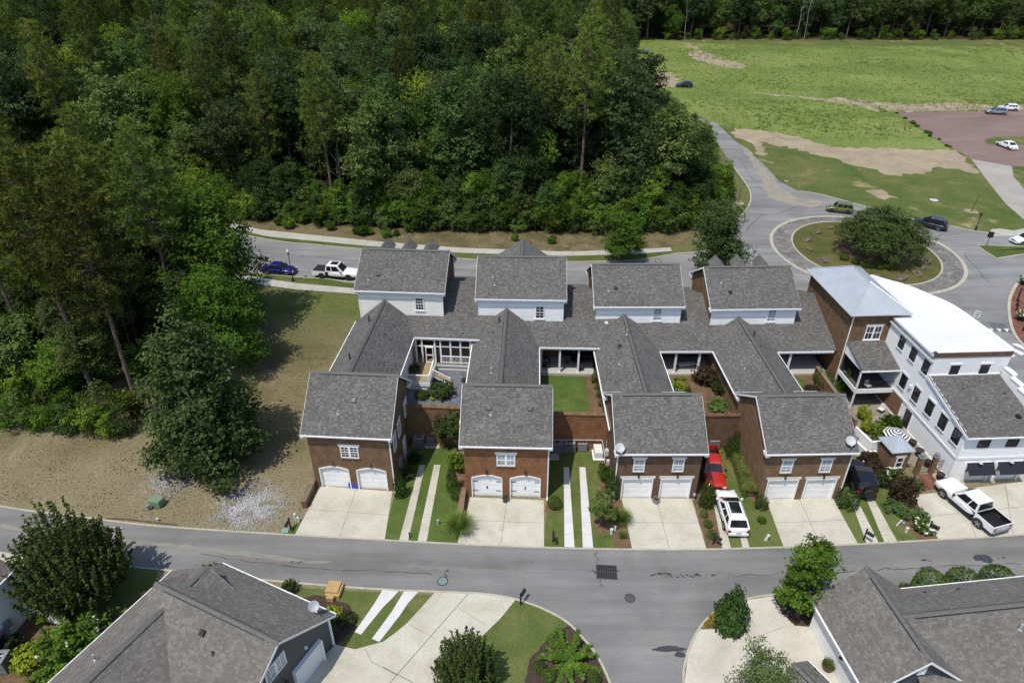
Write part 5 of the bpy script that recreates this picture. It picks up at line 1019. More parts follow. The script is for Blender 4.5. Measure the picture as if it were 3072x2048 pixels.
# ------------------------------------------------------------------ vegetation
def leafmat(name, dark, light, tr=0.3, objvar=1.0, patch=0.6):
    mid = [(a+b)/2 for a, b in zip(dark, light)]
    return island_mat(name, [(0.0, dark), (0.5, mid), (1.0, light)], 0.85, patch, 0.35, tr, (1.5, 1.7, 0.5), objvar*1.3, spec=0.08)
L_OAK = leafmat('oak_leaf', (0.037,0.064,0.018), (0.125,0.172,0.052)); L_DARK = leafmat('dark_leaf', (0.028,0.045,0.018), (0.088,0.118,0.046)); L_BRIGHT = leafmat('bright_leaf', (0.05,0.10,0.012), (0.14,0.21,0.03))
L_PINE = leafmat('pine_needle', (0.056,0.084,0.018), (0.155,0.19,0.046), .3); L_RUST = leafmat('rusty_needle', (0.11,0.095,0.02), (0.22,0.16,0.035), .2, .4); L_MAPLE = leafmat('maple_leaf', (0.05,0.11,0.015), (0.14,0.23,0.035), .35, .5)
L_BOX = leafmat('boxwood_leaf', (0.03,0.062,0.012), (0.075,0.125,0.025), .15, .6, 2.0); L_LIME = leafmat('lime_leaf', (0.16,0.21,0.02), (0.38,0.42,0.05), .3, .3, 2.0); L_BURG = leafmat('burgundy_leaf', (0.03,0.025,0.015), (0.075,0.05,0.028), .2, .3, 2.0)
L_DKPUR = leafmat('dusky_leaf', (0.036,0.052,0.016), (0.095,0.125,0.034), .25, .3, 1.0); L_GRASS = leafmat('grass_blade', (0.10,0.15,0.03), (0.26,0.30,0.09), .35, .4, 1.0); L_YEL = leafmat('golden_leaf', (0.25,0.17,0.02), (0.5,0.36,0.05), .2, .2, 2.0)
L_JUN = leafmat('juniper_leaf', (0.035,0.07,0.022), (0.09,0.14,0.045), .15, .4, 2.0); PETAL = plain('white_petal', (.72,.72,.62), .8, var=.1)
L_CONE = leafmat('cypress_leaf', (0.035,0.075,0.02), (0.10,0.165,0.045), .2, .3, 2.0)
def np_mesh(name, V, F, mats, midx=None):
    me = bpy.data.meshes.new(name); V = np.asarray(V, np.float32); F = np.asarray(F, np.int32); k = F.shape[1]
    me.vertices.add(len(V)); me.vertices.foreach_set('co', V.ravel()); me.loops.add(F.size); me.loops.foreach_set('vertex_index', F.ravel())
    me.polygons.add(len(F)); me.polygons.foreach_set('loop_start', np.arange(0, F.size, k, dtype=np.int32)); me.polygons.foreach_set('loop_total', np.full(len(F), k, np.int32))
    for m in (mats if isinstance(mats, (list, tuple)) else [mats]): me.materials.append(m)
    if midx is not None: me.polygons.foreach_set('material_index', np.asarray(midx, np.int32))
    me.update(calc_edges=True); me.validate(); return me
def unit(a): return a/np.maximum(1e-9, np.linalg.norm(a, axis=1, keepdims=True))
def leaf_quads(C, Nn, size, rng, asp=0.6):
    """diamond leaves at C facing Nn"""
    n = len(C); a = unit(np.cross(Nn, unit(rng.normal(size=(n,3))))); b = np.cross(Nn, a); s = (size*rng.uniform(.65,1.35,(n,1)))
    V = np.stack([C-a*s, C-b*s*asp, C+a*s, C+b*s*asp], 1).reshape(-1,3); F = np.arange(4*n).reshape(-1,4); return V, F
def crown_pts(lobes, n, clump, rng, per=20, shell=.85, tight=False):
    wts = np.array([l[3]*l[4] + l[4]*l[5] for l in lobes]); wts /= wts.sum(); nc = max(1, n//per); idx = rng.choice(len(lobes), nc, p=wts); L = np.array(lobes)[idx]
    d = unit(rng.normal(size=(nc,3))); r = np.where(rng.random(nc) < shell, rng.uniform(.78,1.06,nc), rng.uniform(.25,.8,nc))[:,None]
    C = L[:,:3] + d*r*L[:,3:6]; C = C if not tight else L[:,:3] + d*rng.uniform(.95,1.03,(nc,1))*L[:,3:6]; C = np.repeat(C, per, 0); D = np.repeat(d, per, 0); P_ = C + rng.normal(size=C.shape)*clump*np.array([1,1,.7]); Nn = unit(D*.75 + rng.normal(size=C.shape)*.5 + np.array([0,0,.75])); return P_, Nn
def lobes_for(h, r, base, rng, k=9, flat=.75):
    out = [(0,0,(h+base)/2, r*.62, r*.62, (h-base)*.42)]
    for i in range(k):
        t = rng.uniform(.08,.95); z = base + (h-base)*t; w_ = math.sin(math.pi*min(1,.18+.8*t))**.8; a = rng.uniform(0, 2*math.pi); q = r*w_*rng.uniform(.35,.72); s = r*rng.uniform(.36,.6)
        out.append((q*math.cos(a), q*math.sin(a), z, s, s, s*flat))
    return out
def trunk_mb(h, r0, rng, limbs=6, lean=.03, base=.35):
    mb = MB(); p = Vector((0,0,-.2)); n = 6; dirv = Vector((rng.uniform(-lean,lean), rng.uniform(-lean,lean), 1)); pts = []
    for i in range(n+1):
        t = i/n; pts.append((Vector((dirv.x*h*t + rng.uniform(-.06,.06)*h*.15*t, dirv.y*h*t + rng.uniform(-.06,.06)*h*.15*t, -.2 + (h+.2)*t)), r0*(1-.85*t)+.01))
    for (a, ra), (b, rb_) in zip(pts, pts[1:]): mb.tube(a, b, ra, rb_, 7, cap=False)
    for i in range(limbs):
        t = rng.uniform(base, .9); k = min(n-1, int(t*n)); a = pts[k][0].lerp(pts[k+1][0], t*n-k); an = rng.uniform(0, 6.28); ln = h*.3*(1.1-t)
        b = a + Vector((math.cos(an)*ln, math.sin(an)*ln, ln*.6)); mb.tube(a, b, r0*.35*(1-t)+.02, .012, 5, cap=False)
    return mb
class Kind: pass
KINDS = {}
def broadleaf(key, h, r, base, mat, n, leaf, seed, clump=.32, k=9, limbs=6, bark=None, tr0=None, shell=.8, lobes=None):
    rng = np.random.default_rng(seed); lb = lobes or lobes_for(h, r, base, rng, k); P_, Nn = crown_pts(lb, n, clump, rng, shell=shell)
    P_[:,2] = np.maximum(P_[:,2], .05); V, F = leaf_quads(P_, Nn, leaf, rng); K = Kind(); K.h = h; K.crown = np_mesh('crown', V, F, mat); tb = trunk_mb(h*.86, tr0 or h*.014+.03, rng, limbs, base=max(.2, base/h))
    me = bpy.data.meshes.new('trunk'); me.from_pydata(tb.v, [], tb.f); me.materials.append(bark or BARK); K.trunk = me; K.parts = ('trunk', 'crown'); KINDS[key] = K; return K
def pine(key, h, base, rmax, mat, seed, nb=46, mats2=None):
    rng = np.random.default_rng(seed); tb = trunk_mb(h, h*.0085+.04, rng, 0, .02); C = []; D = []
    for i in range(nb):
        t = (i+rng.random())/nb; z = base + (h-base)*t; ln = rmax*(1-t)**.55*rng.uniform(.55,1.1)*(.45+.55*min(1,t*4)) + .3; an = i*2.4 + rng.uniform(-.4,.4); up = .15+.5*t
        e = np.array([math.cos(an)*ln, math.sin(an)*ln, ln*up*.6]); p0 = np.array([0,0,z]); tb.tube(p0, p0+e, .05*(1-t)+.02, .01, 4, cap=False); nt_ = max(3, int(ln*3.2))
        for q in range(nt_):
            s = rng.uniform(.35,1.05); C.append(p0 + e*s + rng.normal(size=3)*np.array([.28,.28,.2])*(.4+ln*.22)); D.append(e/np.linalg.norm(e)*.5+np.array([0,0,.7]))
    C = np.array(C); D = unit(np.array(D)); m_ = 13; CC = np.repeat(C, m_, 0); dd = unit(np.repeat(D, m_, 0)*.55 + rng.normal(size=CC.shape)); ln = rng.uniform(.32,.62,(len(CC),1))
    sd = unit(np.cross(dd, rng.normal(size=dd.shape)))*.05; V = np.stack([CC-sd, CC+sd, CC+dd*ln+sd*.5, CC+dd*ln-sd*.5], 1).reshape(-1,3); F = np.arange(len(V)).reshape(-1,4)
    K = Kind(); K.h = h; K.crown = np_mesh('crown', V, F, [mat, mats2 or mat], (rng.random(len(F)) < (.12 if mats2 else 0)).astype(int)); me = bpy.data.meshes.new('trunk'); me.from_pydata(tb.v, [], tb.f); me.materials.append(PBARK); K.trunk = me; K.parts = ('trunk', 'crown'); KINDS[key] = K
def shrub(key, mat, n, leaf, seed, shape='ball', clump=.07, flowers=0, mat2=None):
    """unit-size plant: radius 1, height 1 (scaled when planted)"""
    rng = np.random.default_rng(seed)
    if shape == 'ball': lb = [(0,0,.5,.98,.98,.5)]
    elif shape == 'cone': lb = [(0,0,.1+.85*t,(1-t)**.75*.95+.06,(1-t)**.75*.95+.06,.12) for t in np.linspace(0,1,10)]
    elif shape == 'column': lb = [(0,0,.08+.84*t, .55+.45*math.sin(math.pi*min(1,.25+t*.75))-.35*t*t, .55+.45*math.sin(math.pi*min(1,.25+t*.75))-.35*t*t,.12) for t in np.linspace(0,1,8)]
    elif shape == 'flat': lb = [(rng.uniform(-.6,.6), rng.uniform(-.6,.6), .45, .4, .4, .45) for _ in range(9)]
    else: lb = [(0,0,.5,.6,.6,.42)] + [(.55*math.cos(a)*rng.uniform(.6,1.1), .55*math.sin(a)*rng.uniform(.6,1.1), rng.uniform(.3,.75), .42, .42, .25) for a in np.linspace(0, 6.28, 7)]
    P_, Nn = crown_pts(lb, n, clump, rng, per=10, shell=.92, tight=clump < .04); P_[:,2] = np.clip(P_[:,2], .01, None); V, F = leaf_quads(P_, Nn, leaf, rng); mi = np.zeros(len(F), int); mats = [mat]
    if flowers: fp, fn = crown_pts(lb, flowers*6, .05, rng, per=6, shell=1); ok = fp[:,2] > .45; V2, F2 = leaf_quads(fp[ok]*1.02, fn[ok], leaf*.9, rng, 1.0); F2 = F2+len(V); V = np.vstack([V,V2]); F = np.vstack([F,F2]); mats = [mat, mat2 or PETAL]; mi = np.concatenate([mi, np.ones(len(F2), int)])
    K = Kind(); K.h = 1; K.crown = np_mesh('foliage', V, F, mats, mi); tb = MB(); 
    for i in range(5): a = i*1.26; tb.tube((0,0,-.05),(.45*math.cos(a),.45*math.sin(a),.55),.03,.008,5,cap=False)
    me = bpy.data.meshes.new('stem'); me.from_pydata(tb.v, [], tb.f); me.materials.append(BARK); K.trunk = me; K.parts = ('stem', 'foliage'); KINDS[key] = K
def blades(key, mat, n, seed, spread=1.0, droop=.7, wd=.018, flowers=0):
    rng = np.random.default_rng(seed); an = rng.uniform(0, 6.28, n); rr = rng.uniform(.0,.25,n); ln = rng.uniform(.6,1.0,n); out = rng.uniform(.15,1,n)*spread; V = []; F = []
    for i in range(n):
        d = np.array([math.cos(an[i]), math.sin(an[i]), 0]); s = np.array([-d[1], d[0], 0])*wd; p = d*rr[i]; k = len(V)
        for t in (0, .4, .75, 1): c = p + d*out[i]*.8*t**1.4 + np.array([0,0,ln[i]*(t - droop*out[i]*.55*t**2.2)]); V += [c-s*(1-.8*t), c+s*(1-.8*t)]
        for q in range(3): F.append((k+2*q, k+2*q+1, k+2*q+3, k+2*q+2))
    K = Kind(); K.h = 1; K.crown = np_mesh('foliage', V, F, mat); K.trunk = None; K.parts = (None, 'foliage'); KINDS[key] = K
def fronds(key, mat, nst, seed, leaf=.07, elev=(.1,1.2), flowers=True, dens=26, wid=.045):
    """arching leafy stems radiating from the base (crape myrtle, star-shaped plant)"""
    rng = np.random.default_rng(seed); C = []; Nn = []; tb = MB(); tips = []
    for i in range(nst):
        an = 6.28*i/nst*2.0 + rng.uniform(-.25,.25); el = rng.uniform(*elev); ln = rng.uniform(.75,1.05); d = np.array([math.cos(an)*math.cos(el), math.sin(an)*math.cos(el), math.sin(el)]); pp = [d*ln*t - np.array([0,0,.18*t*t]) for t in np.linspace(0,1,6)]
        for a, b in zip(pp, pp[1:]): tb.tube(a, b, .012, .009, 4, cap=False)
        for t in np.linspace(.15,1,dens):
            c = d*ln*t - np.array([0,0,.18*t*t])
            for q in range(4): C.append(c + rng.normal(size=3)*wid); Nn.append(rng.normal(size=3)*.5+np.array([0,0,1]))
        tips.append(pp[-1])
    V, F = leaf_quads(np.array(C), unit(np.array(Nn)), leaf, rng, .45); mi = np.zeros(len(F), int); mats = [mat, PETAL]
    if flowers: tp = np.repeat(np.array([t for t in tips if rng.random() < .1]), 6, 0); V2, F2 = leaf_quads(tp + rng.normal(size=tp.shape)*.04, unit(rng.normal(size=tp.shape)+np.array([0,0,1])), .035, rng, 1); F = np.vstack([F, F2+len(V)]); V = np.vstack([V, V2]); mi = np.concatenate([mi, np.ones(len(F2), int)])
    V[:,2] = np.maximum(V[:,2], .02); K = Kind(); K.h = 1; K.crown = np_mesh('foliage', V, F, mats, mi); me = bpy.data.meshes.new('stem'); me.from_pydata(tb.v, [], tb.f); me.materials.append(BARK); K.trunk = me; K.parts = ('stem', 'foliage'); KINDS[key] = K
def upright(key, h, r, mat, nst, seed, leaf=.12, per=60, base=.8):
    """many ascending leafy branches giving a spiky outline"""
    rng = np.random.default_rng(seed); C = []; Nn = []; tb = trunk_mb(h*.5, .1, rng, 0)
    for i in range(nst):
        an = i*2.4; q = math.sqrt((i+.5)/nst); top = h*(1-.55*q*q)*rng.uniform(.74,1.1); rr = r*q*rng.uniform(.85,1.05); a = np.array([0,0,base*.8]); b = np.array([math.cos(an)*rr, math.sin(an)*rr, top]); mid = np.array([math.cos(an)*rr*.8, math.sin(an)*rr*.8, base+(top-base)*.35])
        tb.tube(a, mid, .04, .025, 4, cap=False); tb.tube(mid, b, .025, .006, 4, cap=False); t = rng.uniform(0,1.03,per)[:,None]; c = np.where(t < .4, a + (mid-a)*(t/.4), mid + (b-mid)*((t-.4)/.6)); C.append(c + rng.normal(size=(per,3))*np.array([.16,.16,.13])*(1.25-t)*(r/2.2)**.5)
    C = np.vstack(C); C[:,2] = np.maximum(C[:,2], .25); Nn = unit(rng.normal(size=C.shape)*.7 + np.array([0,0,.7])); V, F = leaf_quads(C, Nn, leaf, rng); K = Kind(); K.h = h; K.crown = np_mesh('crown', V, F, mat); me = bpy.data.meshes.new('trunk'); me.from_pydata(tb.v, [], tb.f); me.materials.append(BARK); K.trunk = me; K.parts = ('trunk', 'crown'); KINDS[key] = K
def plant(name, key, xy, z, s, label, cat, group=None, rz=None, sz=None):
    K = KINDS[key]; e = empty(name, (xy[0], xy[1], z), random.uniform(0, 6.28) if rz is None else rz, label=label, cat=cat, group=group); e.scale = (s, s, sz or s)
    for nm, me in zip(K.parts, (K.trunk, K.crown)):
        if me: o = bpy.data.objects.new(nm, me); COL.objects.link(o); o.parent = e
    return e
# prototypes of the woodland
for i, (h, r, b, mt) in enumerate(((17,5.2,4.5,L_OAK),(19,4.8,6,L_DARK),(15,4.6,3.5,L_OAK),(18,5.6,5,L_DARK),(14,4.2,3,L_BRIGHT),(20,4.6,7,L_OAK))): broadleaf('wood%d' % i, h, r, b, mt, 8500, .2, 20+i, clump=.36, k=12)
broadleaf('wood6', 16, 5.0, 4, leafmat('yellowgreen_leaf', (.07,.11,.012), (.19,.245,.035), .35), 7500, .19, 31, clump=.38, k=15)
for i, (h, b, r) in enumerate(((23,11,3.2),(21,8,3.0),(25,13,3.4))): pine('pine%d' % i, h, b, r*1.15, L_PINE, 40+i, 72, L_RUST if i == 1 else None)
for i, mt in enumerate((L_BRIGHT, L_OAK, L_BRIGHT)): broadleaf('under%d' % i, 4.2, 1.9, .3, mt, 1700, .13, 60+i, clump=.25, k=7, limbs=3, tr0=.05)
broadleaf('big_dark', 14.5, 5.4, .4, leafmat('yard_tree_leaf', (0.034,0.055,0.019), (0.105,0.142,0.05), .3, 0), 26000, .17, 71, clump=.34, limbs=10, lobes=[(0,0,1.0+13*t, max(.7,4.3*(1-t)**.62*(.62+.38*min(1,t*5+.3))), max(.7,4.3*(1-t)**.62*(.62+.38*min(1,t*5+.3))), 1.7) for t in np.linspace(.03,.95,7)] + [(math.cos(a_)*4.1*(1-t)**.6, math.sin(a_)*4.1*(1-t)**.6, 1.2+12.4*t, 1.35, 1.35, 1.2) for t, a_ in zip(np.linspace(0,.9,26), np.arange(26)*2.4)]); broadleaf('maple_big', 15, 5.2, 1.5, L_MAPLE, 20000, .16, 72, clump=.34, k=22, limbs=9)
broadleaf('street_tree', 6.4, 2.6, 1.2, L_BRIGHT, 14000, .11, 73, clump=.2, k=22); broadleaf('street_tree2', 10, 3.9, .8, leafmat('street_leaf', (0.032,0.055,0.017), (0.10,0.145,0.045), .3, 0), 24000, .13, 74, clump=.25, k=26)
broadleaf('island_tree', 8.6, 6.6, .9, L_OAK, 34000, .13, 75, clump=.28, limbs=10, lobes=[(0,0,4.6,4.6,4.6,3.2)] + [(4.6*math.cos(a)*u_, 4.6*math.sin(a)*u_, 3.6+2.6*(1-u_)+.5*math.sin(3*a), 2.1, 2.1, 1.7) for u_ in (.45,.95) for a in np.linspace(0,6.28,9)[:-1]])
broadleaf('round_maple', 7.3, 1.75, 1.2, L_MAPLE, 8000, .11, 76, clump=.15, k=18, limbs=6); broadleaf('loose_tree', 4.8, 2.5, 1.2, leafmat('pale_leaf', (0.07,0.105,0.03), (0.17,0.215,0.07), .3, .3), 6500, .08, 77, clump=.2, k=12, limbs=9, shell=.6); broadleaf('small_tree', 3.4, 1.15, .9, L_OAK, 2600, .08, 78, clump=.1, k=9)
upright('dusky_tree', 8.8, 3.9, L_DKPUR, 170, 81, .12, 170, .7); upright('spiky_tree', 5.4, 2.2, L_DKPUR, 110, 82, .075, 170, .5)
shrub('ball', L_BOX, 1900, .05, 91); shrub('clipped', leafmat('clipped_leaf', (0.05,0.092,0.016), (0.115,0.175,0.036), .15, .4, 2.0), 7500, .036, 92, clump=.03); shrub('cone', L_BOX, 2400, .05, 93, 'cone'); shrub('column', L_BOX, 2600, .05, 94, 'column', .05); shrub('loose', L_BRIGHT, 1500, .085, 95, 'loose'); shrub('loose_dark', L_DARK, 1700, .075, 96, 'loose'); shrub('lime', L_LIME, 1300, .085, 97, 'loose'); shrub('lime_low', L_LIME, 900, .07, 98, 'flat')
shrub('mid', L_OAK, 1700, .07, 99, 'loose'); shrub('juniper', L_JUN, 2600, .07, 100, 'flat'); shrub('hydrangea', L_BRIGHT, 1300, .08, 101, 'loose', flowers=40); shrub('burgundy', L_BURG, 1900, .075, 102, 'loose'); shrub('golden', L_YEL, 900, .08, 103, 'ball'); shrub('cypress', L_CONE, 3600, .07, 104, 'column', .08); shrub('planter', L_BOX, 500, .12, 105, 'ball', flowers=25); shrub('myrtle', L_BRIGHT, 4200, .055, 106, 'loose', flowers=25)
blades('grass_clump', L_GRASS, 900, 110, 1.0, .75, .014); blades('grass_small', L_GRASS, 260, 111, .8, .6, .02); fronds('star', L_MAPLE, 26, 112, .042, (.08,1.2), False, 44, .034); fronds('crape', L_MAPLE, 90, 113, .05, (.15,1.45))
# ---- woodland: nearest trees as individuals, the far mass as one object
def poly_in(p, poly):
    x, y = p; c = False; j = len(poly)-1
    for i in range(len(poly)):
        if (poly[i][1] > y) != (poly[j][1] > y) and x < (poly[j][0]-poly[i][0])*(y-poly[i][1])/(poly[j][1]-poly[i][1]) + poly[i][0]: c = not c
        j = i
    return c
MAINW = [(-420,108+70),(-150,136),(-110,130),(-62,113),(-40,107),(-20,103.5),(10,102),(31,102),(42,114),(48,130),(56,160),(62,205),(70,292),(72,302),(420,302),(420,390),(-420,390)]
rng = random.Random(3); spots = []
y = 100.0
EDGE = [(0,1900),(110,1925),(200,1935),(255,1975),(300,2050),(350,2120),(400,2175),(445,2190),(500,2165),(560,2140),(640,2110),(700,2080)]
def shot(x, y, z):
    d = y*math.cos(TILT) - (z-CAM_H)*math.sin(TILT); return 1536 + FPX*x/d, 1024 + FPX*(-(z-CAM_H)*math.cos(TILT) - y*math.sin(TILT))/d
def open_sky(p, h=17, r=4.0):
    """trees that would stand in the open meadow or road are not planted"""
    if p[1] > 296: return True
    for z in (1.2, h*.5, h):
        X, Y = shot(p[0] + (r if z > 2 else .5), p[1], z)
        if X > np.interp(Y, [e[0] for e in EDGE], [e[1] for e in EDGE]): return False
    return True
while y < 388:
    st = 6.3 if y < 170 else 7.2; x = -.86*y - 12
    while x < .86*y + 12:
        p = (x + rng.uniform(-2.2,2.2), y + rng.uniform(-2.2,2.2))
        if poly_in(p, MAINW):
            for h_t, k_t in ((17, 1.0), (12.5, .7), (9, .5), (6, .34)):
                if open_sky(p, h_t, 4.2*k_t): spots.append((p[0], p[1], k_t)); break
        x += st
    y += 5.8 if y < 170 else 6.8
def pickk(p):
    u = math.sin(p[0]*.045+1.3)+math.cos(p[1]*.05+p[0]*.02); pr = .30 if p[0] < -30 else .10
    if u > .9: pr += .12
    if rng.random() < pr: return 'pine%d' % rng.randrange(3)
    return 'wood%d' % rng.choice((0,0,1,1,2,3,3,5,5,4,0,2,6))
spots.sort(key=lambda p: (p[0]**2 + p[1]**2)*(1 if p[2] == 1 else .3))
NIND = 215; WL = {'wood': 'leafy hardwood in the dense woodland behind the back street', 'pine': 'tall yellow-green pine rising from the woodland behind the back street'}
for p in spots[:NIND]:
    k = pickk(p); s = rng.uniform(.8,1.3) if p[2] == 1 else p[2]*rng.uniform(.9,1.05)
    if p[2] < 1 and k[:4] == 'pine': k = 'wood2'
    plant('pine_tree' if k[:4] == 'pine' else 'hardwood_tree', k, p[:2], ZB-.1, s, WL[k[:4]], 'tree', 'pines in the woodland' if k[:4] == 'pine' else 'hardwoods in the woodland')
for i in range(44):
    x = -72 + 101*i/43 + rng.uniform(-.8,.8); yv = float(np.interp(x, [-75,-40,-20,10,28],[116,106,102.5,101,101.5])) + rng.uniform(-1.0,1.2)
    plant('edge_tree', rng.choice(('wood2','wood4','wood0','wood4')), (x, yv), ZB-.1, rng.uniform(.42,.66), 'low spreading tree at the front edge of the woodland above the straw bank', 'tree', 'low trees at the woodland edge')
def proto_obj(key):
    K = KINDS[key]; bm = bmesh.new(); bm.from_mesh(K.crown); n0 = len(bm.faces); me = bpy.data.meshes.new('far_' + key); bm.from_mesh(K.trunk); bm.faces.ensure_lookup_table(); nm = len(K.crown.materials)
    for f in bm.faces[n0:]: f.material_index = nm
    bm.to_mesh(me); bm.free()
    for m in list(K.crown.materials) + [K.trunk.materials[0]]: me.materials.append(m)
    return bpy.data.objects.new('far_' + key, me)
def scatter(name, pts, keys, label, cat=None, smin=.85, smax=1.3, seed=0):
    """one object of instanced plants (a mass nobody could count)"""
    me = bpy.data.meshes.new(name); me.from_pydata([tuple(p) for p in pts], [], []); o = bpy.data.objects.new(name, me); COL.objects.link(o); tag(o, label=label, cat=cat, kind='stuff')
    pc = bpy.data.collections.new(name + '_kinds')
    for k in keys: pc.objects.link(proto_obj(k))
    ng = bpy.data.node_groups.new(name, 'GeometryNodeTree'); ng.interface.new_socket('Geometry', in_out='INPUT', socket_type='NodeSocketGeometry'); ng.interface.new_socket('Geometry', in_out='OUTPUT', socket_type='NodeSocketGeometry')
    n = ng.nodes; l = ng.links; gi = n.new('NodeGroupInput'); go = n.new('NodeGroupOutput'); ci = n.new('GeometryNodeCollectionInfo'); ci.inputs[0].default_value = pc; ci.inputs[1].default_value = True; ci.inputs[2].default_value = True
    ip = n.new('GeometryNodeInstanceOnPoints'); ip.inputs['Pick Instance'].default_value = True; l.new(gi.outputs[0], ip.inputs['Points']); l.new(ci.outputs[0], ip.inputs['Instance'])
    ri = n.new('FunctionNodeRandomValue'); ri.data_type = 'INT'; ri.inputs[4].default_value = 0; ri.inputs[5].default_value = len(keys)-1; ri.inputs['Seed'].default_value = seed; l.new(ri.outputs[2], ip.inputs['Instance Index'])
    rr = n.new('FunctionNodeRandomValue'); rr.data_type = 'FLOAT_VECTOR'; rr.inputs[1].default_value = (.04,.04,6.28); rr.inputs['Seed'].default_value = seed+1; l.new(rr.outputs[0], ip.inputs['Rotation'])
    rs = n.new('FunctionNodeRandomValue'); rs.data_type = 'FLOAT'; rs.inputs[2].default_value = smin; rs.inputs[3].default_value = smax; rs.inputs['Seed'].default_value = seed+2; l.new(rs.outputs[1], ip.inputs['Scale'])
    l.new(ip.outputs[0], go.inputs[0]); md = o.modifiers.new('scatter', 'NODES'); md.node_group = ng; return o
far = [(p[0], p[1], ZB-.1) for p in spots[NIND:] if p[2] == 1 or p[1] < 180]
scatter('woodland', [p for p in far if p[0] < 40], ['wood0','wood1','wood2','wood3','wood5','wood6','wood4','pine0','pine1','pine2'], 'far mass of woodland canopy filling the top of the picture', seed=2)
scatter('woodland', [p for p in far if p[0] >= 40], ['wood0','wood1','wood2','wood3','wood5','wood4'], 'dark belt of woodland beyond the far edge of the field', seed=5)
# undergrowth along the wood edges
ug = []
for i in range(150):
    t = i/150; x = -75 + 103*t; ug.append((x+rng.uniform(-.6,.6), np.interp(x, [-75,-40,-20,10,28],[112.5,103.3,99.6,98.4,99.0]) + rng.uniform(-.7,2.2), ZB))
for i in range(90): ug.append((rng.uniform(58,300), rng.uniform(297,301), ZB)); 
for i in range(44): t = rng.random(); ug.append((np.interp(t,[0,.3,.6,1],[29,36,38.5,41])+rng.uniform(-2.5,.3), np.interp(t,[0,.3,.6,1],[100,109,125,150])+rng.uniform(-1,1), ZB))
scatter('undergrowth', ug, ['under0','under1','under2'], 'leafy undergrowth along the edge of the woodland', smin=.5, smax=1.25, seed=9)
ul = []
while len(ul) < 150:
    p = (rng.uniform(-85,-34), rng.uniform(53,88))
    if poly_in(p, [(-95,52.5),(-60,53.5),(-46,54.5),(-38,57.5),(-35,63),(-34.5,72),(-38,80),(-60,86),(-95,95)]) and p[0] > -.86*p[1]-10: ul.append((p[0], p[1], tz(*p)-.05))
scatter('undergrowth', ul, ['under0','under1','under2'], 'leafy undergrowth beneath the pines left of the houses', smin=.6, smax=1.2, seed=15)
# left wood: pines over mixed understory
LW = [(-95,52),(-60,53),(-46,54),(-38,57),(-34.5,63),(-34,72),(-38,80),(-60,86),(-95,95)]
lp = []
y = 53.0
while y < 95:
    x = -92.0
    while x < -30:
        p = (x + rng.uniform(-1.6,1.6), y + rng.uniform(-1.6,1.6))
        if poly_in(p, LW) and p[0] > -.86*p[1]-10: lp.append(p)
        x += 3.9
    y += 3.9
for j, p in enumerate(lp):
    q = rng.random(); edge = p[1] < 60
    if q < .12: k, s, nm, lb, gp = 'pine%d' % rng.randrange(3), rng.uniform(.85,1.05), 'pine_tree', 'tall pine in the wood left of the houses', 'pines in the wood beside the houses'
    else: k, s, nm, lb, gp = rng.choice(('wood0','wood2','wood4','wood1')), rng.uniform(.45,.66) if edge else rng.uniform(.55,.82), 'understory_tree', 'lower leafy tree under the pines left of the houses', 'understory trees beside the houses'
    plant(nm, k, p, tz(*p)-.1, s, lb, 'tree', gp)
pine('tall_pine', 26, 13, 5.0, L_PINE, 55, 105, L_RUST); pine('tall_pine2', 24, 11.5, 4.8, L_PINE, 56, 100, L_RUST)
for px, py, k, s, lb in ((290,1204,'tall_pine',1.0,'tall bare-trunked pine nearest the left edge, leaning over the shrubs'),(420,1240,'tall_pine2',.98,'tall bare-trunked pine whose trunk ends beside the big dark tree'),(300,1080,'tall_pine2',.95,'tall pine just behind the two bare-trunked pines'),(120,1130,'tall_pine',.92,'tall pine at the left edge, its crown cut by the frame'),(60,1020,'tall_pine',1.0,'tall pine far back at the left edge above the wood'),(200,1000,'tall_pine2',1.0,'tall pine behind the front row, its crown against the dark wood'),(390,1040,'tall_pine',.9,'tall pine between the bare-trunked pine and the maple'),(470,960,'tall_pine2',.86,'pine with rusty needles behind the bright maple')):
    X = at(px, py, .6); plant('pine_tree', k, X, tz(*X)-.1, s, lb, 'tree')
lu = [(at(x, y, .3)[0], at(x, y, .3)[1], .15) for x, y in ((30,1290),(80,1285),(130,1290),(180,1300),(230,1305),(280,1310),(330,1315),(370,1300),(400,1270),(60,1240),(140,1250),(210,1260),(270,1255),(330,1250),(390,1235),(20,1220),(110,1200),(180,1200))]
for j, p in enumerate(lu): plant('shrub', ('under0','under1','under2')[j % 3], p[:2], tz(p[0],p[1])-.05, rng.uniform(.55,1.0), 'wild leafy shrub along the foot of the pines, above the dry grass', 'shrub', 'wild shrubs along the pine wood')
X = at(645, 1372, .4); plant('big_tree', 'big_dark', X, tz(*X)-.1, 1.06, 'big dark evergreen-looking tree standing alone in the dry yard', 'tree')
X = at(712, 990, 1.0); plant('maple_tree', 'maple_big', X, tz(*X)-.1, 1.15, 'bright green tree beside the street lamp and blue car', 'tree')
X = at(705, 1120, .6); plant('maple_tree', 'maple_big', X, tz(*X), .78, 'bright leafy tree tucked behind the big dark tree', 'tree')
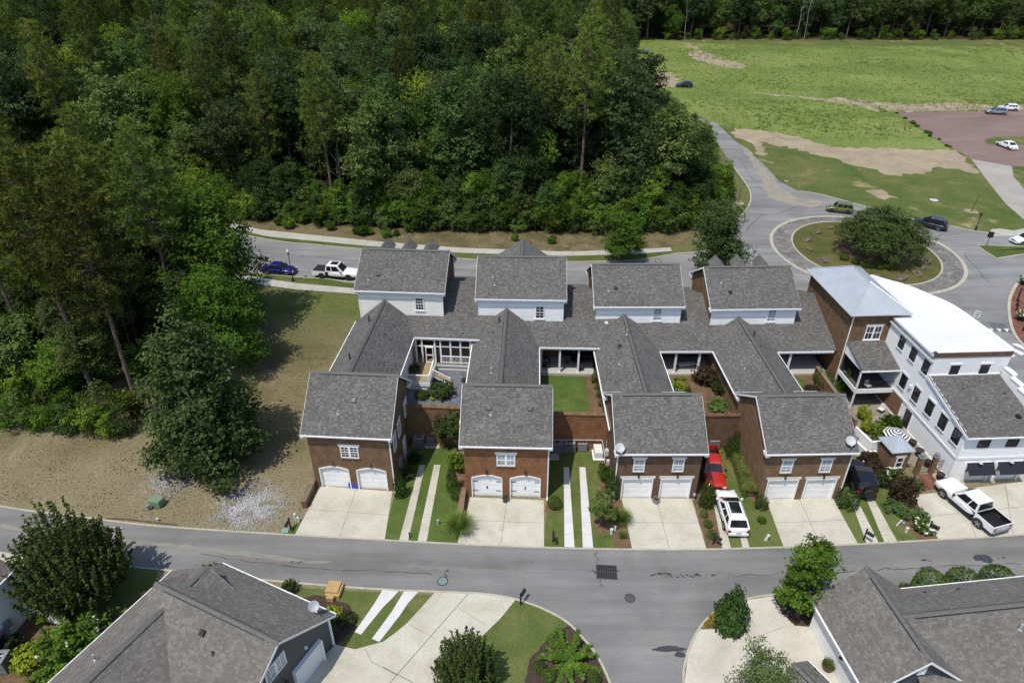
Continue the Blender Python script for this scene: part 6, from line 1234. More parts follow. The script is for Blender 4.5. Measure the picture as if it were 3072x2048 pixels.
# dead snags
def snag(xy, h, lab, z=0, seed=0):
    r_ = random.Random(seed); m = MB(); p = Vector((0,0,0))
    for i in range(6): q = p + Vector((r_.uniform(-.12,.12)*h*.2, r_.uniform(-.12,.12)*h*.2, h/6)); m.tube(p, q, .11*(1-i/7), .11*(1-(i+1)/7), 6, cap=False); p = q
    for i in range(9):
        z0 = h*r_.uniform(.45,.95); a = r_.uniform(0,6.28); l = h*.14*r_.uniform(.5,1.3); m.tube((0,0,z0),(l*math.cos(a),l*math.sin(a),z0+l*.8),.035,.008,5,cap=False)
    o = m.build('dead_tree', DEADW); o.location = (xy[0], xy[1], z); tag(o, lab, 'dead tree')
snag(at(585, 990, 1), 13.5, 'pale dead snag rising beside the bright maple', .9, 1); snag(at(1030, 640, ZB), 13, 'pale dead snag at the woodland edge above the straw bank', ZB, 2); snag((70, 300), 17, 'bare pale trunk at the far edge of the field near its corner', ZB, 3); snag((118, 299), 20, 'bare pale trunk in the far woodland edge above mid field', ZB, 4); snag((690/6, 299.5), 15, 'short bare trunk beside another in the far woodland edge', ZB, 5); snag(at(700, 1010, 1), 9.5, 'small pale dead branches between the dark tree and the maple', .9, 6)
# garden trees and shrubs: name, kind, photo x, y, ground z, radius, height, label
for nm, k, px, py, z, s, sz, lab in (
 ('street_tree','street_tree',1862,782,ZB,1.15,1.08,'small rounded street tree between the sidewalk and street behind the third house'),
 ('street_tree','street_tree2',2130,838,ZB,1,1,'dark street tree behind the gap between the third and fourth houses'),
 ('island_tree','island_tree',2628,768,ZB+.1,1,.9,'wide spreading tree on the roundabout island'),
 ('ornamental_tree','dusky_tree',258,1795,0,1,1,'large dusky upright-branched tree beside the alley at lower left'),
 ('ornamental_tree','spiky_tree',1400,2068,0,1,1,'dusky spiky-topped small tree on the corner lawn at the bottom edge'),
 ('maple_tree','round_maple',2392,1850,.04,1,1,'bright round-leaved maple beside the near right driveway'),
 ('loose_tree','loose_tree',2295,2105,.03,.95,.95,'loose light green tree over the near right driveway at the bottom edge'),
 ('small_tree','small_tree',1801,1577,.02,1,1,'young round tree in the bed beside the twin white strips'),
 ('small_tree','small_tree',1330,1346,.02,.95,1.05,'bright small tree beside the air conditioners of the cream-sided house'),
 ('dark_shrub','small_tree',1372,1352,.02,1.0,1.25,'tall dark shrub against the side of the orange brick house')):
    plant(nm, k, at(px, py, z), z-.03, s, lab, 'tree', sz=sz)
for k_, me_name in (('small_tree','crown'),): pass
for nm, k, px, py, z, s, sz, lab in (
 ('crape_myrtle','crape',240,1960,0,3.1,3.6,'white-flowered crape myrtle leaning over the grey roof edge'),('lime_shrub','lime',95,1985,.01,1.3,1.6,'lime green shrub beside the far-left white house'),('shrub','loose_dark',30,1960,.01,1.2,1.4,'dark shrub against the far-left white house wall'),('shrub','loose',150,1850,.01,1.1,1.2,'green shrub under the dusky tree by the slatted fence'),
 ('crape_myrtle','star',1705,1980,.03,2.4,1.7,'star-shaped crape myrtle in the corner mulch bed'),('boxwood','clipped',1618,2010,.03,.42,.7,'round boxwood in the corner bed, nearest the lawn'),('boxwood','clipped',1645,2034,.03,.45,.7,'round boxwood in the corner bed, at the bottom edge'),('boxwood','clipped',1783,2042,.03,.42,.7,'round boxwood in the corner bed, beside the kerb'),
 ('cypress','cypress',2185,1882,.05,1.15,4.2,'bushy blue-green cypress at the corner of the right driveway'),('golden_shrub','golden',2142,1862,.05,.42,.6,'golden shrub beside the cypress'),('golden_shrub','golden',2121,1874,.05,.24,.34,'tiny golden shrub beside the kerb'),
 ('hedge_ball','clipped',2777,1790,.01,1.18,2.4,'clipped round bush behind the right house, first from the ridge'),('hedge_ball','clipped',2872,1783,.01,1.18,2.4,'clipped round bush behind the right house, middle of three'),('hedge_ball','clipped',2975,1772,.01,1.18,2.25,'clipped round bush behind the right house, third from the ridge'),('shrub','mid',2712,1785,.01,.7,1.0,'low shrub at the valley of the right house roof'),
 ('shrub','loose_dark',975,1905,.02,1.0,1.9,'dark shrub at the corner of the grey-walled house'),('lime_shrub','lime',1000,1850,.02,.8,1.0,'yellow-green shrub at the grey house corner'),('shrub','mid',1045,1862,.02,.7,.9,'feathery shrub beside the near wheel strip'),('shrub','mid',870,1770,.01,.7,1.1,'small green shrub beyond the grey roof beside the alley'),('shrub','loose',640,1760,.01,1.2,2.4,'shrub tip showing above the grey house roof valley'),
 ('grass_clump','grass_clump',1378,1590,.02,1.7,1.9,'big ornamental grass clump beside the second driveway'),('shrub','ball',1371,1494,.02,.62,1.1,'rounded shrub at the left corner of the orange brick garage'),('arborvitae','column',1357,1470,.02,.55,3.2,'slim arborvitae left of the orange brick garage'),('shrub','loose',1371,1412,.02,.95,2.4,'yellow-green shrub against the orange brick side wall'),('arborvitae','column',1202,1488,.02,.6,2.9,'arborvitae at the right corner of the first garage'),
 ('shrub','loose_dark',1228,1430,.02,.75,1.1,'dark low shrub in the shade of the first garage'),('shrub','loose_dark',1245,1385,.02,.75,1.0,'dark shrub beside the meters of the first garage'),('globe_shrub','clipped',1663,1521,.03,.58,1.1,'clipped globe shrub in the mulch circle by the second garage'),('arborvitae','column',1832,1494,.03,.68,3.6,'dark arborvitae left of the dark brick garage'),('shrub','loose',1811,1440,.03,.7,1.9,'bright shrub beside the arborvitae and meters'),
 ('grass_clump','grass_clump',1862,1565,.03,1.25,1.3,'ornamental grass clump beside the third driveway'),('grass_clump','grass_small',1866,1612,.03,.7,.9,'small ornamental grass tuft near the alley'),('arborvitae','column',2116,1518,.03,.72,3.3,'arborvitae between the third garage and the white car'),('boxwood','clipped',2110,1548,.03,.34,.6,'small boxwood ball by the white car, farthest from the alley'),('boxwood','clipped',2122,1577,.03,.38,.62,'small boxwood ball by the white car, middle of three'),
 ('boxwood','clipped',2133,1610,.03,.42,.7,'small boxwood ball by the mailbox and white car'),('cone_shrub','cone',2205,1362,.02,1.15,2.9,'cone-shaped evergreen beside the red pickup'),('shrub','ball',2232,1378,.02,.75,1.5,'rounded evergreen next to the cone-shaped one'),('shrub','lime_low',2140,1352,.02,.9,.5,'low yellow-green plants beyond the red pickup bed'),('shrub','ball',2281,1523,.03,.6,1.3,'oval shrub at the left corner of the tan brick garage'),
 ('shrub','loose',2283,1566,.03,.42,.6,'small glossy shrub on the lawn by the fourth driveway'),('shrub','ball',2538,1517,.02,.98,1.6,'rounded shrub in front of the black off-road vehicle'),('shrub','burgundy',2598,1395,.03,1.0,1.4,'dusky shrub nearest the planter wall, behind the black vehicle'),('shrub','burgundy',2618,1425,.03,1.0,1.5,'dusky shrub in the row beside the pavilion, second from the wall'),('shrub','loose_dark',2636,1452,.03,.95,1.4,'dark shrub in the row beside the pavilion, last before the hydrangea'),
 ('shrub','loose_dark',2622,1385,.03,.9,1.3,'dark green shrub close against the pavilion wall'),('hydrangea','hydrangea',2680,1452,.03,1.15,1.4,'white-flowered hydrangea below the pavilion window'),('crape_myrtle','burgundy',2697,1505,.03,1.3,2.7,'burgundy-leaved small crape myrtle near the brick walk'),('shrub','mid',2737,1466,.03,1.0,1.3,'green shrub beside the brick walk'),('juniper','juniper',2718,1548,.03,1.75,.8,'spreading juniper beside the white pickup driveway'),
 ('hydrangea','hydrangea',2765,1590,.03,.95,.9,'white-flowered shrub beside the mailbox by the white pickup driveway'),('lime_shrub','lime',2588,1262,.02,.8,2.0,'golden-lime shrub inside the patio wall, farther one'),('lime_shrub','lime',2598,1300,.02,.7,1.8,'golden-lime shrub inside the patio wall, nearer one'),('patio_tree','loose',2640,1330,.03,1.35,2.3,'leafy green shrub beside the striped umbrella'),('patio_tree','loose',2668,1290,.03,1.15,2.0,'leafy green shrub by the patio door'),
 ('boxwood','ball',2464,1150,ZB,1.0,1.6,'round shrub in the end courtyard, near the porch'),('boxwood','ball',2484,1168,ZB,.9,1.3,'round shrub in the end courtyard, middle one'),('shrub','loose',2498,1180,ZB,.7,.9,'pale green shrub in the end courtyard by the roof corner'),('shrub','burgundy',2436,1172,ZB,.9,.5,'low brownish plant on the end courtyard lawn'),('vine','column',2528,1180,.05,.7,3.4,'tall vine-covered shrub beside the brick tower corner'),
 ('maple_shrub','burgundy',2113,1146,ZB,1.6,1.7,'dusky Japanese maple in the third courtyard'),('lime_plant','lime_low',2043,1152,ZB,1.1,.6,'yellow flowering plants by the third courtyard porch'),('shrub','mid',2164,1180,ZB,1.2,1.6,'rounded green shrub in the third courtyard against the wing'),('shrub','mid',2150,1226,ZB,1.2,1.0,'green shrub at the third courtyard wall'),('cone_shrub','cone',2064,1178,ZB,.35,1.0,'tiny cone shrub on the third courtyard lawn'),
 ('shrub','ball',1786,1148,ZB,.5,1.3,'round-topped shrub in the second courtyard bed, by the porch'),('shrub','ball',1792,1168,ZB,.35,.6,'small shrub in the second courtyard bed, second from the porch'),('shrub','ball',1798,1190,ZB,.38,.65,'small shrub in the second courtyard bed, third from the porch'),('shrub','mid',1804,1216,ZB,.45,.7,'leafy shrub in the second courtyard bed, nearest the wall'),
 ('maple_shrub','mid',1326,1184,ZB,1.55,1.7,'mounded dark Japanese maple in the first courtyard'),('shrub','loose',1268,1192,ZB,.85,.9,'bright green plant below the first courtyard deck'),('lime_plant','lime_low',1294,1194,ZB,.6,.5,'chartreuse plant in the first courtyard'),('shrub','loose_dark',1402,1150,ZB,.7,.8,'shrub in the first courtyard beside the neighbouring wing'),('potted_fern','loose_dark',1244,1115,2.1,.8,.9,'dark potted fern on the deck')):
    if k == 'ball' and nm == 'patio': pass
    plant(nm, k, at(px, py, z), z, s, lab.replace('Japanese maple', 'weeping maple'), 'shrub' if 'grass' not in k else 'grass', sz=sz)
# clipped hedge beside the tan garage
K = KINDS['clipped']; rngh = np.random.default_rng(8); n = 6500; a_ = Vector(at(2212,1385)); b_ = Vector(at(2250,1500)); t = rngh.random((n,1)); d = np.array((b_-a_).normalized()); q = np.array([-d[1], d[0]]); side = rngh.integers(0,3,n); u_ = rngh.uniform(-.55,.55,n); hz = rngh.uniform(.05,1.05,n)
off = np.where(side == 0, u_, np.where(side == 1, -.55, .55)) + rngh.normal(size=n)*.04; zz = np.where(side == 0, 1.05, hz) + rngh.normal(size=n)*.04; base = np.array(a_)[None,:] + (np.array(b_)-np.array(a_))[None,:]*t; XY = base + q[None,:]*off[:,None]
nn = unit(np.stack([q[0]*np.sign(off)*(side > 0), q[1]*np.sign(off)*(side > 0), (side == 0)*1.0+.3],1) + rngh.normal(size=(n,3))*.4); V, F = leaf_quads(np.column_stack([XY-np.array(a_), zz]), nn, .055, rngh); e = empty('hedge', (a_.x, a_.y, .02), 0, label='long clipped light green hedge between the red pickup and the tan garage', cat='hedge')
o = bpy.data.objects.new('foliage', np_mesh('foliage', V, F, L_GRASS)); COL.objects.link(o); o.parent = e
# low shrubs on the straw bank and around the roundabout tree
for j, (px, py, s) in enumerate(((838,676,.9),(866,684,1.2),(990,690,1.0),(1072,702,.8),(1090,706,1.1),(1112,703,.7),(1160,712,.9),(1190,708,.6),(1545,722,.7),(1655,730,.8))):
    X = at(px, py, ZB); plant('bank_shrub', 'loose', X, ZB, s, 'young green shrub on the straw bank below the woodland', 'shrub', 'young shrubs on the straw bank', sz=s*1.7)
for j, (x, y) in enumerate(((990,765),(1130,812),(1280,858),(1440,880),(1440,838),(1565,882),(1670,866))):
    X = at(2300+x/4.276, 600+y/4.276, ZB+.15); plant('boxwood', 'clipped', X, ZB+.15, .62, 'small round boxwood in the straw ring under the roundabout tree', 'shrub', 'boxwoods on the roundabout', sz=.8)
for j in range(11):
    t = (j+rng.uniform(-.7,.7))/10; px, py = 2694 + 163*t + rng.uniform(-12,5), 343 + 103*t; plant('weed_clump', 'loose', at(px, py, ZB), ZB, rng.uniform(.4,.8), 'ragged weed clump along the diagonal edge of the red gravel lot', 'weeds', 'weed clumps along the gravel lot', sz=rng.uniform(.3,.8))
# field weeds and litter as real tufts
rg = np.random.default_rng(4); fp = []; 
while len(fp) < 7000:
    X = rg.uniform(48,330); Y = rg.uniform(158,300) if rg.random() < .75 else rg.uniform(150,190)
    if X < .9*Y and poly_in((X, Y), fieldp): fp.append((X, Y))
fp = np.array(fp); n = len(fp); per = 5; C = np.repeat(np.column_stack([fp, np.full(n, ZB+.02)]), per, 0) + np.column_stack([rg.normal(size=(n*per,2))*.35, np.zeros(n*per)]); dn = np.sin(C[:,0]*.11)+np.cos(C[:,1]*.13+C[:,0]*.05); hgt = (rg.uniform(.08,.26,n*per)*(1+.6*(dn > .9)))[:,None]
dd = unit(np.column_stack([rg.normal(size=(n*per,2))*.5, np.ones(n*per)])); sd = unit(np.cross(dd, rg.normal(size=dd.shape)))*.16; V = np.stack([C-sd, C+sd, C+dd*hgt], 1).reshape(-1,3); F = np.arange(len(V)).reshape(-1,3)
o = bpy.data.objects.new('field_weeds', np_mesh('field_weeds', V, F, leafmat('weed_leaf', (0.12,0.16,0.034), (0.23,0.265,0.08), .4, 0, .15))); COL.objects.link(o); tag(o, 'tall weeds and grass growing across the field', kind='stuff')
def litter(name, ring, n, mat, lo, hi, lab, z=0.0, seed=1, soft=0):
    r_ = np.random.default_rng(seed); xs_ = [p[0] for p in ring]; ys_ = [p[1] for p in ring]; V = []; F = []
    cx_, cy_ = sum(xs_)/len(xs_), sum(ys_)/len(ys_); rx_, ry_ = (max(xs_)-min(xs_))/2, (max(ys_)-min(ys_))/2
    while len(F) < n*4:
        if soft:
            x, y = cx_ + r_.normal()*rx_*soft, cy_ + r_.normal()*ry_*soft
            if math.sin(x*2.1+1)*math.cos(y*2.6) + .35*math.sin(x*5+y*4) < -.35 and r_.random() < .75: continue
            if y < np.interp(x, [p[0] for p in kfs], [p[1] for p in kfs]) + .25: continue
        else:
            x, y = r_.uniform(min(xs_), max(xs_)), r_.uniform(min(ys_), max(ys_))
            if not poly_in((x, y), ring): continue
        s = r_.uniform(lo, hi); k = len(V); zz = tz(x, y) + z; pp = r_.normal(size=(4,3))*.35 + np.array([[1,0,0],[-.5,.9,0],[-.5,-.9,0],[0,0,1.1]]); V += [tuple(np.array([x, y, zz]) + p*s) for p in pp]; F += [(k,k+1,k+3),(k+1,k+2,k+3),(k+2,k,k+3),(k,k+2,k+1)]
    o = bpy.data.objects.new(name, np_mesh(name, V, F, mat)); COL.objects.link(o); tag(o, lab, kind='stuff')
STONE = island_mat('loose_stone', [(0,(.26,.25,.245)),(.5,(.4,.395,.4)),(1,(.56,.56,.58))], .9, 1.0, .1)
litter('gravel_stones', P(GR), 8500, STONE, .025, .075, 'loose white stones on the gravel patch beside the first driveway', .0, 3, soft=.43); litter('gravel_stones', P([(440,1400),(500,1388),(550,1405),(570,1440),(540,1495),(465,1505),(440,1470)]), 2600, STONE, .025, .07, 'loose white stones scattered near the green utility box', .0, 4, soft=.5)
litter('leaf_litter', P([(0,1330),(400,1330),(640,1440),(880,1450),(930,1480),(880,1590),(640,1580),(400,1555),(0,1500)]), 3800, island_mat('dry_leaf', [(0,(.10,.07,.035)),(.5,(.2,.145,.08)),(1,(.36,.31,.22))], .95, .3, .2), .025, .07, 'dry leaves and debris scattered over the dry yard', .0, 6)
litter('dry_tufts', P([(880,900),(1060,900),(1010,960),(960,1110),(900,1300),(860,1450),(700,1420),(790,1200),(770,1000)]), 1500, island_mat('dry_tuft', [(0,(.13,.11,.04)),(1,(.26,.21,.10))], .95, .3, .2), .03, .07, 'dry grass tufts on the yard beside the first house', .0, 7)
# ------------------------------------------------------------------ vehicles
TYRE = plain('tyre', (.018,.018,.019), .85, var=.2); RIM = paint('alloy_rim', (.45,.46,.48), .3, .8, 0); DRIM = paint('dark_rim', (.03,.03,.032), .35, .5, 0); HEADL = paint('headlight', (.7,.72,.75), .15); TAILL = paint('tail_light', (.28,.01,.012), .2); CHROME = paint('chrome', (.6,.61,.62), .15, .9, 0); PLATE = plain('number_plate', (.55,.56,.58), .6)
def quad_on(f, u0, u1, v0, v1, off):
    """a rectangle inset on the bilinear face f = (bl, br, tr, tl), pushed out by off"""
    a, b, c, d = [Vector(p) for p in f]; n = (b-a).cross(d-a).normalized()
    P_ = lambda u, v: a.lerp(b, u).lerp(d.lerp(c, u), v) + n*off
    return [P_(u0, v0), P_(u1, v0), P_(u1, v1), P_(u0, v1)]
def wheel(parent, x, y, r, wd, rimm):
    s = 1 if x > 0 else -1; m = MB(); n = 20; prof = [(r*.62,-wd/2),(r*.93,-wd/2),(r,-wd*.32),(r,wd*.32),(r*.93,wd/2),(r*.62,wd/2)]
    rings = [[(q[1], math.cos(2*math.pi*i/n)*q[0], math.sin(2*math.pi*i/n)*q[0]) for q in prof] for i in range(n)]; rings.append(rings[0]); m.loft(rings, caps=False); t = m.build('wheel', TYRE, parent, smooth=True); t.location = (x, y, r)
    m = MB(); 
    for k in range(5): a = k*1.2566; m.prism([(0,math.cos(a-.22)*r*.12,math.sin(a-.22)*r*.12),(0,math.cos(a-.2)*r*.64,math.sin(a-.2)*r*.64),(0,math.cos(a+.2)*r*.64,math.sin(a+.2)*r*.64),(0,math.cos(a+.22)*r*.12,math.sin(a+.22)*r*.12)], (s*.03,0,0))
    m.tube((-s*.02,0,0),(s*.035,0,0),r*.16,n=10); o = m.build('rim', rimm, t); o.location = (s*wd*.4, 0, 0); m = MB(); m.tube((0,0,0),(s*.01,0,0),r*.63,n=16); o = m.build('hub_disc', DKGREY, t); o.location = (s*wd*.3, 0, 0); return t
def car(name, label, loc, hd, L, W, Ht, kind, pm, z=0.0, rimm=None, roofm=None, group=None, extras=(), wr=None):
    e = empty(name, (loc[0], loc[1], z), hd, label=label, cat={'pickup':'pickup','suv':'car','hatch':'car','sedan':'car','jeep':'car'}[kind], group=group); w2 = W/2; wr = wr or (.36 if kind in ('suv','hatch') else .33 if kind == 'sedan' else .40); rimm = rimm or RIM
    gc = .22 if kind in ('sedan','hatch') else .3 if kind == 'suv' else .42
    bz = {'suv': .98, 'hatch': .95, 'sedan': .9, 'pickup': 1.12, 'jeep': 1.12}[kind]; hz = bz + {'suv': .06, 'hatch': .05, 'sedan': .03, 'pickup': .1, 'jeep': .03}[kind]; f = L/2; bx = kind in ('jeep','pickup')
    if kind == 'pickup': back = -f + L*.30
    else: back = -f
    # (y, half width, z low, z belt, z centre)
    if kind == 'pickup': st = [(back,.99,gc,bz,bz+.02),(0,1,gc,bz,bz+.02),(f*.42,1,gc,bz,hz),(f*.8,.99,gc,bz-.03,hz-.05),(f*.94,.95,gc+.05,bz-.1,hz-.12),(f,.86,gc+.12,bz-.26,bz-.22)]
    elif kind == 'jeep': st = [(back,.9,gc+.05,bz,bz),(-f*.8,.92,gc,bz,bz),(f*.25,.9,gc,bz,bz+.01),(f*.85,.78,gc,bz-.04,bz+.02),(f*.97,.72,gc+.05,bz-.1,bz-.06)]
    elif kind == 'sedan': st = [(back,.8,gc+.15,bz-.2,bz-.12),(-f*.94,.92,gc+.05,bz-.06,bz),(-f*.6,1,gc,bz,bz+.05),(0,1,gc,bz,bz+.02),(f*.45,1,gc,bz-.03,hz),(f*.82,.97,gc,bz-.16,hz-.16),(f*.95,.88,gc+.05,bz-.28,hz-.3),(f,.72,gc+.12,bz-.4,bz-.38)]
    else: st = [(back,.82,gc+.15,bz-.15,bz-.12),(-f*.95,.94,gc+.05,bz-.03,bz),(-f*.6,1,gc,bz,bz+.02),(0,1,gc,bz,bz+.02),(f*.48,1,gc,bz-.01,hz),(f*.82,.97,gc,bz-.1,hz-.08),(f*.95,.9,gc+.05,bz-.2,hz-.2),(f,.75,gc+.12,bz-.34,bz-.3)]
    rings = []
    for (yy, k, zl, zb, zc) in st:
        w_ = w2*k; rings.append([(-w_*.9,yy,zl),(-w_*.98,yy,zl+.1),(-w_,yy,(zl+zb)/2+.05),(-w_*.975,yy,zb-.12),(-w_*.92,yy,zb-.02),(-w_*.55,yy,zc),(w_*.55,yy,zc),(w_*.92,yy,zb-.02),(w_*.975,yy,zb-.12),(w_,yy,(zl+zb)/2+.05),(w_*.98,yy,zl+.1),(w_*.9,yy,zl)])
    m = MB(); m.loft(rings); body = m.build('body', pm, e, smooth=True); 
    md = body.modifiers.new('smooth', 'SUBSURF'); md.levels = 1; md.render_levels = 2
    if kind == 'pickup': gy0, gy1, gt0, gt1 = back+.02, f*.43, back+.16, f*.16
    elif kind == 'jeep': gy0, gy1, gt0, gt1 = back+.02, f*.22, back+.1, f*.12
    elif kind == 'sedan': gy0, gy1, gt0, gt1 = -f*.72, f*.46, -f*.36, f*.12
    elif kind == 'hatch': gy0, gy1, gt0, gt1 = back+.1, f*.5, back+.28, f*.26
    else: gy0, gy1, gt0, gt1 = back+.12, f*.56, back+.6, f*.08
    b0, b1 = w2*.93, w2*(.86 if kind == 'jeep' else .74); zb_, zt_ = bz-.02, Ht-.05
    B = [(-b0,gy0,zb_),(b0,gy0,zb_),(b0,gy1,zb_),(-b0,gy1,zb_)]; T = [(-b1,gt0,zt_-.03),(b1,gt0,zt_-.03),(b1,gt1,zt_-.02),(-b1,gt1,zt_-.02)]; ins = .12; T2 = [(-b1+ins,gt0+ins,Ht),(b1-ins,gt0+ins,Ht),(b1-ins,gt1-ins,Ht),(-b1+ins,gt1-ins,Ht)]
    m = MB(); m.add(B+T, [(0,1,5,4),(1,2,6,5),(2,3,7,6),(3,0,4,7)]); m.build('cabin', pm, e)
    m = MB(); m.add(T+T2, [(0,1,5,4),(1,2,6,5),(2,3,7,6),(3,0,4,7),(4,5,6,7)]); m.build('roof_panel', roofm or pm, e)
    rear = (B[0],B[1],T[1],T[0]); right = (B[1],B[2],T[2],T[1]); frt = (B[2],B[3],T[3],T[2]); left = (B[3],B[0],T[0],T[3])
    def pane(nm, q): m = MB(); m.poly(q); m.build(nm, CARGL, e)
    pane('windshield', quad_on(frt, .05, .95, .1, .95, .008)); pane('rear_window', quad_on(rear, .08, .92, .25 if kind == 'jeep' else .15, .92, .008))
    cuts = {'pickup': ((.06,.36),(.40,.86)), 'jeep': ((.04,.34),(.38,.62),(.66,.93)), 'sedan': ((.2,.46),(.5,.8)), 'hatch': ((.06,.3),(.34,.58),(.62,.88)), 'suv': ((.1,.3),(.33,.58),(.62,.86))}[kind]
    for (a, b) in cuts: pane('side_window', quad_on(right, a, b, .16, .9, .008)); pane('side_window', quad_on(left, 1-b, 1-a, .16, .9, .008))
    wb = L*(.6 if kind != 'jeep' else .62); fy, ry = f-(L-wb)*.46, -f+(L-wb)*.54
    for sx in (-1, 1):
        for yy in (fy, ry):
            m = MB(); rr = wr*1.2; pts = [(sx*(w2+.012), yy+rr*math.cos(a), max(gc+.02, wr+rr*math.sin(a))) for a in np.linspace(0, math.pi, 14)]; m.poly(pts); m.build('wheel_arch', DKGREY if kind != 'jeep' else BLACK, e); wheel(e, sx*(w2-.09), yy, wr, .24, rimm)
        m = MB(); m.box(sx*(w2-.02), sx*(w2+.17), gy1-.42, gy1-.3, bz, bz+.16); m.build('mirror', pm if kind != 'pickup' else BLACK, e)
        m = MB(); m.box(sx*w2*.5, sx*w2*.86, f-.13, f-.03, bz-.36, bz-.22); m.build('headlight', HEADL, e)
        m = MB(); m.box(sx*w2*.66, sx*w2*.9, -f-.01, -f+.1, bz-.3, bz-.12); m.build('tail_light', TAILL, e)
        for (a, b) in cuts[-1:]: m = MB(); m.box(sx*(w2-.0), sx*(w2+.025), (gy0+gy1)/2, (gy0+gy1)/2+.16, bz-.22, bz-.18); m.build('door_handle', pm, e)
        m = MB(); m.box(sx*(w2-.02), sx*(w2+.01), ry+wr*1.3, fy-wr*1.3, gc+.0, gc+.08); m.build('sill_trim', BLACK, e)
    m = MB(); m.box(-w2*.8, w2*.8, f-.1, f+.04, gc+.1, gc+.3); m.build('front_bumper', BLACK if kind in ('suv','jeep') else pm, e); m = MB(); m.box(-w2*.84, w2*.84, -f-.06, -f+.08, gc+.08, gc+.28); m.build('rear_bumper', CHROME if kind == 'pickup' else BLACK if kind == 'jeep' else pm, e)
    m = MB(); m.box(-w2*.42, w2*.42, f-.06, f+.02, bz-.4, bz-.22); m.build('grille', BLACK, e); m = MB(); m.box(-.2, .2, -f-.075, -f-.06, gc+.3, gc+.42); m.build('number_plate', PLATE, e)
    if kind == 'pickup':
        bl = -f+.02; m = MB(); t = .07
        for q in ((-w2*.99,-w2*.99+t,bl,back),(w2*.99-t,w2*.99,bl,back),(-w2*.99+t,w2*.99-t,bl,bl+t)): m.box(q[0],q[1],q[2],q[3],gc+.12,bz+.02)
        m.build('bed', pm, e); m = MB(); m.box(-w2*.99+t, w2*.99-t, bl+t, back, gc+.2, gc+.3); m.build('bed_floor', BLACK, e)
        m = MB(); m.box(-w2*.99+t, -w2*.99+t+.02, bl+t, back, gc+.3, bz+.03); m.box(w2*.99-t-.02, w2*.99-t, bl+t, back, gc+.3, bz+.03); m.box(-w2*.9, w2*.9, back-.05, back-.02, gc+.3, bz); m.build('bed_liner', BLACK, e)
        if 'tonneau' in extras:
            n = 4
            for k in range(n): a = bl+.05+(back-bl-.1)*k/n; m = MB(); m.box(-w2*.94, w2*.94, a+.012, a+(back-bl-.1)/n-.012, bz+.02, bz+.06); m.build('tonneau_panel', plain('tonneau_black', (.022,.023,.026), .6), e)
        m = MB(); m.box(-w2*1.0, w2*1.0, ry+wr*1.5, fy-wr*1.6, gc-.08, gc-.03); m.build('running_board', BLACK, e)
    if 'sunroof' in extras: m = MB(); a = gt0 + (gt1-gt0)*.3; m.box(-b1*.62, b1*.62, a, gt1-.12, Ht+.002, Ht+.012); m.build('sunroof', CARGL, e)
    if 'rails' in extras:
        for sx in (-1, 1): m = MB(); m.box(sx*(b1-.1)-.02, sx*(b1-.1)+.02, gt0+.2, gt1-.1, Ht+.0, Ht+.05); m.build('roof_rail', CHROME, e)
    if kind == 'jeep':
        t = wheel(e, .18, -f-.12, wr, .26, DRIM); t.rotation_euler = (0, 0, R(-90)); t.location = (.1, -f-.16, bz-.1)
        for sx in (-1, 1):
            for yy in (fy, ry): m = MB(); m.box(sx*(w2-.12), sx*(w2+.13), yy-wr*1.2, yy+wr*1.2, wr*2.05, wr*2.05+.06); m.build('fender_flare', BLACK, e)
        m = MB(); m.box(-b1+.1, b1-.1, gt1-.75, gt1-.1, Ht+.002, Ht+.02); m.build('roof_hatch', plain('faded_black', (.035,.036,.035), .6), e)
    return e
def by_wheels(fpx, rpx, L, W, z=0.0, side=1):
    """centre and heading from the ground points of the front and rear wheel on the seen side (side = -1: its left)"""
    A = Vector(at(*fpx, z)); B = Vector(at(*rpx, z)); d = (A-B).normalized(); rt = Vector((d.y, -d.x)); c = (A+B)/2 - rt*side*(W/2-.1); return (c.x, c.y), math.atan2(-d.x, d.y)
PW = paint('white_car', (.78,.79,.8), .25); PB = paint('blue_car', (.01,.009,.13), .25, .2); PR = paint('red_car', (.42,.02,.012), .3); PK = paint('black_car', (.006,.006,.010), .22); PN = paint('navy_car', (.008,.009,.022), .22); PG = paint('olive_car', (.14,.155,.05), .3, .25); PS = paint('silver_car', (.3,.32,.36), .3, .5)
c, h_ = by_wheels((1051,842), (959,836), 6.2, 2.03, ZB, 1); car('pickup_truck', 'white crew-cab pickup with black bed cover parked on the back street', c, h_, 6.2, 2.03, 2.0, 'pickup', PW, ZB, DRIM, extras=('tonneau','sunroof'), wr=.43)
c = at(838, 818, ZB); car('sedan_car', 'deep blue car half hidden by the bright tree on the back street', c, h_, 4.7, 1.85, 1.45, 'sedan', PB, ZB)
c, h_ = by_wheels((2147,1508), (2173,1593), 4.7, 1.88, 0, -1); car('suv', 'white car with black sunroof parked on the strips by the red pickup', c, h_, 4.75, 1.88, 1.62, 'suv', PW, .04, extras=('sunroof','rails'))
A = Vector(at(2164,1488)); B = Vector(at(2140,1375, .3)); car('pickup_truck', 'red pickup with open black bed nosed against the white car', (A.x-.25, A.y+2.75), math.atan2(-(A-B).x, (A-B).y)+.0, 5.3, 1.85, 1.72, 'pickup', PR, .04, wr=.36)
A = Vector(at(2592,1503)); B = Vector(at(2556,1392, .2)); d = (B-A).normalized(); cc = A + d*2.15; car('off_road_vehicle', 'black boxy off-road vehicle with spare wheel beside the tan brick house', (cc.x, cc.y), math.atan2(-d.x, d.y), 4.3, 1.85, 1.86, 'jeep', PK, .04, DRIM)
c, h_ = by_wheels((2831,1497), (2928,1580), 5.9, 2.03, 0, -1); car('pickup_truck', 'white pickup with open black bed parked before the white garage', c, h_, 5.9, 2.03, 1.92, 'pickup', PW, .04, extras=('sunroof',) if False else (), wr=.42)
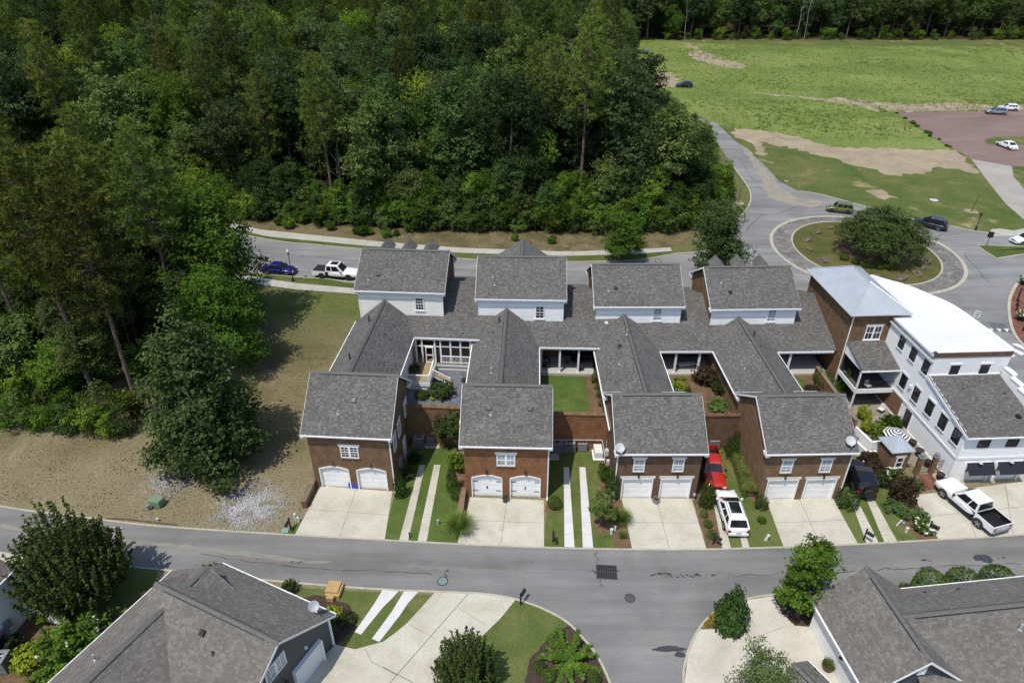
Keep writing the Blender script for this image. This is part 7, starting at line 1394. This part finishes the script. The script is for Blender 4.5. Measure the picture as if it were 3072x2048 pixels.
c, h_ = by_wheels((2495,638), (2541,643), 4.1, 1.8, ZB, -1); car('hatchback', 'olive green boxy hatchback driving round the roundabout', c, h_, 4.1, 1.8, 1.62, 'hatch', PG, ZB+.02, DRIM, extras=('rails',))
c, h_ = by_wheels((2757,681), (2811,693), 4.8, 1.9, ZB, -1); car('suv', 'dark navy car leaving the roundabout beside the verge', c, h_, 4.8, 1.9, 1.7, 'suv', PN, ZB+.02, extras=('rails',))
c = at(3076, 728, ZB); car('sedan_car', 'white car at the right edge approaching the roundabout', c, R(100), 4.6, 1.82, 1.48, 'sedan', PW, ZB+.02)
c = at(2986, 343, ZB); car('suv', 'silver car parked at the top of the red gravel lot', c, R(75), 4.7, 1.88, 1.7, 'suv', PS, ZB+.03); c = at(3020, 336, ZB); car('suv', 'white car parked behind the silver one on the gravel lot', (c[0]+1.2, c[1]+1.6), R(75), 4.6, 1.85, 1.6, 'suv', PW, ZB+.03)
c, h_ = by_wheels((2990,437), (3026,451), 4.8, 1.84, ZB, -1); car('sedan_car', 'white sedan alone on the gravel lot by the grass island', c, h_, 4.8, 1.84, 1.47, 'sedan', PW, ZB+.03); c = at(2052, 262, ZB); car('suv', 'black car parked on the bare patch beside the woodland', c, R(85), 4.7, 1.9, 1.7, 'suv', PK, ZB+.03)
# ------------------------------------------------------------------ small things
def mailbox(px, py, face, lab, z=0.02):
    X = at(px, py, z); e = empty('mailbox', (X[0], X[1], z), face, label=lab, cat='mailbox', group='black mailboxes along the alley'); m = MB(); m.box(-.05,.05,-.05,.05,0,1.25); m.tube((0,0,1.25),(0,0,1.33),.03,.005,6); m.box(-.03,.03,-.4,0,.78,.84); m.build('post', BLACK, e)
    m = MB(); n = 8; pts = [(-.1,-.62,.86),(.1,-.62,.86)] + [(.1*math.cos(a), -.62, 1.0+.1*math.sin(a)) for a in np.linspace(0, math.pi, n)]; m.prism(pts, (0,.52,0)); m.build('box', BLACK, e); m = MB(); m.box(.1,.115,-.55,-.5,.98,1.12); m.build('flag', BLACK, e); return e
mailbox(873,1586,R(-10),'black mailbox in the weeds left of the first driveway'); mailbox(1659,1624,R(0),'black mailbox on the lawn between the second driveway and the strips'); mailbox(2139,1631,R(40),'black mailbox in the pine straw beside the white car'); mailbox(2590,1619,R(35),'black mailbox on the lawn right of the fourth driveway'); mailbox(2783,1597,R(40),'black mailbox beside the white-flowered shrub and white pickup driveway'); mailbox(1562,1813,R(150),'black mailbox on the near corner lawn by the kerb')
def bollard(px, py, mat, lab, h=.55, r=.09, tilt=0.0, z=0.02, name='utility_pipe', grp=None):
    X = at(px, py, z); m = MB(); m.lathe([(0,-.05),(r,-.05),(r,h*.8),(r*1.12,h*.82),(r*1.12,h*.97),(r*.7,h),(0,h)], 12); o = m.build(name, mat, smooth=False); o.location = (X[0], X[1], z); o.rotation_euler = (0, tilt, 0); return tag(o, lab, 'pipe', grp)
PALE = plain('pale_pvc', (.62,.64,.6), .5); PALEG = plain('pale_green', (.33,.42,.36), .5)
bollard(887,1558,PALE,'white capped utility pipe left of the first driveway, taller',.7); bollard(896,1564,PALE,'white capped utility pipe left of the first driveway, shorter',.5); bollard(1315,1573,PALEG,'pale green capped pipe on the lawn beside the grass clump',.55); bollard(1834,1600,PALE,'white capped pipe in the straw by the third driveway, thicker',.55,.11); bollard(1845,1590,PALE,'white capped pipe in the straw by the third driveway, thinner',.5,.08)
bollard(2297,1619,PALE,'white capped pipe on the lawn left of the fourth driveway',.6,.11,.25); bollard(2691,1575,PALE,'white leaning pipe beside the juniper',.65,.07,.35); bollard(2718,1595,PALE,'white capped pipe in front of the juniper',.5,.11); bollard(2707,1577,MIDGREY,'grey utility pedestal in the juniper',.4,.14); bollard(1229,1612,BLACK,'small black marker post between the first wheel strips',.6,.05); bollard(448,1528,MIDGREY,'grey utility pedestal beside the green utility box',.55,.14); bollard(474,1562,LTGREY,'short pale pedestal in the dry weeds near the alley',.3,.1)
def boxy(name, px, py, z, sx, sy, sz, mat, lab, cat, rz=0, ins=.04, extra=None, grp=None):
    X = at(px, py, z); e = empty(name, (X[0], X[1], z), rz, label=lab, cat=cat, group=grp); m = MB(); m.box(-sx/2,sx/2,-sy/2,sy/2,0,sz*.8); m.build('body', mat, e); m = MB(); m.taper(-sx/2-.02,sx/2+.02,-sy/2-.02,sy/2+.02,sz*.8,sz,ins); m.build('lid', mat, e); return e
boxy('utility_box',474,1512,.05,1.0,.75,.65,plain('box_green',(.16,.24,.16),.5),'pale green utility transformer box in the dry yard','utility box',R(-15)); e = boxy('generator',1793,1364,.02,.75,1.25,.8,plain('generator_white',(.7,.71,.72),.45),'white standby generator on a pad beside the gravel bed','generator'); m = MB(); m.box(-.5,.5,-.75,.75,-.01,.06); m.build('pad', WHITE, e)
e = boxy('utility_hatch',856,1592,.02,.55,.4,.12,plain('lid_green',(.2,.33,.26),.6),'low green utility lid by the alley left of the first driveway','utility lid'); e = boxy('trash_bin',1062,1457,.04,.75,.6,.55,plain('bin_blue',(.03,.06,.42),.45),'blue recycling bin between the first garage doors','bin',R(-4))
def ac(px, py, s, lab, z=.06):
    X = at(px, py, z); e = empty('air_conditioner', (X[0], X[1], z), R(random.uniform(-5,5)), label=lab, cat='air conditioner', group='outdoor air conditioning units'); s *= 1.2; m = MB(); w_ = .4*s; h = .85*s
    m.box(-w_+.03,w_-.03,-w_+.03,w_-.03,0,h-.05); m.build('coil', DKGREY, e)
    for k in range(7):
        z_ = .05+k*(h-.15)/7; q = MB(); q.box(-w_,w_,-w_,-w_+.02,z_,z_+.05); q.box(-w_,w_,w_-.02,w_,z_,z_+.05); q.box(-w_,-w_+.02,-w_+.02,w_-.02,z_,z_+.05); q.box(w_-.02,w_,-w_+.02,w_-.02,z_,z_+.05); q.build('louvre', MIDGREY, e)
    m = MB(); m.lathe([(w_*.72,h-.06),(w_*1.38,h-.05),(w_*1.38,h),(w_*.8,h+.02),(w_*.72,h-.02)], 4); o = m.build('top_panel', MIDGREY, e); o.rotation_euler = (0,0,R(45)); m = MB(); m.lathe([(0,h-.03),(w_*.74,h-.04)], 16); m.build('fan_guard', BLACK, e)
    for k in range(4): m = MB(); a = k*1.57+.3; m.prism([(.06*math.cos(a),.06*math.sin(a),h-.02),(w_*.65*math.cos(a-.3),w_*.65*math.sin(a-.3),h-.025),(w_*.65*math.cos(a+.3),w_*.65*math.sin(a+.3),h-.012)], (0,0,.006)); m.build('fan_blade', LTGREY, e)
ac(1259,1334,1.05,'larger air conditioner in the shade behind the first garage'); ac(1294,1330,.8,'smaller air conditioner in the sun behind the first garage'); ac(1672,1350,1.0,'air conditioner nearest the orange brick house, half shaded'); ac(1707,1349,1.1,'large air conditioner in the middle of three by the orange wall'); ac(1747,1346,.85,'small air conditioner of three, nearest the generator'); ac(2137,1340,1.0,'air conditioner beyond the red pickup'); ac(12,2000,1.1,'air conditioner beside the far-left white house')
# tan cardboard boxes on the near lawn
X = at(1005,1775,.02)
for k, (dx, dy, dz, sx, sy, sz, lab) in enumerate(((0,0,0,1.05,1.15,.32,'lower flat cardboard box on the near lawn'),(-.1,.12,.32,.95,1.0,.14,'cardboard box lying on top of the flat one'),(-.15,-.72,0,.5,.3,.36,'small cardboard box in front of the flat ones'))):
    e = empty('cardboard_box', (X[0]+dx, X[1]+dy, .02+dz), R(-6), label=lab, cat='box'); m = MB(); m.box(-sx/2,sx/2,-sy/2,sy/2,0,sz); m.build('box', CARD, e); m = MB(); m.box(-sx/2,-.01,-sy/2-.005,sy/2+.005,sz+.002,sz+.014); m.build('flap', CARD, e); m = MB(); m.box(.01,sx/2,-sy/2-.005,sy/2+.005,sz+.002,sz+.012); m.build('flap', CARD, e)
# planters
def pot(px, py, z, r, h, mat, lab, plantkey=None, ps=.4, sq=False, ph=None):
    X = at(px, py, z); e = empty('planter', (X[0], X[1], z), 0, label=lab, cat='planter', group=None); m = MB(); n = 4 if sq else 16; m.lathe([(0,0),(r*.72,0),(r,h),(r*.86,h),(r*.82,h-.06)], n); m.build('pot', mat, e); m = MB(); m.lathe([(0,h-.07),(r*.84,h-.07)], n); m.build('soil', MULCH, e)
    if plantkey: o = bpy.data.objects.new('plant', KINDS[plantkey].crown); COL.objects.link(o); o.parent = e; o.location = (0,0,h-.1); o.scale = (ps,ps,ph or ps)
pot(1516,1503,.04,.28,.5,DKGREY,'round dark planter between the orange garage doors','ball',.2); pot(1967,1507,.04,.36,.45,MIDGREY,'square stone planter between the dark brick garage doors',None,sq=True); pot(2482,2005,.04,.42,.5,plain('barrel',(.10,.06,.045),.7),'wooden barrel planter with shrub by the right house','ball',.45); pot(2817,1436,.03,.34,.6,plain('blue_glaze',(.02,.02,.08),.25),'dark blue planter on the gravel by the white wall'); pot(2733,1337,.03,.36,.6,BLACK,'black planter near the striped umbrella'); pot(2754,1365,.03,.38,.65,BLACK,'black planter between umbrella and gate'); pot(2780,1398,.03,.32,.6,BLACK,'black planter just behind the iron gate')
# striped umbrella
X = at(2700,1310,1.2); e = empty('patio_umbrella', (35.2,48.75,.03), .3, label='navy and white striped patio umbrella behind the pavilion', cat='umbrella'); m = MB(); m.tube((0,0,0),(0,0,2.5),.025); m.build('pole', LTGREY, e)
rings = 9; nav = plain('navy_stripe',(.02,.022,.05),.8); wht = plain('white_stripe',(.75,.75,.76),.8)
for j in range(rings):
    m = MB(); r0, r1 = 1.15*j/rings, 1.15*(j+1)/rings; f_ = lambda r: 2.5-.5*(r/1.15)**1.15
    for k in range(8): a, b = k*math.pi/4, (k+1)*math.pi/4; m.add([(r0*math.cos(a),r0*math.sin(a),f_(r0)),(r1*math.cos(a),r1*math.sin(a),f_(r1)),(r1*math.cos(b),r1*math.sin(b),f_(r1)),(r0*math.cos(b),r0*math.sin(b),f_(r0))], [(0,1,2,3)])
    m.build('stripe', nav if j % 2 else wht, e)
# balcony and porch furniture
def chair(xy, z, rz, lab, mat, fab=None):
    e = empty('patio_chair', (xy[0], xy[1], z), rz, label=lab, cat='chair'); m = MB(); m.box(-.26,.26,-.25,.25,.38,.45); m.build('seat', fab or mat, e); m = MB(); m.box(-.26,.26,.2,.26,.45,.9); m.build('backrest', fab or mat, e)
    for x in (-.23,.23):
        for y in (-.22,.22): m = MB(); m.box(x-.02,x+.02,y-.02,y+.02,0,.38); m.build('leg', mat, e)
STR = plain('striped_fabric',(.45,.45,.45),.8,var=.5,scale=14)
chair(at(2600,1165,2.3), 2.3, R(20), 'striped chair on the tower balcony', BLACK, STR); chair(at(2640,1236,.05), .05, R(-60), 'white-cushioned lounge chair on the patio below the balcony', BLACK, plain('cushion',(.65,.65,.64),.8))
q = in_house(2, [(3.4,18.0)])[0]; e = empty('barbecue', (q[0], q[1], 1.45), 0, label='black barbecue grill on the second courtyard porch', cat='grill'); m = MB(); m.box(-.6,.6,-.3,.3,.15,.85); m.build('cabinet', BLACK, e); m = MB(); m.prism([(-.45,-.3,.85),(-.45,.3,.85),(-.45,.25,1.15),(-.45,-.15,1.15)], (.9,0,0)); m.build('hood', BLACK, e)
q = in_house(2, [(6.9,18.6)])[0]; e = empty('dining_table', (q[0], q[1], 1.45), 0, label='dark dining table on the second courtyard porch', cat='table'); m = MB(); m.lathe([(0,.72),(.75,.72),(.75,.77),(0,.77)], 16); m.build('tabletop', BLACK, e); m = MB(); m.tube((0,0,0),(0,0,.72),.06); m.build('leg', BLACK, e)
for k, a in enumerate((20,100,190,280)): w_ = ('by the wing','behind the table','near the grill','nearest the lawn')[k]; chair((q[0]+1.15*math.cos(R(a)), q[1]+1.15*math.sin(R(a))), 1.45, R(a-90), 'dark porch dining chair ' + w_, DKGREY)
q = in_house(3, [(6.6,18.2)])[0]; e = empty('bench_swing', (q[0], q[1], 1.4), R(10), label='dark curved bench on the third courtyard porch', cat='bench'); m = MB(); m.box(-1.0,1.0,-.3,.3,.35,.45); m.build('seat', LTGREY, e); m = MB(); m.box(-1.0,1.0,.25,.32,.45,.95); m.build('backrest', DKGREY, e); m = MB(); m.box(-.95,-.88,-.25,.25,0,.35); m.box(.88,.95,-.25,.25,0,.35); m.build('leg', DKGREY, e)
# lamp posts, signs
def lamp_post(xy, z, h, lab, globe=True, arm=False):
    e = empty('street_lamp', (xy[0], xy[1], z), 0, label=lab, cat='street lamp'); m = MB(); m.lathe([(0,0),(.17,0),(.17,.3),(.1,.5),(.065,.8),(.05,h),(.11,h+.05),(.13,h+.18),(0,h+.18)], 10); m.build('post', BLACK, e)
    if globe: m = MB(); m.lathe([(.1,h+.18),(.2,h+.3),(.22,h+.45),(.15,h+.65),(.05,h+.78),(0,h+.8)], 12); m.build('globe', plain('lamp_globe',(.62,.66,.7),.3), e, smooth=True)
    else: m = MB(); m.lathe([(.05,h+.1),(.3,h+.5),(.3,h+.56),(0,h+.7)], 4); m.build('lantern_head', BLACK, e)
lamp_post(at(880,845,ZB), ZB, 3.9, 'black globe street lamp beside the blue car'); lamp_post(at(2926,691,ZB), ZB, 2.2, 'black flared lamp post on the verge near the roundabout exit', False)
def pole(px, py, h, lab, z=ZB, r=.05, tilt=0.0): X = at(px, py, z); m = MB(); m.lathe([(0,0),(r*2,0),(r*1.6,.15),(r,.3),(r*.8,h),(0,h)], 8); o = m.build('bare_post', BLACK); o.location = (X[0], X[1], z); o.rotation_euler = (0,tilt,0); tag(o, lab, 'post')
pole(2914,634,2.4,'bare black post in a dirt ring on the verge, farther from the road',tilt=.12); pole(2215,608,2.6,'bare black post in a dirt ring beside the woodland road')
for px, py in ((2914,634),(2215,608)): X = at(px, py, ZB); sheet('dirt_ring', [(X[0]+1.0*math.cos(a), X[1]+1.1*math.sin(a)) for a in np.linspace(0,6.28,16)[:-1]], ZB+.022, DIRT, amp=.1, step=.5)
def sign(px, py, z, h, w_, hh, mat, lab, rz=0, back=True, arrow=False):
    X = at(px, py, z); e = empty('road_sign', (X[0], X[1], z), rz, label=lab, cat='sign'); m = MB(); m.tube((0,.03,0),(0,.03,h+hh),.04); m.build('post', BLACK, e); m = MB(); m.box(-w_/2,w_/2,-.03,0,h,h+hh); m.build('panel', mat, e)
    if arrow:
        K_ = BLACK; m = MB(); b = .03
        for q in ((-w_/2,w_/2,h,h+b),(-w_/2,w_/2,h+hh-b,h+hh),(-w_/2,-w_/2+b,h+b,h+hh-b),(w_/2-b,w_/2,h+b,h+hh-b)): m.box(q[0],q[1],-.036,-.031,q[2],q[3])
        m.build('border', K_, e); m = MB(); m.box(-w_*.25,w_*.12,-.036,-.031,h+hh*.42,h+hh*.5); m.prism([(w_*.12,-.036,h+hh*.36),(w_*.3,-.036,h+hh*.46),(w_*.12,-.036,h+hh*.56)], (0,.005,0)); m.build('arrow', K_, e); m = MB(); m.box(-w_*.32,w_*.32,-.036,-.031,h+hh*.7,h+hh*.76); m.box(-w_*.3,w_*.3,-.036,-.031,h+hh*.18,h+hh*.24); m.build('lettering', K_, e)
sign(2958,741,ZB,1.5,.75,.9,BLACK,'back of a black sign on the splitter island',R(-20)); X = at(2915,985,ZB); sign(2912,990,ZB,1.6,.8,1.05,PALE,'white sign with black arrow behind the white roof parapet',R(-15),arrow=True)
X = at(1936,196,ZB); e = empty('solar_light', (X[0], X[1], ZB), R(-20), label='small solar panel on a pole beside the woodland corner', cat='solar panel'); m = MB(); m.tube((0,0,0),(0,0,4.2),.06); m.build('pole', MIDGREY, e); m = MB(); m.prism([(-.9,-.6,4.0),(.9,-.6,4.0),(.9,.6,4.7),(-.9,.6,4.7)], (0,0,.06)); m.build('panel', plain('solar_cell',(.10,.11,.2),.3), e)
# boulders, bollards, plaza planters, manholes
rb_ = random.Random(2)
for j, (x, y, s) in enumerate(((810,360,.8),(645,425,.85),(515,520,.95),(545,645,.75),(730,790,1.1),(1020,872,.8),(1850,650,.7),(2030,790,1.15),(2020,880,.8),(1925,950,.95),(1720,1015,1.15),(1400,985,1.0))):
    X = at(2300+x/4.276, 600+y/4.276, ZB+.15); bm = bmesh.new(); bmesh.ops.create_icosphere(bm, subdivisions=3, radius=1); ph = [rb_.uniform(0,6) for _ in range(6)]
    for v in bm.verts:
        p = v.co; k = 1 + .16*math.sin(3*p.x+ph[0])*math.cos(2.5*p.y+ph[1]) + .12*math.sin(5*p.z+ph[2]+2*p.x) + .07*math.sin(9*p.y+ph[3]); v.co = Vector((p.x*k*1.15, p.y*k*.9, max(-.25, p.z*k*.72)))
    me = bpy.data.meshes.new('boulder'); bm.to_mesh(me); bm.free(); me.materials.append(ROCK); o = bpy.data.objects.new('boulder', me); COL.objects.link(o); o.location = (X[0], X[1], ZB+.24); o.scale = (s*.62,)*3; o.rotation_euler = (rb_.uniform(-.2,.2), rb_.uniform(-.2,.2), rb_.uniform(0,6))
    tag(o, ('brown boulder at the back of the roundabout island behind the tree edge','brown boulder on the island, second down its left rim','cracked brown boulder on the island at its left rim','small squat boulder on the island below the cracked one','large mossy boulder on the island lower left','low dark boulder on the island behind the metal roof','boulder half under the right side of the island tree','long flat dark boulder on the island right side','small boulder next to the long flat one','round boulder on the island lower right, beside the small one','large pale boulder at the bottom of the island','low boulder just behind the white parapet corner')[j], 'boulder', 'boulders on the roundabout island')
for j, (x, y) in enumerate(((775,240),(750,305),(742,362),(738,415),(815,640))):
    X = at(2850+x/3.734, 820+y/3.734, ZB+.12); m = MB(); m.lathe([(0,0),(.14,0),(.12,.1),(.09,.2),(.09,.8),(.12,.86),(.07,.95),(0,1.0)], 10); o = m.build('bollard', BLACK); o.location = (X[0], X[1], ZB+.12); tag(o, 'black bollard on the brick plaza, ' + ('farthest from the crosswalk','second from the far planter','third from the far planter','just before the near planter','nearest the crosswalk')[j], 'bollard', 'bollards on the brick plaza')
pot(2850+785/3.734, 820+520/3.734, ZB+.12, .5,.6,BLACK,'planter with white flowers on the brick plaza near the crosswalk','planter',.7); pot(2850+815/3.734, 820+120/3.734, ZB+.12, .5,.6,BLACK,'planter with white flowers on the brick plaza at its far end','planter',.7)
def cover(px, py, r, mat, lab, z=.014, name='manhole_cover'):
    X = at(px, py, z); e = empty(name, (X[0], X[1], z), .3, label=lab, cat='manhole'); m = MB(); m.lathe([(r*.82,.012),(r,.012),(r,.0),(r*.82,.0)], 20); m.build('ring', DKGREY, e); m = MB(); m.lathe([(0,.008),(r*.8,.008),(r*.8,0)], 20); m.build('lid', mat, e)
cover(1328,1742,.42,plain('teal_lid',(.16,.24,.24),.5),'pale teal manhole cover in the alley'); cover(1890,1793,.4,plain('tar_lid',(.07,.07,.07),.8),'dark manhole cover where the branch road leaves the alley'); cover(1974,783,.5,MIDGREY,'dark manhole cover on the back street near the roundabout',ZB+.022); cover(2802,600,.9,LTGREY,'pale oval concrete cover in the verge',ZB+.03); cover(2360,543,.6,DIRT,'small concrete inlet cover beside the woodland road',ZB+.03)
X = at(1820,1715,.014); e = empty('storm_grate', (X[0], X[1], .014), R(-4), label='square iron storm drain grate in the alley', cat='drain grate'); m = MB(); m.box(-.78,.78,-.62,.62,0,.006); m.build('pit', plain('pit_black',(.008,.008,.008),.9), e)
for k in range(12): m = MB(); a = -.74+k*.13; m.box(a,a+.055,-.6,.6,.007,.02); m.build('bar', DKGREY, e)
m = MB(); m.box(-.76,.76,-.03,.03,.0205,.026); m.box(-.8,.8,-.66,-.6,.007,.022); m.box(-.8,.8,.6,.66,.007,.022); m.build('cross_bar', DKGREY, e)
# little things at the first garage, the gazing ball, string of debris
X = at(2081,1497,.03); e = empty('gazing_ball', (X[0],X[1],.03), 0, label='pale gazing ball on a short stand by the dark brick garage corner', cat='ornament'); m = MB(); m.lathe([(0,0),(.12,0),(.05,.1),(.06,.35),(.1,.4),(0,.4)], 10); m.build('stand', MIDGREY, e); m = MB(); m.lathe([(0,.38),(.14,.45),(.17,.55),(.14,.66),(0,.72)], 12); m.build('ball', paint('mirror_ball',(.5,.48,.62),.15,.6), e, smooth=True)
X = at(352,1585,.02); o = MB(); 
for k in range(7): a = k*.9; o.tube((.12*k-.4,.05*math.sin(a),.06),(.12*k-.3,.1*math.cos(a),.1),.05,.03,5)
o = o.build('paper_scrap', plain('scrap_white',(.6,.6,.58),.8)); o.location = (X[0], X[1], .0); tag(o, 'crumpled white bag on the alley beside the dusky tree', 'litter')
m = MB(); q = P([(318,1556),(380,1558),(440,1565),(530,1575)])
for k in range(3): m.tube((q[k][0],q[k][1],.08),(q[k+1][0],q[k+1][1],.08),.05,.04,6)
tag(m.build('fallen_branch', BARK), 'dark fallen branches along the alley edge of the dry yard', 'branch')
X = at(2425,1170,ZB); pole(2437,1172,1.9,'short dark garden post on the end courtyard lawn',z=ZB,r=.04); pole(2021,1184,2.0,'short dark garden post in the third courtyard',z=ZB,r=.05)
